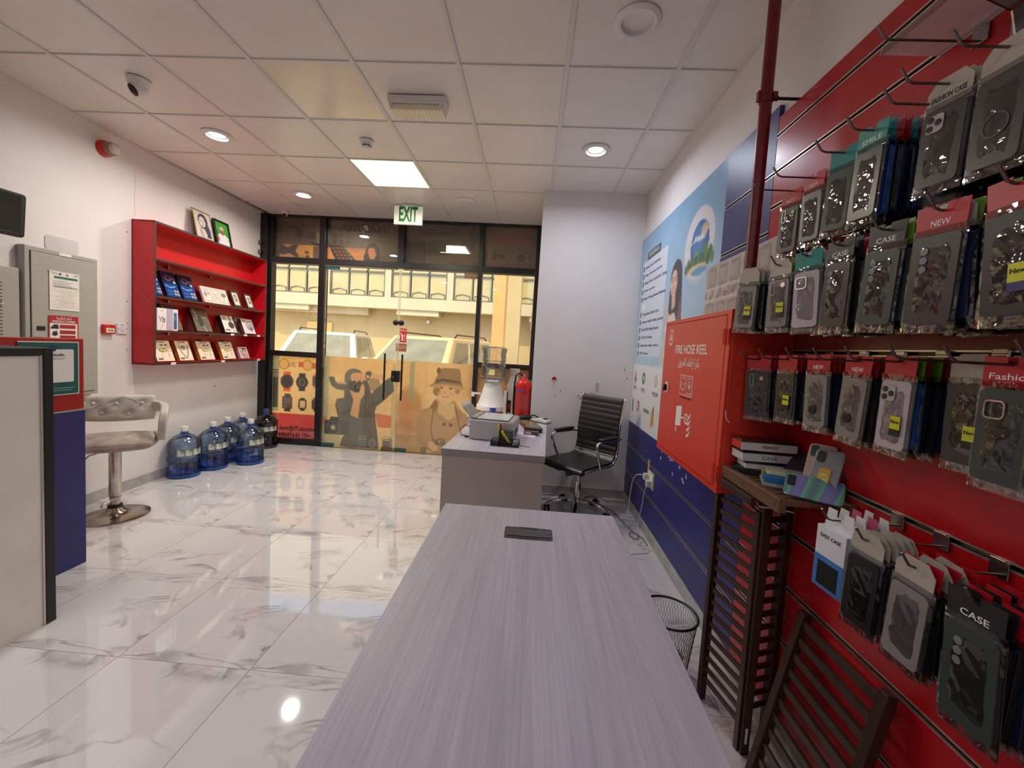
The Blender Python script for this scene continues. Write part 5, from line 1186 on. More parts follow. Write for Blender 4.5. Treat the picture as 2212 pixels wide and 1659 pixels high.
obj('screen', MB().box((0, -0.055, 0.046), (0.05, 0.045, 0.002), (R(10), 0, 0)), m_blk, t)
for k in range(12): obj('key', MB().box((-0.02+0.02*(k % 3), 0.02+0.02*(k//3), 0.0425-0.0047*(k//3)), (0.014, 0.012, 0.004), (R(-13), 0, 0)), mk('key_green', (120, 176, 150), rough=0.4), t, bevel=0.001)
t = thing('black_pouch', 'black pouch slumped behind the card machine', 'pouch', (-0.035, 3.945, 0.75), R(25))
obj('body', MB().ell((0, 0, 0.03), (0.07, 0.045, 0.032), 20, 10), mk('black_leather'if 0 else 'pouch_black', (26, 26, 26), rough=0.5), t, smooth=60); obj('strap', MB().tube([(0.05, 0, 0.045), (0.1, 0.01, 0.05), (0.14, 0.0, 0.03)], 0.006, 8), m_blk, t, smooth=50)
t = thing('usb_cable', 'thin black cable looping off the printer\'s left side', 'cable', (-0.46, 3.2, 0.75))
obj('cord', MB().tube([(0.02, -0.06, 0.06), (-0.04, -0.05, 0.075), (-0.075, -0.06, 0.04), (-0.06, -0.11, 0.008), (-0.0, -0.13, 0.004), (0.03, -0.10, 0.004)], 0.0035, 8), m_blk, t, smooth=60); obj('plug', MB().box((0.0, -0.15, 0.006), (0.05, 0.016, 0.011), (0, 0, 0.3)), m_blk, t, bevel=0.002)

# ---- water dispenser on a small table
t = thing('side_table', 'small white table under the water dispenser, hidden behind the desk', 'table', (-0.40, 4.56, 0))
obj('table_top', MB().b2((-0.27, -0.29, 0.69), (0.27, 0.26, 0.715)), m_white, t, bevel=0.004)
for sx in (-0.24, 0.24):
    for sy in (-0.23, 0.23): obj('leg', MB().b2((sx-0.018, sy-0.018, 0), (sx+0.018, sy+0.018, 0.69)), m_white, t)
m_water = mk_clear('clear_bottle', (248, 251, 250), refl=0.12, rough=0.03, bump=0.3, bscale=12, blend=0.42)
t = thing('water_dispenser', 'white tapered water dispenser with a clear bottle upended on it', 'water dispenser', (-0.43, 4.55, 0.715), R(-20))
obj('body', MB().lathe([(0.172, 0.03), (0.175, 0.075), (0.168, 0.085), (0.158, 0.095), (0.125, 0.2), (0.1, 0.29), (0.09, 0.325), (0.08, 0.34)], 36), m_white, t, smooth=40)
obj('base', MB().lathe([(0.165, 0.0), (0.172, 0.012), (0.17, 0.03)], 36), mk('base_red', (168, 40, 40), rough=0.35), t, smooth=40)
tp = obj('tap', MB().tube([(-0.13, -0.04, 0.2), (-0.19, -0.06, 0.2), (-0.205, -0.065, 0.2)], 0.011, 10).b2((-0.225, -0.078, 0.165), (-0.197, -0.052, 0.215)), m_white, t, smooth=40)
obj('lever', MB().bar((-0.205, -0.065, 0.215), (-0.24, -0.085, 0.255), 0.012, 0.006), mk('tap_blue', (42, 92, 168), rough=0.4), tp)
bt = obj('bottle', MB().lathe([(0.03, 0.3), (0.03, 0.335), (0.06, 0.345), (0.13, 0.36), (0.143, 0.375), (0.143, 0.4), (0.134, 0.41), (0.134, 0.5), (0.14, 0.51), (0.14, 0.535), (0.126, 0.545), (0.126, 0.57), (0.136, 0.58), (0.132, 0.66), (0.138, 0.68), (0.145, 0.7), (0.142, 0.725), (0.12, 0.737), (0.03, 0.742)], 36), m_water, t, smooth=40)
obj('bottle_label', MB().prism([(-0.02, 0.43), (0.06, 0.43), (0.06, 0.49), (0.0, 0.49)], 'y', -0.1365, -0.1355, c=(0.02, 0, 0)), mk('label_cream', (226, 220, 150), rough=0.5, var=0.2, vscale=60), bt)
obj('bottle_base_inset', MB().lathe([(0.09, 0.7425), (0.02, 0.745)], 24), mk('inset_blue', (120, 150, 190), rough=0.2), bt)
t = thing('blue_cup', 'small blue paper cup in front of the water dispenser', 'cup', (-0.395, 4.325, 0.715))
obj('cup', MB().lathe([(0.028, 0.0), (0.037, 0.085), (0.035, 0.085), (0.026, 0.004)], 24), mk('cup_blue', (64, 92, 196), rough=0.45), t, smooth=40); obj('rim', MB().lathe([(0.036, 0.085), (0.039, 0.088), (0.036, 0.091)], 24), m_white, t, smooth=50)
t = thing('storage_jug', 'white plastic jug with a red base beside the dispenser', 'jug', (-0.195, 4.66, 0.715))
obj('body', MB().lathe([(0.08, 0.12), (0.085, 0.3), (0.06, 0.37), (0.045, 0.42), (0.06, 0.45), (0.06, 0.5)], 28), mk('jug_white', (222, 214, 200), rough=0.35, var=0.03), t, smooth=40)
obj('band', MB().lathe([(0.084, 0.1), (0.086, 0.14)], 28), m_blk, t); obj('base', MB().lathe([(0.05, 0), (0.082, 0.03), (0.083, 0.1)], 28), mk('base_red', (168, 40, 40)), t, smooth=40)
t = thing('white_board', 'narrow white framed board standing edge-on beside the dispenser', 'board', (-0.265, 4.36, 0.715), R(6))
obj('board', MB().b2((-0.018, -0.006, 0), (0.012, 0.006, 0.27)), m_white, t, bevel=0.002); obj('dark_edge', MB().b2((0.012, -0.006, 0), (0.024, 0.006, 0.262)), m_blk, t)
t = thing('dark_board', 'tall black board standing edge-on left of the fire extinguisher', 'board', (-0.165, 4.36, 0.715))
obj('board', MB().b2((-0.014, -0.05, 0), (0.014, 0.05, 0.33)), m_blk, t, bevel=0.002); obj('pale_back', MB().b2((-0.035, -0.04, 0), (-0.014, 0.05, 0.34)), mk('pale_board', (216, 208, 188), rough=0.5), t)
# ---- fire extinguisher on the column side
t = thing('fire_extinguisher', 'red fire extinguisher with black hose hung on the column side', 'fire extinguisher', (-0.072, 4.2, 0.715))
obj('skirt', MB().lathe([(0.068, 0.0), (0.07, 0.05)], 32), m_redfire, t, smooth=40)
obj('cylinder', MB().lathe([(0.07, 0.045), (0.081, 0.06), (0.083, 0.075), (0.083, 0.36), (0.078, 0.385), (0.06, 0.41), (0.03, 0.425), (0.022, 0.44)], 36), m_redfire, t, smooth=40)
hd = obj('valve', MB().lathe([(0.02, 0.435), (0.02, 0.465), (0.012, 0.475)], 18), mk('brass_red', (170, 60, 50), rough=0.35, metal=0.4), t, smooth=40)
obj('lever', MB().bar((-0.02, -0.0, 0.475), (0.04, 0.0, 0.5), 0.016, 0.008).bar((-0.02, 0, 0.468), (0.045, 0, 0.462), 0.016, 0.008), m_redfire, hd)
obj('pin_ring', MB().tube([(0.03+0.014*math.cos(a), -0.012, 0.47+0.014*math.sin(a)) for a in [2*PI*k/14 for k in range(14)]], 0.0015, 5, closed=True), m_steel, hd)
obj('gauge', MB().lathe([(0.012, -0.024), (0.012, -0.03)], 14, (0, 0, 0.455), 'y'), m_chrome, hd)
obj('hose', MB().tube([(-0.015, 0, 0.455), (-0.05, -0.01, 0.485), (-0.085, -0.015, 0.46), (-0.098, -0.02, 0.36), (-0.098, -0.02, 0.15), (-0.095, -0.02, 0.06)], 0.009, 10), m_blk, t, smooth=60)
n = 10; vs = []; 
for k in range(n+1):
    a = R(-150+120*k/n); vs += [(0.0836*math.cos(a), 0.0836*math.sin(a), 0.1), (0.0836*math.cos(a), 0.0836*math.sin(a), 0.28)]
obj('label', MB().add(vs, [(2*k, 2*k+2, 2*k+3, 2*k+1) for k in range(n)]), mk('ext_label', (182, 52, 50), rough=0.5, var=0.25, vscale=70), t)
for k in range(9):
    vs = []
    for q in range(6):
        a = R(-88+48*q/5); vs += [(0.084*math.cos(a), 0.084*math.sin(a), 0.12+0.017*k), (0.084*math.cos(a), 0.084*math.sin(a), 0.1225+0.017*k)]
    obj('print_line', MB().add(vs, [(2*q, 2*q+2, 2*q+3, 2*q+1) for q in range(5)]), mk('label_ink', (226, 160, 150)), t)
vs = []
for q in range(7):
    a = R(-150+62*q/6); vs += [(0.084*math.cos(a), 0.084*math.sin(a), 0.295), (0.084*math.cos(a), 0.084*math.sin(a), 0.32)]
obj('type_band', MB().add(vs, [(2*q, 2*q+2, 2*q+3, 2*q+1) for q in range(6)]), mk('band_blue', (70, 84, 150)), t)
obj('wall_bracket', MB().b2((0.07, -0.02, 0.3), (0.087, 0.02, 0.42)), m_steel, t)
# ---- marks on the column
obj('red_pin', MB().lathe([(0.022, -0.006), (0.022, 0.0)], 20, (0.229, 4.05, 1.17), 'y'), mk('pin_red', (176, 24, 34), rough=0.3), wc)
obj('pin_white', MB().prism([(0.21, 1.157), (0.248, 1.157), (0.24, 1.148), (0.218, 1.148)], 'y', 4.0425, 4.0436), m_paper, wc)
obj('pin_stem', MB().bar((0.228, 4.046, 1.15), (0.218, 4.046, 1.085), 0.004, 0.006), mk('stem', (198, 186, 186)), wc)
obj('torn_tape', MB().prism(rrect(0.03, 0.085, 0.008), 'y', 4.046, 4.05, c=(0.66, 0, 1.115)), mk('torn_tape', (206, 176, 160), rough=0.6), wc)
random.seed(5)
for k in range(16):
    x, z = 0.45+0.22*random.random()**0.8, 0.985+0.09*random.random()
    obj('chipped_paint', MB().prism([(x+0.008*random.uniform(0.4, 1)*math.cos(a), z+0.008*random.uniform(0.4, 1)*math.sin(a)) for a in [2*PI*q/6 for q in range(6)]], 'y', 4.0492, 4.05), mk('chip', (96, 88, 92), rough=0.9), wc)
for x, z in ((0.5, 0.62), (0.30, 1.05), (0.25, 1.0), (0.92, 1.3), (0.95, 1.22)): obj('scuff', MB().box((x, 4.0496, z), (0.006, 0.001, 0.022)), mk('chip', (96, 88, 92)), wc)

# ---- office chair
m_lea = mk('chair_black_leather', (30, 29, 28), rough=0.34, var=0.1, bump=0.12, bscale=160)
t = thing('office_chair', 'black ribbed leather office chair with chrome arms and castors', 'office chair', (0.485, 3.63, 0), R(-44))
def strip(prof, w, th):
    m = MB(); n = len(prof); vs = []
    for i, (y, z) in enumerate(prof):
        a, b = prof[max(0, i-1)], prof[min(n-1, i+1)]; d = Vector((0, b[0]-a[0], b[1]-a[1])).normalized(); nn = Vector((0, -d.z, d.y))
        for s_ in (0, 1):
            for x in (-w/2, w/2): p = Vector((x, y, z))+nn*(th*s_); vs.append(p)
    fs = []
    for i in range(n-1):
        a, b = i*4, i*4+4; fs += [(a, a+1, b+1, b), (a+2, b+2, b+3, a+3), (a, b, b+2, a+2), (a+1, a+3, b+3, b+1)]
    fs += [(0, 2, 3, 1), (n*4-4, n*4-3, n*4-1, n*4-2)]
    return m.add(vs, fs)
def ribs(pts, n, amp=0.003):
    P = [Vector((0, y, z)) for y, z in pts]; L_ = [0]
    for a, b in zip(P, P[1:]): L_.append(L_[-1]+(b-a).length)
    out = []; N = n*6
    for k in range(N+1):
        s_ = L_[-1]*k/N; i = max(j for j in range(len(L_)) if L_[j] <= s_+1e-9); i = min(i, len(P)-2); f_ = (s_-L_[i])/max(1e-9, L_[i+1]-L_[i]); p = P[i].lerp(P[i+1], f_)
        d = (P[i+1]-P[i]).normalized(); nn = Vector((0, -d.z, d.y)); q = p+nn*(amp*abs(math.sin(PI*n*k/N))); out.append((q.y, q.z))
    return out
seatp = [(-0.25, 0.445), (-0.235, 0.468), (-0.05, 0.472), (0.12, 0.466), (0.18, 0.475)]
backp = [(0.19, 0.48), (0.232, 0.53), (0.252, 0.62), (0.245, 0.72), (0.262, 0.86), (0.295, 1.035)]
obj('seat', strip(ribs(seatp, 10), 0.44, 0.035), m_lea, t, (0, 0, -0.02), smooth=50)
obj('backrest', strip(ribs(backp, 12), 0.44, 0.02), m_lea, t, smooth=50)
obj('top_roll', MB().tube([(-0.225, 0.3, 1.035), (0.225, 0.3, 1.035)], 0.014, 12), m_lea, t, smooth=50)
for sx in (-1, 1):
    fr = obj('side_frame', MB().tube([(sx*0.225, y, z-0.012) for y, z in seatp[1:]+backp], 0.0115, 10), m_chrome, t, smooth=60)
    obj('end_cap', MB().ell((sx*0.232, 0.3, 1.036), (0.012, 0.016, 0.016), 12, 8), m_white, fr, smooth=60)
    ar = obj('arm_loop', MB().tube([(sx*0.235, -0.02, 0.455), (sx*0.245, -0.075, 0.56), (sx*0.25, -0.115, 0.65), (sx*0.25, -0.10, 0.685), (sx*0.25, -0.06, 0.697), (sx*0.25, 0.2, 0.69), (sx*0.235, 0.262, 0.69)], 0.012, 10), m_chrome, t, smooth=60)
    obj('arm_pad', MB().b2((sx*0.25-0.024, -0.07, 0.703), (sx*0.25+0.024, 0.19, 0.728)), m_lea, ar, bevel=0.01, seg=3)
obj('seat_rail', MB().tube([(-0.2, -0.2, 0.43), (0.2, -0.2, 0.43)], 0.01, 8).b2((-0.09, -0.12, 0.41), (0.09, 0.12, 0.44)), m_blk, t)
obj('mechanism', MB().b2((-0.06, -0.09, 0.37), (0.06, 0.1, 0.41)), m_blk, t, bevel=0.01)
obj('tension_knob', MB().lathe([(0.026, -0.17), (0.028, -0.1)], 16, (0, 0, 0.385), 'y'), m_blk, t, smooth=40)
lv = obj('height_lever', MB().tube([(-0.05, -0.03, 0.385), (-0.16, -0.1, 0.36), (-0.21, -0.135, 0.385)], 0.006, 8), m_blk, t, smooth=50)
obj('lever_grip', MB().ell((-0.22, -0.142, 0.39), (0.03, 0.02, 0.01), 12, 6), m_blk, lv, smooth=60)
obj('gas_lift', MB().lathe([(0.014, 0.28), (0.014, 0.375)], 18), m_chrome, t, smooth=40)
obj('lift_sleeve', MB().lathe([(0.026, 0.09), (0.026, 0.235), (0.022, 0.25), (0.022, 0.285)], 20), m_chrome, t, smooth=40)
for k in range(5):
    a = R(15+72*k); ca, sa = math.cos(a), math.sin(a)
    lg = MB(); vs = []
    for r_, z, w_, h_ in ((0.02, 0.105, 0.05, 0.05), (0.12, 0.112, 0.042, 0.036), (0.22, 0.098, 0.034, 0.024), (0.275, 0.074, 0.03, 0.02), (0.29, 0.06, 0.026, 0.016)):
        for aa, bb in ((-1, -1), (1, -1), (1, 1), (-1, 1)):
            vs.append((r_*ca - aa*w_/2*sa, r_*sa + aa*w_/2*ca, z+bb*h_/2))
    fs = [(i*4+q, i*4+(q+1) % 4, (i+1)*4+(q+1) % 4, (i+1)*4+q) for i in range(4) for q in range(4)] + [(3, 2, 1, 0), (16, 17, 18, 19)]
    obj('base_leg', lg.add(vs, fs), m_chrome, t, bevel=0.006, seg=2, smooth=50)
    cx, cy = 0.277*ca, 0.277*sa; b_ = a+R(50+40*k)
    cs = obj('castor', MB().tube([(0, 0, 0.072), (0, 0, 0.045)], 0.008, 8).b2((-0.012, -0.02, 0.036), (0.012, 0.02, 0.056)), m_blk, t, (cx, cy, 0), (0, 0, b_), bevel=0.003)
    for s_ in (-1, 1):
        wh = obj('wheel', MB().lathe([(0.008, s_*0.008), (0.027, s_*0.008), (0.029, s_*0.012), (0.029, s_*0.026), (0.02, s_*0.028), (0.02, s_*0.026), (0.004, s_*0.027)], 20, (0, 0, 0.029), 'x'), m_blk, cs, smooth=40)
    obj('wheel_rim', MB().lathe([(0.017, -0.029), (0.024, -0.0285), (0.024, 0.0285), (0.017, 0.029)], 20, (0, 0, 0.029), 'x'), mk('castor_grey', (150, 148, 146), rough=0.4), cs, smooth=40)

# ---- waste basket
t = thing('waste_basket', 'round black wire mesh waste basket between table and wall', 'waste bin', (0.70, 1.83, 0))
m = MB()
for s_ in (-1, 1):
    for k in range(56):
        pts = []
        for q in range(7):
            f_ = q/6; a = 2*PI*k/56+s_*f_*0.5; rr = 0.092+0.031*f_; pts.append((rr*math.cos(a), rr*math.sin(a), 0.006+0.27*f_))
        m.tube(pts, 0.0007, 3)
ms_ = obj('mesh_wall', m, m_blk, t); ms_['kind'] = 'stuff'
obj('rim', MB().tube([(0.124*math.cos(a), 0.124*math.sin(a), 0.278) for a in [2*PI*k/40 for k in range(40)]], 0.0055, 8, closed=True), m_blk, t, smooth=60)
obj('base', MB().lathe([(0.001, 0.002), (0.092, 0.002), (0.094, 0.012), (0.09, 0.014), (0.001, 0.006)], 32, cap=False), m_blk, t)
random.seed(11)
for nm, lb, x, y, z, r_, rgb in (('crumpled_bag', 'crumpled clear plastic bag inside the waste basket', 0.71, 1.82, 0.075, 0.06, (150, 150, 156)), ('rubbish', 'dark rubbish at the bottom of the waste basket', 0.68, 1.845, 0.035, 0.045, (70, 62, 58))):
    t2 = thing(nm, lb, 'rubbish', (x, y, z))
    m = MB().ell((0, 0, 0), (r_, r_, r_*0.7), 16, 10); m.v = [tuple(c_*(1+random.uniform(-0.22, 0.22)) for c_ in p) for p in m.v]
    obj('lump', m, mk('bag_%d' % rgb[0], rgb, rough=0.3), t2); obj('knot', MB().lathe([(0.012, r_*0.5), (0.004, r_*0.9), (0.014, r_*1.1)], 8), mk('bag_%d' % rgb[0], rgb), t2)

# ---- socket and cables on the right wall
t = thing('wall_socket', 'white double wall socket low on the navy panel', 'socket', (1.0, 3.2, 0.41))
obj('back_box', MB().b2((-0.012, -0.075, 0), (0.0, 0.075, 0.125)), mk('socket_plate', (214, 206, 186), rough=0.4), t, bevel=0.002)
obj('wood_chip', MB().b2((-0.006, 0.06, 0.1), (0.0, 0.1, 0.2)), mk('bare_wood', (186, 160, 120), rough=0.7), t)
obj('face', MB().b2((-0.016, -0.068, 0.02), (-0.012, 0.068, 0.1)), m_white, t, bevel=0.002)
def cable(label, pts, mt, r_=0.0035, plug=None):
    t = thing('power_cable', label, 'cable', pts[0], group='cables by the right wall')
    p0 = Vector(pts[0]); P = [Vector(p)-p0 for p in pts]; sm = []
    for i in range(len(P)-1):
        a, b, c_, d = P[max(0, i-1)], P[i], P[i+1], P[min(len(P)-1, i+2)]
        for k in range(6):
            u = k/6; sm.append(0.5*((2*b)+(c_-a)*u+(2*a-5*b+4*c_-d)*u*u+(3*b-a-3*c_+d)*u**3))
    sm.append(P[-1]); obj('cord', MB().tube(sm, r_, 8), mt, t, smooth=60)
    if plug: obj('plug', MB().b2((-0.02, -0.022, -0.025), (0.016, 0.022, 0.025)), mt, t, bevel=0.005)
m_cabw = mk('cable_white', (206, 202, 198), rough=0.4); m_cabg = mk('cable_grey', (120, 114, 110), rough=0.5)
cable('white cable from the left half of the wall socket', [(0.968, 3.245, 0.485), (0.92, 3.29, 0.485), (0.9, 3.36, 0.42), (0.9, 3.42, 0.25), (0.885, 3.38, 0.08), (0.87, 3.30, 0.0045), (0.86, 3.16, 0.0045), (0.9, 3.05, 0.0045), (0.93, 3.12, 0.0045)], m_cabw, plug=1)
cable('white cable from the right half of the wall socket', [(0.968, 3.165, 0.455), (0.945, 3.165, 0.4), (0.965, 3.27, 0.25), (0.955, 3.3, 0.1), (0.93, 3.24, 0.0045), (0.88, 3.2, 0.0045), (0.87, 3.12, 0.0045), (0.93, 3.04, 0.0045), (0.94, 2.95, 0.0045), (0.86, 2.92, 0.0045), (0.8, 2.9, 0.0045)], m_cabw, plug=1)
cable('grey cable coming from behind the office chair to the coil', [(0.72, 3.85, 0.0045), (0.82, 3.7, 0.0045), (0.86, 3.5, 0.0045), (0.9, 3.32, 0.0045), (0.93, 3.22, 0.012), (0.9, 3.14, 0.012), (0.86, 3.2, 0.012), (0.9, 3.26, 0.012), (0.95, 3.18, 0.012), (0.96, 3.05, 0.012)], m_cabg, 0.004)
cable('dark cable along the column skirting behind the chair', [(0.12, 3.97, 0.006), (0.3, 4.0, 0.006), (0.5, 4.01, 0.006), (0.75, 4.005, 0.006), (0.82, 3.9, 0.006)], m_cabg, 0.005)
t = thing('cable_trunking', 'short white cable trunking piece on the floor by the right wall', 'trunking', (0.9, 3.62, 0), R(-35))
obj('channel', MB().b2((-0.08, -0.012, 0), (0.08, 0.012, 0.014)), m_white, t, bevel=0.002); obj('lid', MB().b2((-0.075, -0.01, 0.014), (0.078, 0.01, 0.016)), m_white, t)
# ================================================================== right wall
SF = 1.0                                     # face of the slat panels
def plank(par, name, y0, y1, z0, z1, mt, x0=SF):
    return obj(name, MB().b2((x0, y0, z0), (XR, y1, z1)), mt, par, bevel=0.0015)
def channel(par, y0, y1, z):
    obj('channel', MB().b2((SF+0.008, y0, z-0.006), (XR, y1, z+0.006)), m_darkmetal, par)
    for dz in (-0.0075, 0.0075): obj('channel_lip', MB().b2((SF-0.0015, y0, z+dz-0.0022), (SF+0.004, y1, z+dz+0.0022)), m_alu, par)
m_redwood = mk_wood('brown_red_veneer', (128, 42, 30), (158, 70, 46), rough=0.32, grain=(40, 3, 60), big=(6, 1, 9), bump=0.05)  # one plank in browner wood grain than the plain red ones
RG = [2.43, 2.272, 2.123, 1.80, 1.497, 1.065, 0.82, 0.615, 0.41]
YN = -1.2
zz = [2.51] + RG + [0.09]
for a, b in zip(zz, zz[1:]):
    plank(wr, 'red_plank', YN, 1.862, b+0.009 if b > 0.1 else b, a-0.009 if a < 2.5 else a, m_redwood if a == 1.80 else m_red)
for z in RG: channel(wr, YN, 1.862, z)
zb_ = [2.565, 2.272, 2.02, 1.6]
for a, b in zip(zb_, zb_[1:]): plank(wr, 'blue_plank', 1.864, 2.318, b+0.009, a-0.009 if a < 2.5 else a, m_blue)
for z in (2.272, 2.02): channel(wr, 1.864, 2.318, z)
zl_ = [0.80, 0.575, 0.315, 0.09]
for a, b in zip(zl_, zl_[1:]): plank(wr, 'blue_plank', 1.864, 4.05, b+0.009 if b > 0.1 else b, a-0.009 if a < 0.79 else a, m_blue)
for z in (0.575, 0.315): channel(wr, 1.864, 4.05, z)
plank(wr, 'blue_plank', 1.864, 2.318, 0.80, 1.6, m_blue)
random.seed(3)
for k in range(10):
    y, z = 2.35+0.75*random.random(), 0.66+0.1*random.random()
    obj('peeled_patch', MB().prism([(y+random.uniform(0.4, 1)*0.02*math.cos(a), z+random.uniform(0.4, 1)*0.022*math.sin(a)) for a in [2*PI*q/7 for q in range(7)]], 'x', SF-0.0006, SF+0.001), mk('peeled', (150, 150, 190), rough=0.8), wr)

# ---- services poster
ya, yb, z0, z1 = 2.32, 4.045, 0.80, 2.565
c = Canvas(yb, ya, z1, z0, 230, (150, 190, 220)); c.grad((136, 178, 212), (214, 228, 236)); c.noise(6, 10, 2)
c.rect(yb, 1.37, ya, 0.8, (228, 230, 232)); c.rect(yb, 1.45, 3.28, 1.37, (176, 208, 228))
c.rect(3.96, 2.33, 3.255, 1.45, (214, 222, 236)); c.rect(3.83, 2.396, 3.45, 2.33, (30, 32, 38))
c.ell(2.66, 2.165, 0.235, 0.235, (196, 206, 216)); c.ell(2.655, 2.185, 0.225, 0.222, (228, 224, 230))
c.ell(2.64, 2.17, 0.14, 0.15, (44, 98, 176)); c.ell(2.66, 2.2, 0.07, 0.08, (76, 136, 206), 0.8, soft=0.5); c.ell(2.58, 2.24, 0.05, 0.05, (208, 186, 130)); c.ell(2.68, 2.1, 0.04, 0.05, (92, 152, 80)); c.ell(2.55, 2.1, 0.05, 0.06, (70, 130, 66))
for k in range(14): c.ell(2.83-0.03*k, 2.045+0.05*abs(math.sin(k*1.7))*(1 if k > 8 else 0.6), 0.03, 0.035, [(60, 104, 52), (84, 130, 66), (44, 86, 46)][k % 3])
c.ell(2.66, 2.02, 0.15, 0.03, (222, 196, 140)); c.ell(2.62, 2.0, 0.12, 0.025, (90, 156, 200))
c.poly([(2.74, 2.2), (2.58, 2.19), (2.56, 2.215), (2.72, 2.235)], (232, 232, 236)); c.poly([(2.68, 2.205), (2.84, 2.185), (2.85, 2.195), (2.66, 2.225)], (206, 208, 214)); c.poly([(2.64, 2.215), (2.42, 2.262), (2.41, 2.272), (2.62, 2.235)], (210, 212, 218)); c.line([(2.58, 2.2), (2.56, 2.26)], 0.012, (200, 204, 210))
# woman on the poster
HR = (40, 30, 30)
c.ell(3.02, 2.03, 0.115, 0.13, HR); c.poly([(3.13, 2.02), (2.9, 2.02), (2.86, 1.72), (2.9, 1.66), (2.98, 1.66), (3.06, 1.7), (3.14, 1.8)], HR); c.poly([(2.9, 1.9), (2.86, 1.72), (2.9, 1.66), (2.96, 1.7)], (124, 84, 60))
c.poly([(3.17, 1.76), (3.0, 1.78), (2.92, 1.66), (2.92, 1.38), (3.2, 1.38), (3.22, 1.55)], (226, 212, 196)); c.ell(3.06, 1.995, 0.07, 0.1, (226, 184, 160)); c.poly([(3.09, 1.92), (3.01, 1.92), (3.0, 1.82), (3.07, 1.79)], (220, 176, 152))
c.ell(3.085, 2.015, 0.013, 0.007, (40, 30, 30)); c.ell(3.03, 2.015, 0.013, 0.007, (40, 30, 30)); c.line([(3.1, 2.035), (3.07, 2.038)], 0.008, (60, 44, 40)); c.line([(3.045, 2.038), (3.012, 2.034)], 0.008, (60, 44, 40)); c.ell(3.065, 1.945, 0.024, 0.01, (242, 232, 228)); c.ring(3.065, 1.946, 0.026, 0.013, 0.25, (196, 84, 84))
c.poly([(3.2, 1.81), (3.17, 1.83), (3.12, 1.76), (3.14, 1.7), (3.19, 1.72)], (226, 184, 160)); c.line([(3.2, 1.8), (3.19, 1.86)], 0.016, (226, 184, 160))
for k in range(8): c.line([(3.19-0.03*k, 1.66), (3.2-0.03*k, 1.4)], 0.006, (186, 168, 150))
# logos at the foot
c.poly([(3.96, 1.28), (3.93, 1.3), (3.93, 1.19), (3.96, 1.17)], (190, 60, 60)); c.rect(3.98, 1.24, 3.9, 1.2, (120, 126, 130)); c.ring(3.66, 1.25, 0.035, 0.04, 0.35, (60, 64, 70)); c.ell(3.3, 1.25, 0.035, 0.05, (196, 160, 70)); c.ell(3.3, 1.25, 0.02, 0.03, (228, 226, 214))
for x, w_ in ((3.94, 0.1), (3.66, 0.12), (3.3, 0.16)): c.rect(x+w_/2, 1.155, x-w_/2, 1.145, (110, 112, 118)); c.rect(x+w_/2.4, 1.135, x-w_/2.4, 1.128, (90, 92, 98))
c.poly([(3.99, 1.03), (3.95, 1.03), (3.95, 0.91), (3.99, 0.91)], (150, 36, 44)); c.poly([(3.975, 1.03), (3.95, 1.03), (3.985, 0.91), (3.99, 0.95)], (40, 40, 44)); c.ell(3.78, 0.985, 0.045, 0.05, (178, 34, 44)); c.ell(3.79, 0.985, 0.022, 0.03, (228, 226, 226)); c.rect(3.6, 0.99, 3.42, 0.96, (120, 124, 130)); c.poly([(3.36, 0.99), (3.3, 1.05), (3.28, 0.9), (3.36, 0.86)], (206, 156, 60)); c.poly([(3.33, 1.02), (3.3, 1.05), (3.29, 0.95)], (120, 60, 40))
c.blur(1)
t = thing('services_poster', 'large pale blue OUR SERVICES poster with a globe and a woman', 'poster', (SF+0.006, (ya+yb)/2, z0))
c.sheet('sheet', yb-ya, z1-z0, m_gprint, t, (-0.002, 0, 0), (0, 0, -PI/2), thick=0.014)
def ptext(body, y, z, size, mt, width=None, align='LEFT'):
    return text('lettering', body, size, mt, t, (-0.0026, y-(ya+yb)/2, z-z0), (PI/2, 0, -PI/2), align=align, width=width)
ptext('OUR SERVICES', 3.64, 2.363, 0.05, m_inkw, 0.3, 'CENTER')
for k, s_ in enumerate(('Family Visa & Renewal', 'Police Clearance Services', 'Medical Fitness Application Typing', 'Driver services', 'Emirates ID Issuing, Renewal & Replacing', '', 'Occupational Health Card', 'Insurance: health, vehicle, property', 'DHA & MOH Medical Services', 'RTA NOC & Permits', 'Dubai Police online services', 'PRO Services')):
    z = 2.262-0.0716*k
    if s_:
        w_ = min(0.62, 0.0175*len(s_)+0.06)
        ptext(s_, 3.87, z, 0.036, mk('ink_slate', (60, 66, 78)), w_)
        obj('bullet', MB().box((-0.0026, 3.925-(ya+yb)/2, z-z0), (0.0008, 0.028, 0.045)), mk('ink_navy', (34, 38, 56)), t)
obj('blank_patch', MB().box((-0.0028, 3.84-(ya+yb)/2, 1.9-z0), (0.0012, 0.14, 0.055)), m_paper, t)

# ---- grey relief-map board
c = Canvas(2.46, 1.7, 1.985, 1.64, 130, (186, 178, 172))
for k in range(6):
    y = 2.43-0.13*k; c.rect(y, 1.97, y-0.1, 1.86, (150, 142, 136)); c.rect(y-0.01, 1.955, y-0.085, 1.875, (172, 164, 158)); c.rect(y, 1.77, y-0.105, 1.66, (146, 140, 134)); c.rect(y-0.012, 1.755, y-0.09, 1.675, (176, 168, 162))
for k in range(26): c.ell(2.44-0.029*k, 1.815+0.018*math.sin(k*2.3), 0.014, 0.022, [(158, 148, 140), (204, 196, 190), (140, 130, 124)][k % 3])
c.line([(2.46, 1.85), (1.7, 1.85)], 0.012, (214, 206, 200)); c.line([(2.46, 1.785), (1.7, 1.785)], 0.012, (214, 206, 200)); c.noise(22, 2, 8); c.blur(1)
t = thing('map_board', 'grey relief street-map print board between poster and red slats', 'poster', (SF-0.006, 2.08, 1.64))
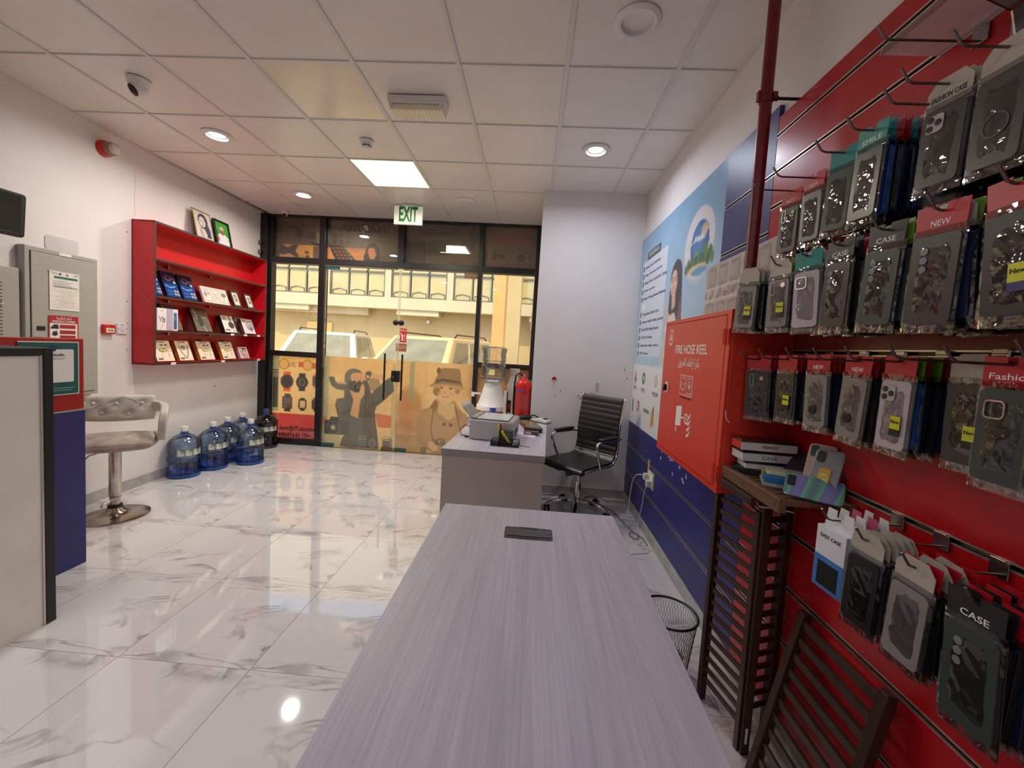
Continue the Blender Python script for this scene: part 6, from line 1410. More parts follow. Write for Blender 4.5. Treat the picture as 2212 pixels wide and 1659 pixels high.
s = c.sheet('sheet', 0.76, 0.345, m_print, t, (-0.002, 0, 0), (0, 0, -PI/2), thick=0.01)
text('lettering', 'lovable', 0.06, mk('map_ink', (206, 198, 192)), t, (-0.0035, 0.12, 0.175), (PI/2, 0, -PI/2))

# ---- riser pipe with clamp
t = thing('riser_pipe', 'dark red fire riser pipe in front of the slats', 'pipe', (0.88, 1.75, 1.0))
m_pipe = mk('pipe_oxide', (116, 20, 28), rough=0.32, var=0.2, vscale=30, bump=0.1, bscale=80)
obj('pipe', MB().lathe([(0.023, 0.66), (0.023, 2.0)], 24), m_pipe, t, smooth=40)
cl_ = obj('clamp', MB().lathe([(0.026, 1.5), (0.0265, 1.52), (0.026, 1.54)], 24), m_pipe, t, smooth=40)
obj('bolt_ear', MB().b2((0.015, -0.03, 1.51), (0.03, 0.03, 1.53)).b2((-0.035, -0.008, 1.505), (-0.018, 0.008, 1.545)), m_pipe, cl_)
obj('wall_rod', MB().tube([(0.02, 0, 1.52), (0.135, 0, 1.52)], 0.006, 8).tube([(0.02, 0, 1.52), (0.045, 0, 1.52)], 0.01, 8), m_darkmetal, t)

# ---- fire hose cabinet
t = thing('fire_hose_cabinet', 'red FIRE HOSE REEL cabinet fixed to the right wall', 'fire cabinet', (0.754, 1.99, 0.925))
m_cab = mk('cabinet_red', (218, 60, 42), rough=0.33, var=0.05, vscale=8, bump=0.06, bscale=260)
obj('box', MB().b2((0.012, -0.384, 0), (0.246, 0.384, 0.725)), m_cab, t, bevel=0.004)
dr = obj('door', MB().b2((0.0, -0.35, 0.022), (0.012, 0.374, 0.705)), m_cab, t, bevel=0.003)
obj('frame_edge', MB().ring([(-0.384, 0.0), (0.384, 0.0), (0.384, 0.725), (-0.384, 0.725)], [(-0.353, 0.019), (0.377, 0.019), (0.377, 0.708), (-0.353, 0.708)], 'x', 0.002, 0.012), m_cab, t)
for z in (0.62, 0.08): obj('hinge', MB().lathe([(0.009, z-0.03), (0.009, z+0.03)], 12, (-0.006, -0.358, 0)).b2((-0.004, -0.384, z-0.03), (0.002, -0.345, z+0.03)), m_cab, dr)
lk = obj('lock', MB().lathe([(0.03, 0.0), (0.03, -0.003), (0.024, -0.004)], 24, (0, 0.29, 0.36), 'x'), m_inkw, dr)
obj('lock_knob', MB().lathe([(0.02, -0.004), (0.019, -0.012)], 20, (0, 0.29, 0.36), 'x').box((-0.014, 0.29, 0.36), (0.006, 0.012, 0.036), (0.5, 0, 0)), m_blk, lk)
def ctext(body, y, z, size, width=None, bold=0.0): return text('lettering', body, size, m_inkw, dr, (-0.0006, y-1.99, z-0.925), (PI/2, 0, -PI/2), width=width, bold=bold)
ctext('FIRE HOSE REEL', 1.99, 1.492, 0.062, 0.39, 0.012)
ctext('\ufed6\ufef3\ufeae\ufea4\ufedf\ufe8d \ufe80\ufe8e\ufed4\ufec3\ufe87 \ufe93\ufeae\ufedc\ufe91', 1.995, 1.43, 0.055, 0.26)
def cy(y, z): return (y-1.99, z-0.925)
pm = MB().ring([(p[0]+0.275, p[1]+0.635) for p in circ(0.032, 28, 0, 0, 0.045)], [(p[0]+0.275, p[1]+0.635) for p in circ(0.027, 28, 0, 0, 0.039)], 'x', -0.0012, 0.0)
pm.prism([(0.275-0.016, 0.62), (0.275+0.016, 0.62), (0.275+0.006, 0.645), (0.275, 0.668), (0.275-0.006, 0.645)], 'x', -0.0012, 0); pm.prism([(0.258, 0.604), (0.292, 0.604), (0.284, 0.595), (0.266, 0.595)], 'x', -0.0012, 0)
obj('round_logo', pm, m_inkw, dr)
pm = MB().ring([cy(2.078, 1.268), cy(1.918, 1.268), cy(1.918, 1.368), cy(2.078, 1.368)], [cy(2.073, 1.273), cy(1.923, 1.273), cy(1.923, 1.363), cy(2.073, 1.363)], 'x', -0.0012, 0.0)
pm.ring([(p[0]+2.035-1.99, p[1]+1.325-0.925) for p in circ(0.034, 24)], [(p[0]+2.035-1.99, p[1]+1.325-0.925) for p in circ(0.028, 24)], 'x', -0.0012, 0)
pm.ring([cy(1.988, 1.28), cy(1.93, 1.28), cy(1.93, 1.356), cy(1.988, 1.356)], [cy(1.984, 1.284), cy(1.934, 1.284), cy(1.934, 1.352), cy(1.984, 1.352)], 'x', -0.0012, 0)
pm.prism([cy(1.965, 1.345), cy(1.953, 1.345), cy(1.953, 1.32), cy(1.942, 1.32), cy(1.959, 1.298), cy(1.976, 1.32), cy(1.965, 1.32)], 'x', -0.0012, 0)
for k in range(3): pm.b2((-0.0012, 2.07-1.99-0.004, 1.255-0.925-0.008*0), (0, 1.925-1.99, 1.259-0.925))
obj('approval_mark', pm, mk('faded_white', (222, 190, 184), rough=0.5), dr)
text('lettering', 'LPCB', 0.022, mk('faded_white', (222, 190, 184)), dr, (-0.0008, 2.035-1.99, 1.322-0.925), (PI/2, 0, -PI/2))
pm = MB().prism([cy(2.1, 1.205), cy(2.03, 1.215), cy(2.03, 1.115), cy(2.1, 1.105)], 'x', -0.0012, 0).b2((-0.0012, 2.092-1.99, 1.075-0.925), (0, 2.084-1.99, 1.1-0.925)).b2((-0.0012, 2.03-1.99, 1.155-0.925), (0, 1.98-1.99, 1.162-0.925))
pm.ring([(p[0]+1.965-1.99, p[1]+1.16-0.925) for p in circ(0.026, 20)], [(p[0]+1.965-1.99, p[1]+1.16-0.925) for p in circ(0.021, 20)], 'x', -0.0012, 0).b2((-0.0012, 1.967-1.99, 1.138-0.925), (0, 1.963-1.99, 1.182-0.925)).b2((-0.0012, 1.987-1.99, 1.158-0.925), (0, 1.943-1.99, 1.162-0.925))
for k in range(4):
    y_, z_ = 1.918, 1.185-0.028*k; pm.prism([cy(y_+0.028, z_-0.012), cy(y_+0.008, z_-0.006), cy(y_-0.006, z_+0.012), cy(y_-0.004, z_-0.004), cy(y_+0.01, z_-0.02), cy(y_+0.03, z_-0.026)], 'x', -0.0012, 0)
obj('hose_pictogram', pm, m_inkw, dr)
obj('paint_chip', MB().tube([(0.01, -0.3845, 0.33), (0.016, -0.3845, 0.30), (0.03, -0.3845, 0.285)], 0.002, 4), m_inkw, t)

# ---- clear shelf under the top channel
def mk_frost():
    m, nt, out = newmat('frosted_acrylic')
    d = node(nt, 'ShaderNodeBsdfDiffuse'); d.inputs[0].default_value = L4((214, 202, 204))
    tl = node(nt, 'ShaderNodeBsdfTranslucent'); tl.inputs[0].default_value = L4((226, 214, 216))
    tr = node(nt, 'ShaderNodeBsdfTransparent'); g = node(nt, 'ShaderNodeBsdfGlossy'); g.inputs['Roughness'].default_value = 0.2
    tc = node(nt, 'ShaderNodeTexCoord'); n = node(nt, 'ShaderNodeTexNoise'); n.inputs['Scale'].default_value = 14.0
    nt.links.new(tc.outputs['Object'], n.inputs['Vector'])
    mr = node(nt, 'ShaderNodeMapRange'); mr.inputs[3].default_value = 0.3; mr.inputs[4].default_value = 0.6; nt.links.new(n.outputs[0], mr.inputs[0])
    a = node(nt, 'ShaderNodeMixShader'); a.inputs[0].default_value = 0.65; nt.links.new(d.outputs[0], a.inputs[1]); nt.links.new(tl.outputs[0], a.inputs[2])
    b = node(nt, 'ShaderNodeMixShader'); nt.links.new(mr.outputs[0], b.inputs[0]); nt.links.new(a.outputs[0], b.inputs[1]); nt.links.new(tr.outputs[0], b.inputs[2])
    c_ = node(nt, 'ShaderNodeMixShader'); c_.inputs[0].default_value = 0.06; nt.links.new(b.outputs[0], c_.inputs[1]); nt.links.new(g.outputs[0], c_.inputs[2])
    nt.links.new(c_.outputs[0], out.inputs[0]); return m
t = thing('clear_shelf', 'frosted clear shelf bracketed to the top of the red slats', 'shelf', (SF, 0.82, 2.212))
obj('sheet', MB().b2((-0.15, -0.62, 0.05), (0.0, 0.32, 0.056)), mk_frost(), t)
obj('front_lip', MB().b2((-0.153, -0.62, 0.045), (-0.15, 0.32, 0.062)), mk_clear('acrylic_lip', (228, 218, 214), refl=0.14, rough=0.1), t)
for yy in (-0.3, 0.13):
    obj('bracket', MB().prism([(0.0, -0.04), (-0.02, -0.05), (-0.035, 0.01), (-0.12, 0.046), (0.0, 0.049)], 'y', yy-0.002, yy+0.002).b2((-0.012, yy-0.02, -0.09), (-0.002, yy+0.02, 0.03)), m_steel, t)
# ---- hooks
m_hook = mk('hook_steel', (118, 106, 102), rough=0.3, metal=0.9, var=0.15, vscale=30)
def hook(y, zt, label, row, length=0.235):
    """zt = height of the upturned tip"""
    t = thing('display_hook', label, 'display hook', (SF-0.002, y, zt-0.03), group='display hooks, %s row' % row)
    obj('rod', MB().tube([(0.0, 0, 0), (-length+0.03, 0, 0), (-length+0.018, 0, 0.004), (-length, 0, 0.03)], 0.0028, 8), m_hook, t, smooth=50)
    obj('back_plate', MB().b2((-0.006, -0.018, -0.006), (0.0, 0.018, 0.032)).b2((-0.008, -0.014, 0.022), (0.004, 0.014, 0.034)), m_steel, t, bevel=0.0015)
    return t
# ---- phone case packets: shared meshes
CW, CH = 0.078, 0.158
case_me = {}
def rbox_mesh(name, w, h, d, r=0.01):
    return MB().prism(rrect(w, h, r, 4), 'x', -d/2, d/2).mesh(name)
def shared(key, builder, mt):
    if key not in case_me:
        me = builder(); me.materials.append(mt); case_me[key] = me
    return case_me[key]
m_case = mk('case_black', (26, 27, 29), rough=0.38, var=0.15, vscale=20)
m_casegrey = mk('case_smoke', (60, 58, 55), rough=0.3, var=0.12, vscale=15)
m_casegreen = mk('case_green', (52, 62, 58), rough=0.4, var=0.1)
m_casenavy = mk('case_navy', (24, 34, 62), rough=0.35, var=0.12)
m_caseblue = mk('case_blue', (34, 74, 140), rough=0.35, var=0.1)
m_casepink = mk('case_pinkgrey', (186, 172, 178), rough=0.3, var=0.05)
m_casesilver = mk('case_silver', (136, 130, 126), rough=0.25, var=0.1)
m_casemaroon = mk('case_maroon', (98, 46, 60), rough=0.35, var=0.12)
m_bag = mk_clear('crinkled_bag', (240, 240, 240), refl=0.05, rough=0.05, bump=0.55, bscale=20, blend=0.3)
m_cardred = mk('card_red', (178, 22, 34), rough=0.35, var=0.04)
m_cardteal = mk('card_teal', (18, 132, 124), rough=0.35, var=0.04)
m_cardblk = mk('card_black', (26, 24, 24), rough=0.4, var=0.05)
m_cardclear = mk('card_clear', (176, 166, 152), rough=0.3, var=0.06)
m_cardgreen = mk('card_green', (104, 148, 46), rough=0.35, var=0.05)
m_yellow = mk('sticker_yellow', (206, 206, 30), rough=0.4, var=0.03)
CARD = {'red': m_cardred, 'teal': m_cardteal, 'black': m_cardblk, 'clear': m_cardclear, 'green': m_cardgreen}
CASE = {'black': m_case, 'grey': m_casegrey, 'green': m_casegreen, 'navy': m_casenavy, 'blue': m_caseblue, 'pink': m_casepink, 'silver': m_casesilver, 'maroon': m_casemaroon}
def bag_mesh(w, h, seed):
    rg = random.Random(seed); m = MB(); nx, nz = 7, 12
    vs = []
    for s_ in (-1, 1):
        for j in range(nz+1):
            for i in range(nx+1):
                y = -w/2+w*i/nx; z = -h/2+h*j/nz; e = min(1, 3*min(i, nx-i)/nx, 3.5*min(j, nz-j)/nz)
                vs.append((s_*(0.0012+0.0058*e*(0.75+0.35*rg.random())), y, z))
    n0 = (nx+1)*(nz+1); fs = []
    for s_ in (0, 1):
        for j in range(nz):
            for i in range(nx):
                k = s_*n0+j*(nx+1)+i; fs.append((k, k+1, k+nx+2, k+nx+1))
    me = m.add(vs, fs).mesh('bag')
    return me
def packet(x, y, zrod, yaw, tilt, label, group, card='red', case='black', w=CW, h=CH, bag=True, front=False, cardtext=None, sticker=None, cam=None, drop=0.0, plain=False, hole=True):
    t = thing('phone_case_packet', label, 'phone case', (x, y, zrod-drop), (R(tilt), 0, R(yaw)), group)
    hc = 0.046
    # header card hangs from the rod
    def hd():
        if card == 'clear':
            p = [(-w*0.52, -hc), (w*0.52, -hc), (w*0.52, -0.006), (w*0.3, 0.016), (-w*0.3, 0.016), (-w*0.52, -0.006)]
        else:
            p = [(-w*0.52, -hc), (w*0.52, -hc), (w*0.55, 0.012), (0.008, 0.012), (0.008, -0.002), (-0.008, -0.002), (-0.008, 0.012), (-w*0.55, 0.012)]
        return MB().prism(p, 'x', -0.0008, 0.0008).mesh('header_card')
    mesh_obj('header_card', shared(('hd', card, w), hd, CARD[card]), None, t)
    cz = -hc - 0.004 - h/2
    cs = mesh_obj('case', shared(('cs', case, w, h), lambda: rbox_mesh('case', w, h, 0.0095, 0.011), CASE[case]), None, t, (0, 0, cz))
    if not plain:
        sd = random.randint(0, 3)
        if bag: mesh_obj('bag', shared(('bag', w, h, sd), lambda: bag_mesh(w+0.014, h+0.035, sd), m_bag), None, t, (0, 0, cz-0.002))
        mesh_obj('backing_card', shared(('bk', w, h, 'b' if sd % 2 else 'g'), lambda: MB().b2((0.0055, -w/2-0.003, -h/2-0.004), (0.0066, w/2+0.003, h/2+0.004)).mesh('backing_card'), mk('backing_blue', (28, 58, 120), rough=0.4) if sd % 2 else mk('backing_green', (70, 92, 60), rough=0.4)), None, t, (0, 0, cz))
    fx = -0.0056
    if cam == 'quad':
        for a, b in ((0.018, 0.058), (0.018, 0.04), (0.018, 0.022)): obj('camera_hole', MB().lathe([(0.0075, fx), (0.0075, fx-0.0015), (0.0055, fx-0.0016)], 14, (0, a, b+cz), 'x'), mk('lens_grey', (120, 122, 124), rough=0.2), cs, (0, 0, -cz))
    elif cam == 'square':
        cb = obj('camera_plate', MB().prism(rrect(0.036, 0.038, 0.008), 'x', fx-0.0025, fx, c=(0, 0.015, cz+0.052)), mk('plate_pale', (176, 172, 170), rough=0.25), cs, (0, 0, -cz), bevel=0.001)
        for a, b in ((0.024, 0.062), (0.024, 0.043), (0.007, 0.052)): obj('camera_hole', MB().lathe([(0.0072, fx-0.0025), (0.0072, fx-0.004), (0.005, fx-0.0042)], 14, (0, a, cz+b), 'x'), mk('lens_dark', (40, 42, 44), rough=0.2), t)
    elif cam == 'bump':
        obj('camera_frame', MB().ring([(p[0]+0.014, p[1]+cz+0.05) for p in rrect(0.036, 0.036, 0.009)], [(p[0]+0.014, p[1]+cz+0.05) for p in rrect(0.03, 0.03, 0.006)], 'x', fx-0.003, fx), m_chrome, cs, (0, 0, -cz))
    elif cam == 'strip':
        obj('camera_slot', MB().ring([(p[0]+0.02, p[1]+cz+0.05) for p in rrect(0.016, 0.044, 0.004)], [(p[0]+0.02, p[1]+cz+0.05) for p in rrect(0.012, 0.04, 0.003)], 'x', fx-0.001, fx), m_steel, cs, (0, 0, -cz))
        obj('disc', MB().lathe([(0.008, fx), (0.008, fx-0.0015)], 16, (0, -0.018, cz+0.058), 'x'), m_chrome, cs, (0, 0, -cz))
    elif cam == 'ring':
        obj('ring_stand', MB().ring([(p[0], p[1]+cz-0.01) for p in circ(0.024, 28)], [(p[0], p[1]+cz-0.01) for p in circ(0.0205, 28)], 'x', fx-0.0015, fx), mk('ring_grey', (60, 58, 56), rough=0.3), cs, (0, 0, -cz))
    elif cam == 'button':
        obj('ring_button', MB().lathe([(0.014, fx), (0.014, fx-0.003), (0.011, fx-0.0035)], 18, (0, 0.004, cz-0.028), 'x'), m_darkmetal, cs, (0, 0, -cz))
    if cardtext:
        text('lettering', cardtext, 0.017, m_inkw if card in ('red', 'teal', 'black') else m_ink, t, (-0.0012, 0, -0.026), (PI/2, 0, -PI/2), width=min(w*0.8, 0.012*len(cardtext)))
    if sticker:
        z_ = cz-h*0.2
        s_ = obj('sticker', MB().b2((fx-0.004, -w*0.36, z_), (fx-0.0032, -w*0.02, z_+0.032)), m_yellow, t)
        obj('sticker_foot', MB().b2((fx-0.004, -w*0.36, z_-0.016), (fx-0.0032, -w*0.02, z_)), mk('sticker_navy', (40, 40, 96), rough=0.4) if sticker == 'navy' else m_cardblk, t)
        text('sticker_text', 'New', 0.012, m_ink, t, (fx-0.0045, -w*0.19, z_+0.018), (PI/2, 0, -PI/2))
    return t
random.seed(21)
ORD = ['first', 'second', 'third', 'fourth', 'fifth', 'sixth', 'seventh', 'eighth', 'ninth']
def stock(hook_no, rowname, y, zt, xf, n, cols, cards, front, yaw=0, step=0.0165, w=CW, h=CH, drop=0.0):
    """packets hanging on one hook; the first is the front one"""
    zr = zt-0.03+0.003
    for k in range(n):
        x = xf+step*k*random.uniform(0.9, 1.08)
        if x > 0.982: break
        yw = yaw*(1-k/max(1, n))+random.uniform(-4, 4); tl = random.uniform(-3.5, 3.5)
        if k == 0:
            kw = dict(front); lb = kw.pop('label')
            packet(x, y, zr, yw, tl, lb, 'phone case packets, %s row' % rowname, w=w, h=h, front=True, drop=drop, **kw)
        else:
            packet(x, y+random.uniform(-0.003, 0.003), zr, yw, tl, 'phone case packet stacked behind the front one on the %s hook of the %s row' % (ORD[hook_no], rowname),
                   'phone case packets, %s row' % rowname, card=cards[k % len(cards)], case=cols[k % len(cols)], w=w, h=h-random.choice([0, 0, 0.006, 0.012]), drop=drop)
# hooks are counted from the far end of each row
R2 = [(1.554, 2.109), (1.429, 2.103), (1.224, 2.086), (1.11, 2.087), (1.001, 2.088), (0.961, 2.108), (0.852, 2.107)]
hook(1.04, 2.256, 'empty metal hook highest on the red slats under the clear shelf', 'topmost')
for k, (y, z) in enumerate(R2): hook(y, z, 'metal hook, %s from the far end of the upper row' % ORD[k], 'upper')
stock(0, 'upper', 1.554, 2.109, 0.905, 4, ['black', 'navy'], ['red'], dict(label='dark case packet with red HOT card farthest along the upper row', card='red', case='grey', cardtext='HOT', cam='strip'), 12, drop=0.012)
stock(1, 'upper', 1.429, 2.103, 0.90, 4, ['black', 'navy', 'blue'], ['red'], dict(label='smoky case packet with red card on the second upper hook', card='red', case='grey', cardtext='NEW'), 10)
stock(2, 'upper', 1.224, 2.086, 0.845, 6, ['black', 'green', 'navy'], ['teal', 'red'], dict(label='grey-green case packet with a teal card on the upper row', card='teal', case='green', sticker=None), 6, h=0.165)
stock(3, 'upper', 1.11, 2.087, 0.832, 8, ['navy', 'blue', 'black', 'navy'], ['red', 'teal', 'red'], dict(label='large grey case packet with a blue round NEW sticker', card='teal', case='grey', cardtext='SMILE'), 4, w=0.084, h=0.17)
stock(4, 'upper', 1.0, 2.075, 0.91, 3, ['black', 'grey'], ['red', 'clear'], dict(label='dark packet half hidden behind the FASHION case packet', card='red', case='black'), 4)
stock(5, 'upper', 0.958, 2.108, 0.868, 6, ['black', 'grey', 'black'], ['clear'], dict(label='clear FASHION case packet with a ring and pale camera plate', card='clear', case='grey', cam='square', cardtext='FASHION CASE'), 2, w=0.088, h=0.165)
stock(6, 'upper', 0.85, 2.107, 0.87, 6, ['black', 'grey'], ['clear'], dict(label='dark case packet with a ring holder at the near end of the upper row', card='clear', case='grey', cam='ring'), 0, w=0.088, h=0.17)
R3 = [(1.528, 1.802), (1.395, 1.804), (1.261, 1.805), (1.134, 1.803), (0.999, 1.805), (0.865, 1.804), (0.742, 1.807)]
for k, (y, z) in enumerate(R3): hook(y, z, 'metal hook, %s from the far end of the middle row' % ORD[k], 'middle')
stock(0, 'middle', 1.528, 1.802, 0.77, 7, ['navy', 'black', 'navy', 'black'], ['clear'], dict(label='clear packet with a teal insert farthest along the middle row', card='clear', case='silver', sticker='black'), 22, step=0.02, h=0.15)
stock(1, 'middle', 1.395, 1.804, 0.80, 6, ['black', 'navy'], ['clear', 'green'], dict(label='cream-edged case packet with a green sticker on the middle row', card='clear', case='silver', sticker='black', cam='strip'), 18, step=0.02, h=0.155)
stock(2, 'middle', 1.261, 1.805, 0.80, 7, ['black', 'navy', 'black'], ['teal', 'clear'], dict(label='pale pink case with a gold camera frame and teal card', card='teal', case='pink', cam='bump'), 14, step=0.02, h=0.165)
stock(3, 'middle', 1.134, 1.803, 0.80, 8, ['navy', 'black', 'navy'], ['red', 'black'], dict(label='dark case packet with a black CASE card on the middle row', card='black', case='grey', cam='quad', cardtext='CASE'), 8, h=0.168)
stock(4, 'middle', 0.999, 1.805, 0.805, 8, ['black', 'green', 'black'], ['black', 'green', 'red'], dict(label='dark green case packet with a black card on the middle row', card='black', case='green', cam='quad', cardtext='CASE'), 5, w=0.084, h=0.172)
stock(5, 'middle', 0.868, 1.804, 0.80, 9, ['black', 'navy', 'black', 'navy'], ['red', 'clear', 'green'], dict(label='large brown-black case packet with a red NEW card on the middle row', card='red', case='grey', cam='quad', cardtext='NEW'), 3, w=0.09, h=0.178)
stock(6, 'middle', 0.742, 1.807, 0.80, 9, ['black', 'navy'], ['red', 'green'], dict(label='dark case packet with a yellow sticker at the near end of the middle row', card='red', case='black', sticker='navy'), 2, w=0.086, h=0.175)
R4 = [(1.535, 1.492), (1.411, 1.496), (1.268, 1.5), (1.146, 1.499), (1.034, 1.502), (0.912, 1.506), (0.795, 1.503), (0.684, 1.511)]
for k, (y, z) in enumerate(R4): hook(y, z, 'metal hook, %s from the far end of the lower row' % ORD[k], 'lower')
stock(0, 'lower', 1.535, 1.492, 0.835, 5, ['silver', 'black'], ['red'], dict(label='dark case in a clear white-edged box farthest along the lower row', card='red', case='grey', cam='strip'), 24, step=0.02, w=0.086, h=0.16)
stock(1, 'lower', 1.411, 1.496, 0.862, 5, ['black', 'navy', 'green'], ['red'], dict(label='grey patterned case packet with a yellow sticker on the lower row', card='red', case='grey', sticker='black'), 10, h=0.15)
stock(2, 'lower', 1.268, 1.5, 0.865, 6, ['blue', 'black', 'navy'], ['red'], dict(label='silvery creased case packet with red card, third on the lower row', card='red', case='silver', cam='button', cardtext='NEW'), 8, h=0.155)
stock(3, 'lower', 1.146, 1.499, 0.888, 5, ['blue', 'black', 'navy'], ['red'], dict(label='silvery creased case packet with red card, fourth on the lower row', card='red', case='silver', cam='button', cardtext='NEW'), 6, h=0.165)
stock(4, 'lower', 1.034, 1.502, 0.90, 5, ['navy', 'blue', 'blue', 'black'], ['red', 'green'], dict(label='pinkish clear case packet with a yellow sticker on the lower row', card='red', case='pink', cam='square', sticker='black'), 5, h=0.168)
stock(5, 'lower', 0.912, 1.506, 0.94, 3, ['blue', 'black'], ['red'], dict(label='brown smoky case packet with a metal ring button on the lower row', card='clear', case='grey', cam='button', sticker='black'), 4, w=0.084, h=0.172)
stock(6, 'lower', 0.795, 1.503, 0.89, 5, ['black', 'grey'], ['clear', 'red'], dict(label='large dark grey case packet with a chrome camera frame on the lower row', card='red', case='green', cam='bump', cardtext='Fashion'), 3, w=0.088, h=0.178)
stock(7, 'lower', 0.684, 1.511, 0.87, 5, ['black'], ['red'], dict(label='dark case packet nearest the viewer on the lower row', card='red', case='black', cam='quad'), 2, w=0.088, h=0.175)
R5 = [(1.10, 1.07), (0.985, 1.07), (0.865, 1.07), (0.74, 1.07)]
for k, (y, z) in enumerate(R5): hook(y, z, 'metal hook, %s from the far end of the bottom row' % ORD[k], 'bottom', 0.2)
for k in range(4):
    x = 0.84+0.03*k
    t = thing('phone_case_box', ['white and blue EASY CASE box hanging foremost on the bottom row', 'white box hanging second on the bottom row hook', 'white box with a pink back hanging third on the bottom hook', 'white box hanging nearest the wall on the bottom hook'][k], 'box', (x, 1.10, 1.043), R(4-3*k), 'white boxes on the bottom row')
    obj('carton', MB().b2((-0.011, -0.048, -0.2), (0.011, 0.048, -0.03)), mk('carton_white', (224, 224, 228), rough=0.4), t, bevel=0.001)
    obj('hang_tab', MB().prism([(-0.048, -0.03), (0.048, -0.03), (0.04, 0.02), (0.012, 0.02), (0.012, 0.002), (-0.012, 0.002), (-0.012, 0.02), (-0.04, 0.02)], 'x', 0.009, 0.011), mk('carton_pink', (206, 96, 130), rough=0.4) if k == 2 else mk('carton_white', (224, 224, 228)), t)
    if k == 0:
        obj('blue_print', MB().b2((-0.0116, -0.048, -0.2), (-0.011, 0.048, -0.11)), mk('carton_blue', (70, 120, 190), rough=0.4), t); obj('window', MB().b2((-0.012, -0.034, -0.19), (-0.0116, 0.034, -0.125)), m_case, t)
        text('lettering', 'EASY CASE', 0.014, m_ink, t, (-0.0118, 0.0, -0.055), (PI/2, 0, -PI/2))
stock(1, 'bottom', 0.985, 1.07, 0.83, 6, ['black', 'grey'], ['clear'], dict(label='black case packet with a white price label on the bottom row', card='clear', case='black'), 4, h=0.165)
stock(2, 'bottom', 0.865, 1.07, 0.83, 6, ['black'], ['clear', 'red'], dict(label='tan case packet on the bottom row beside the black packets', card='clear', case='silver'), 3, h=0.165)
stock(3, 'bottom', 0.74, 1.07, 0.82, 7, ['black', 'navy'], ['red', 'black'], dict(label='dark case packet with a black Phone Accessories card on the bottom row', card='black', case='green', cam='quad', cardtext='CASE'), 2, w=0.09, h=0.178)

# ---- folding slatted rack
m_rack = mk_wood('dark_stained_wood', (44, 26, 20), (72, 46, 34), rough=0.4, grain=(60, 60, 3), big=(8, 8, 1), bump=0.2)
m_rackh = mk_wood('stained_wood_rail', (84, 54, 38), (122, 84, 60), rough=0.45, grain=(60, 3, 60), big=(8, 1, 8), bump=0.2)
def slat_panel(t, p0, p1, z0, z1, n, hs=0.021, th=0.008):
    """two stiles and n cross slats between two feet p0 and p1 (local)"""
    d = Vector((p1[0]-p0[0], p1[1]-p0[1], 0)).normalized()
    for p in (p0, p1): obj('stile', MB().bar((p[0], p[1], z0), (p[0], p[1], z1), 0.022, 0.03, up=tuple(d.cross(Vector((0, 0, 1))))), m_rack, t, bevel=0.002)
    for k in range(n):
        z = z0+0.1+(z1-z0-0.13)*k/(n-1)
        obj('slat', MB().bar((p0[0], p0[1], z), (p1[0], p1[1], z), th, hs), m_rack, t, bevel=0.0015)
t = thing('folding_rack', 'dark wooden slatted folding rack standing by the right wall', 'rack', (0.84, 1.6, 0))
slat_panel(t, (-0.03, 0.09), (0.02, -0.125), 0.0, 0.912, 17)
slat_panel(t, (0.045, -0.118), (0.135, -0.085), 0.06, 0.96, 16)
obj('tall_stile', MB().bar((0.03, -0.135, 0.0), (0.03, -0.135, 0.99), 0.03, 0.034, up=(0, 1, 0)), m_rack, t, bevel=0.002)
obj('sticker', MB().box((0.03, -0.1525, 0.075), (0.008, 0.001, 0.06)), m_paper, t)
for xx, yy in ((-0.03, 0.09), (0.135, -0.085)): obj('back_stile', MB().bar((xx+0.018, yy+0.03, 0.03), (xx+0.018, yy+0.03, 0.912), 0.02, 0.024, up=(0, 1, 0)), m_rack, t, bevel=0.002)
obj('top_rail', MB().bar((-0.012, -0.005, 0.972), (0.03, -0.16, 0.972), 0.03, 0.026), m_rackh, t, bevel=0.002)
obj('hinge_rod', MB().tube([(0.02, -0.09, 0.95), (0.0, -0.15, 0.94), (0.03, -0.2, 0.955), (0.06, -0.24, 0.96)], 0.004, 8), m_steel, t, smooth=50)
t = thing('rack_shelf', 'brown slatted wooden shelf tray on top of the folding rack', 'shelf', (0.885, 1.42, 1.0))
obj('front_rail', MB().b2((-0.118, -0.19, 0.0), (-0.095, 0.18, 0.045)), m_rackh, t, bevel=0.003)
obj('back_rail', MB().b2((0.09, -0.19, 0.0), (0.112, 0.18, 0.04)), m_rackh, t, bevel=0.003)
for k in range(9): obj('slat', MB().b2((-0.095, -0.185+0.041*k, 0.022), (0.09, -0.157+0.041*k, 0.036)), m_rackh, t, bevel=0.0015)
for yy in (-0.17, 0.02): obj('nail', MB().lathe([(0.003, -0.1185), (0.003, -0.117)], 8, (0, yy, 0.022), 'x'), m_blk, t)
obj('lower_frame', MB().b2((-0.13, -0.06, -0.03), (-0.11, 0.165, -0.002)), m_rack, t, bevel=0.002)
t = thing('leaning_slat_frame', 'dark slatted wooden frame leaning at the foot of the rack', 'rack', (0.86, 1.22, 0))
a0, a1, b0, b1 = (-0.02, 0.14, 0.0), (0.11, 0.14, 0.62), (-0.02, -0.18, 0.0), (0.11, -0.18, 0.62)
for p, q in ((a0, a1), (b0, b1)): obj('stile', MB().bar(p, q, 0.03, 0.03), m_rack, t, bevel=0.002)
for k in range(11):
    f_ = 0.06+0.88*k/10; p = Vector(a0).lerp(Vector(a1), f_); q = Vector(b0).lerp(Vector(b1), f_)
    obj('slat', MB().bar(p, q, 0.012, 0.028), m_rack, t, bevel=0.0015)
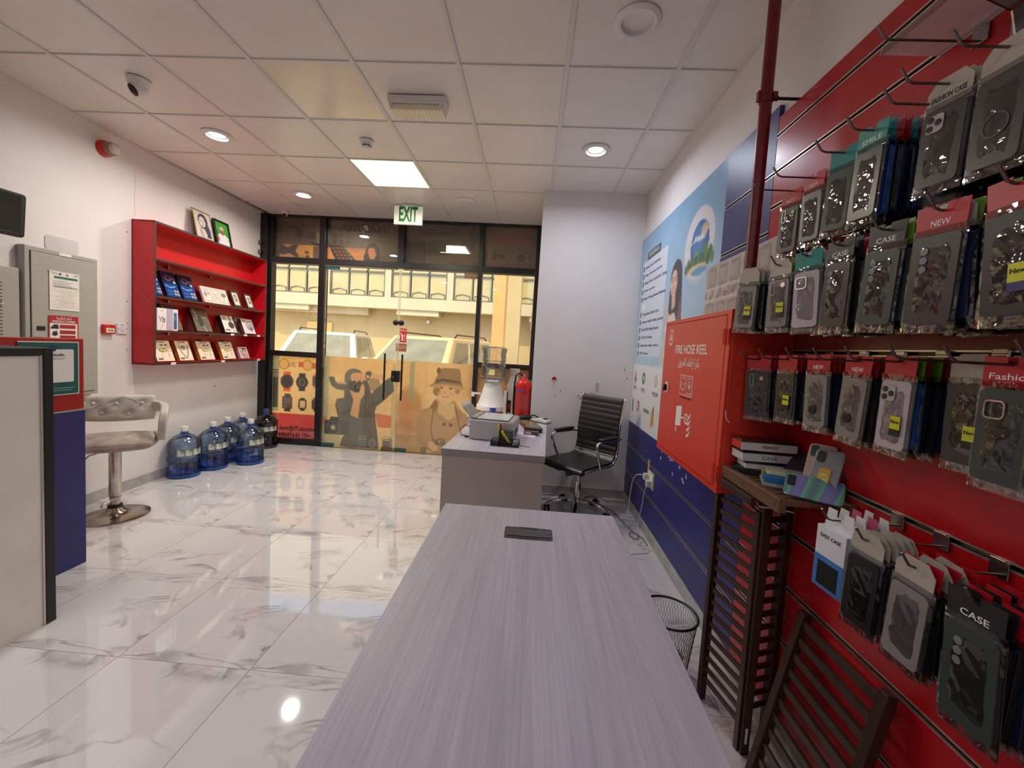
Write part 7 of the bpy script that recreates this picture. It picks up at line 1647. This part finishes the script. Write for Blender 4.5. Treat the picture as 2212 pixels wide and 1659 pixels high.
# ---- things lying on the shelf tray
ZT = 1.037
m_boxw = mk('box_white', (206, 202, 202), rough=0.4, var=0.04); m_clearbox = mk_clear('clear_lid', (216, 214, 212), refl=0.1, rough=0.05, blend=0.3)
def flatbox(label, c_, d_, rz, mt, z, txt=None, tm=None, lid=False, edge=None, group='boxes stacked on the rack shelf'):
    t = thing('phone_case_box', label, 'box', (c_[0], c_[1], z), R(rz), group)
    obj('carton', MB().b2((-d_[0]/2, -d_[1]/2, 0), (d_[0]/2, d_[1]/2, d_[2])), mt, t, bevel=0.0015)
    if lid: obj('clear_lid', MB().b2((-d_[0]/2-0.003, -d_[1]/2-0.003, d_[2]), (d_[0]/2+0.003, d_[1]/2+0.003, d_[2]+0.008)), m_clearbox, t, bevel=0.001)
    if edge: obj('end_print', MB().b2((-d_[0]/2-0.0008, -d_[1]/2+0.004, 0.001), (-d_[0]/2, d_[1]/2-0.004, d_[2]-0.001)), edge, t)
    if txt: text('lettering', txt, 0.017, tm, t, (0.0, -d_[1]/2-0.0012, d_[2]/2), (PI/2, 0, 0), width=0.05)
    return t
flatbox('small black box at the bottom of the stack by the fire cabinet', (0.835, 1.545), (0.1, 0.075, 0.022), -28, m_case, ZT)
flatbox('white box with clear lid, lowest of the three pale boxes', (0.89, 1.535), (0.16, 0.085, 0.02), -8, m_boxw, ZT+0.0235, lid=True)
flatbox('grey-fronted CASE box in the middle of the stack', (0.882, 1.535), (0.185, 0.09, 0.03), -3, m_boxw, ZT+0.053, 'CASE', mk('ink_grey', (120, 116, 116)), lid=True)
flatbox('grey-fronted FASHION box on top of the stack', (0.88, 1.535), (0.19, 0.09, 0.03), -4, m_boxw, ZT+0.0925, 'FASHION', m_inkred, lid=True, edge=mk('box_red_end', (214, 50, 40)))
t = flatbox('flat clear case box under the blue and yellow box', (0.905, 1.395), (0.18, 0.11, 0.012), -24, mk('clear_grey', (176, 172, 170), rough=0.2), ZT, group='boxes lying on the rack shelf')
t = flatbox('blue and yellow phone case box on the rack shelf', (0.905, 1.395), (0.17, 0.1, 0.022), -24, mk('box_blue', (36, 112, 176), rough=0.4), ZT+0.0125, edge=None, group='boxes lying on the rack shelf')
obj('yellow_corner', MB().b2((-0.0858, 0.012, -0.0002), (-0.05, 0.0508, 0.0222)), m_yellow, t)
def loose_case(label, loc, rot, mt, win=None, size=(0.076, 0.156, 0.01), name='phone_case'):
    t = thing(name, label, 'phone case', loc, rot, 'loose phone cases on the rack shelf')
    w, h, d = size
    obj('shell', MB().prism(rrect(w, h, 0.012), 'z', 0, d), mt, t, bevel=0.002)
    obj('camera_hole', MB().prism(rrect(0.022, 0.038, 0.007), 'z', d, d+0.001, c=(-w/2+0.018, h/2-0.026, 0)), m_case, t)
    if win:
        obj('grip_pad', MB().prism(rrect(0.03, 0.07, 0.006), 'z', d, d+0.003, c=(0.0, -0.02, 0)), win, t)
        for k in range(3): obj('grip_slot', MB().box((0, -0.038+0.016*k, d+0.0034), (0.016, 0.004, 0.001)), mk('slot_pale', (222, 210, 200)), t)
        obj('plate', MB().prism(rrect(0.026, 0.02, 0.003), 'z', d, d+0.0015, c=(0.02, h/2-0.03, 0)), mt, t)
    return t
loose_case('clear bumper case lying on the blue and yellow box', (0.905, 1.40, ZT+0.0355), (0, 0, R(-116)), mk('amber_clear', (196, 190, 160), rough=0.15, var=0.1), None, (0.076, 0.15, 0.012))
loose_case('pinkish beige finger-grip case leaning on the red wall', (0.955, 1.345, ZT+0.003), (R(66), 0, R(-50)), mk('case_beige', (186, 160, 146), rough=0.4), mk('pad_taupe', (150, 128, 116), rough=0.4)).location.z = ZT+0.082
loose_case('grey case with a yellow finger grip leaning on the red wall', (0.928, 1.278, ZT+0.08), (R(62), 0, R(-54)), mk('case_steelgrey', (132, 132, 134), rough=0.3), mk('pad_yellow', (206, 164, 30), rough=0.4))
def mk_holo():
    m, nt, out = newmat('holographic')
    b = node(nt, 'ShaderNodeBsdfPrincipled'); b.inputs['Roughness'].default_value = 0.18; b.inputs['Metallic'].default_value = 0.55
    tc = node(nt, 'ShaderNodeTexCoord'); wv = node(nt, 'ShaderNodeTexWave'); wv.inputs['Scale'].default_value = 4.0; wv.inputs['Distortion'].default_value = 3.0; wv.inputs['Detail'].default_value = 1.0
    nt.links.new(tc.outputs['Object'], wv.inputs['Vector'])
    rp = node(nt, 'ShaderNodeValToRGB'); e = rp.color_ramp.elements
    e[0].color = L4((120, 150, 160)); e[1].color = L4((150, 150, 200))
    for p, cc in ((0.3, (110, 196, 170)), (0.5, (150, 214, 170)), (0.7, (130, 140, 214))): k = e.new(p); k.color = L4(cc)
    nt.links.new(wv.outputs[0], rp.inputs[0]); nt.links.new(rp.outputs[0], b.inputs['Base Color']); nt.links.new(b.outputs[0], out.inputs[0]); return m
loose_case('iridescent holographic phone case lying at the near shelf end', (0.885, 1.262, ZT+0.034), (R(48), 0, R(-38)), mk_holo(), None, (0.15, 0.078, 0.009))
t = loose_case('dark grey case with a crimson edge behind the grip cases', (0.95, 1.44, ZT+0.045), (R(38), 0, R(-60)), mk('case_plum', (52, 36, 44), rough=0.5))
obj('crimson_edge', MB().box((0.039, 0, 0.005), (0.003, 0.13, 0.009)), mk('edge_crimson', (146, 28, 62), rough=0.5), t)
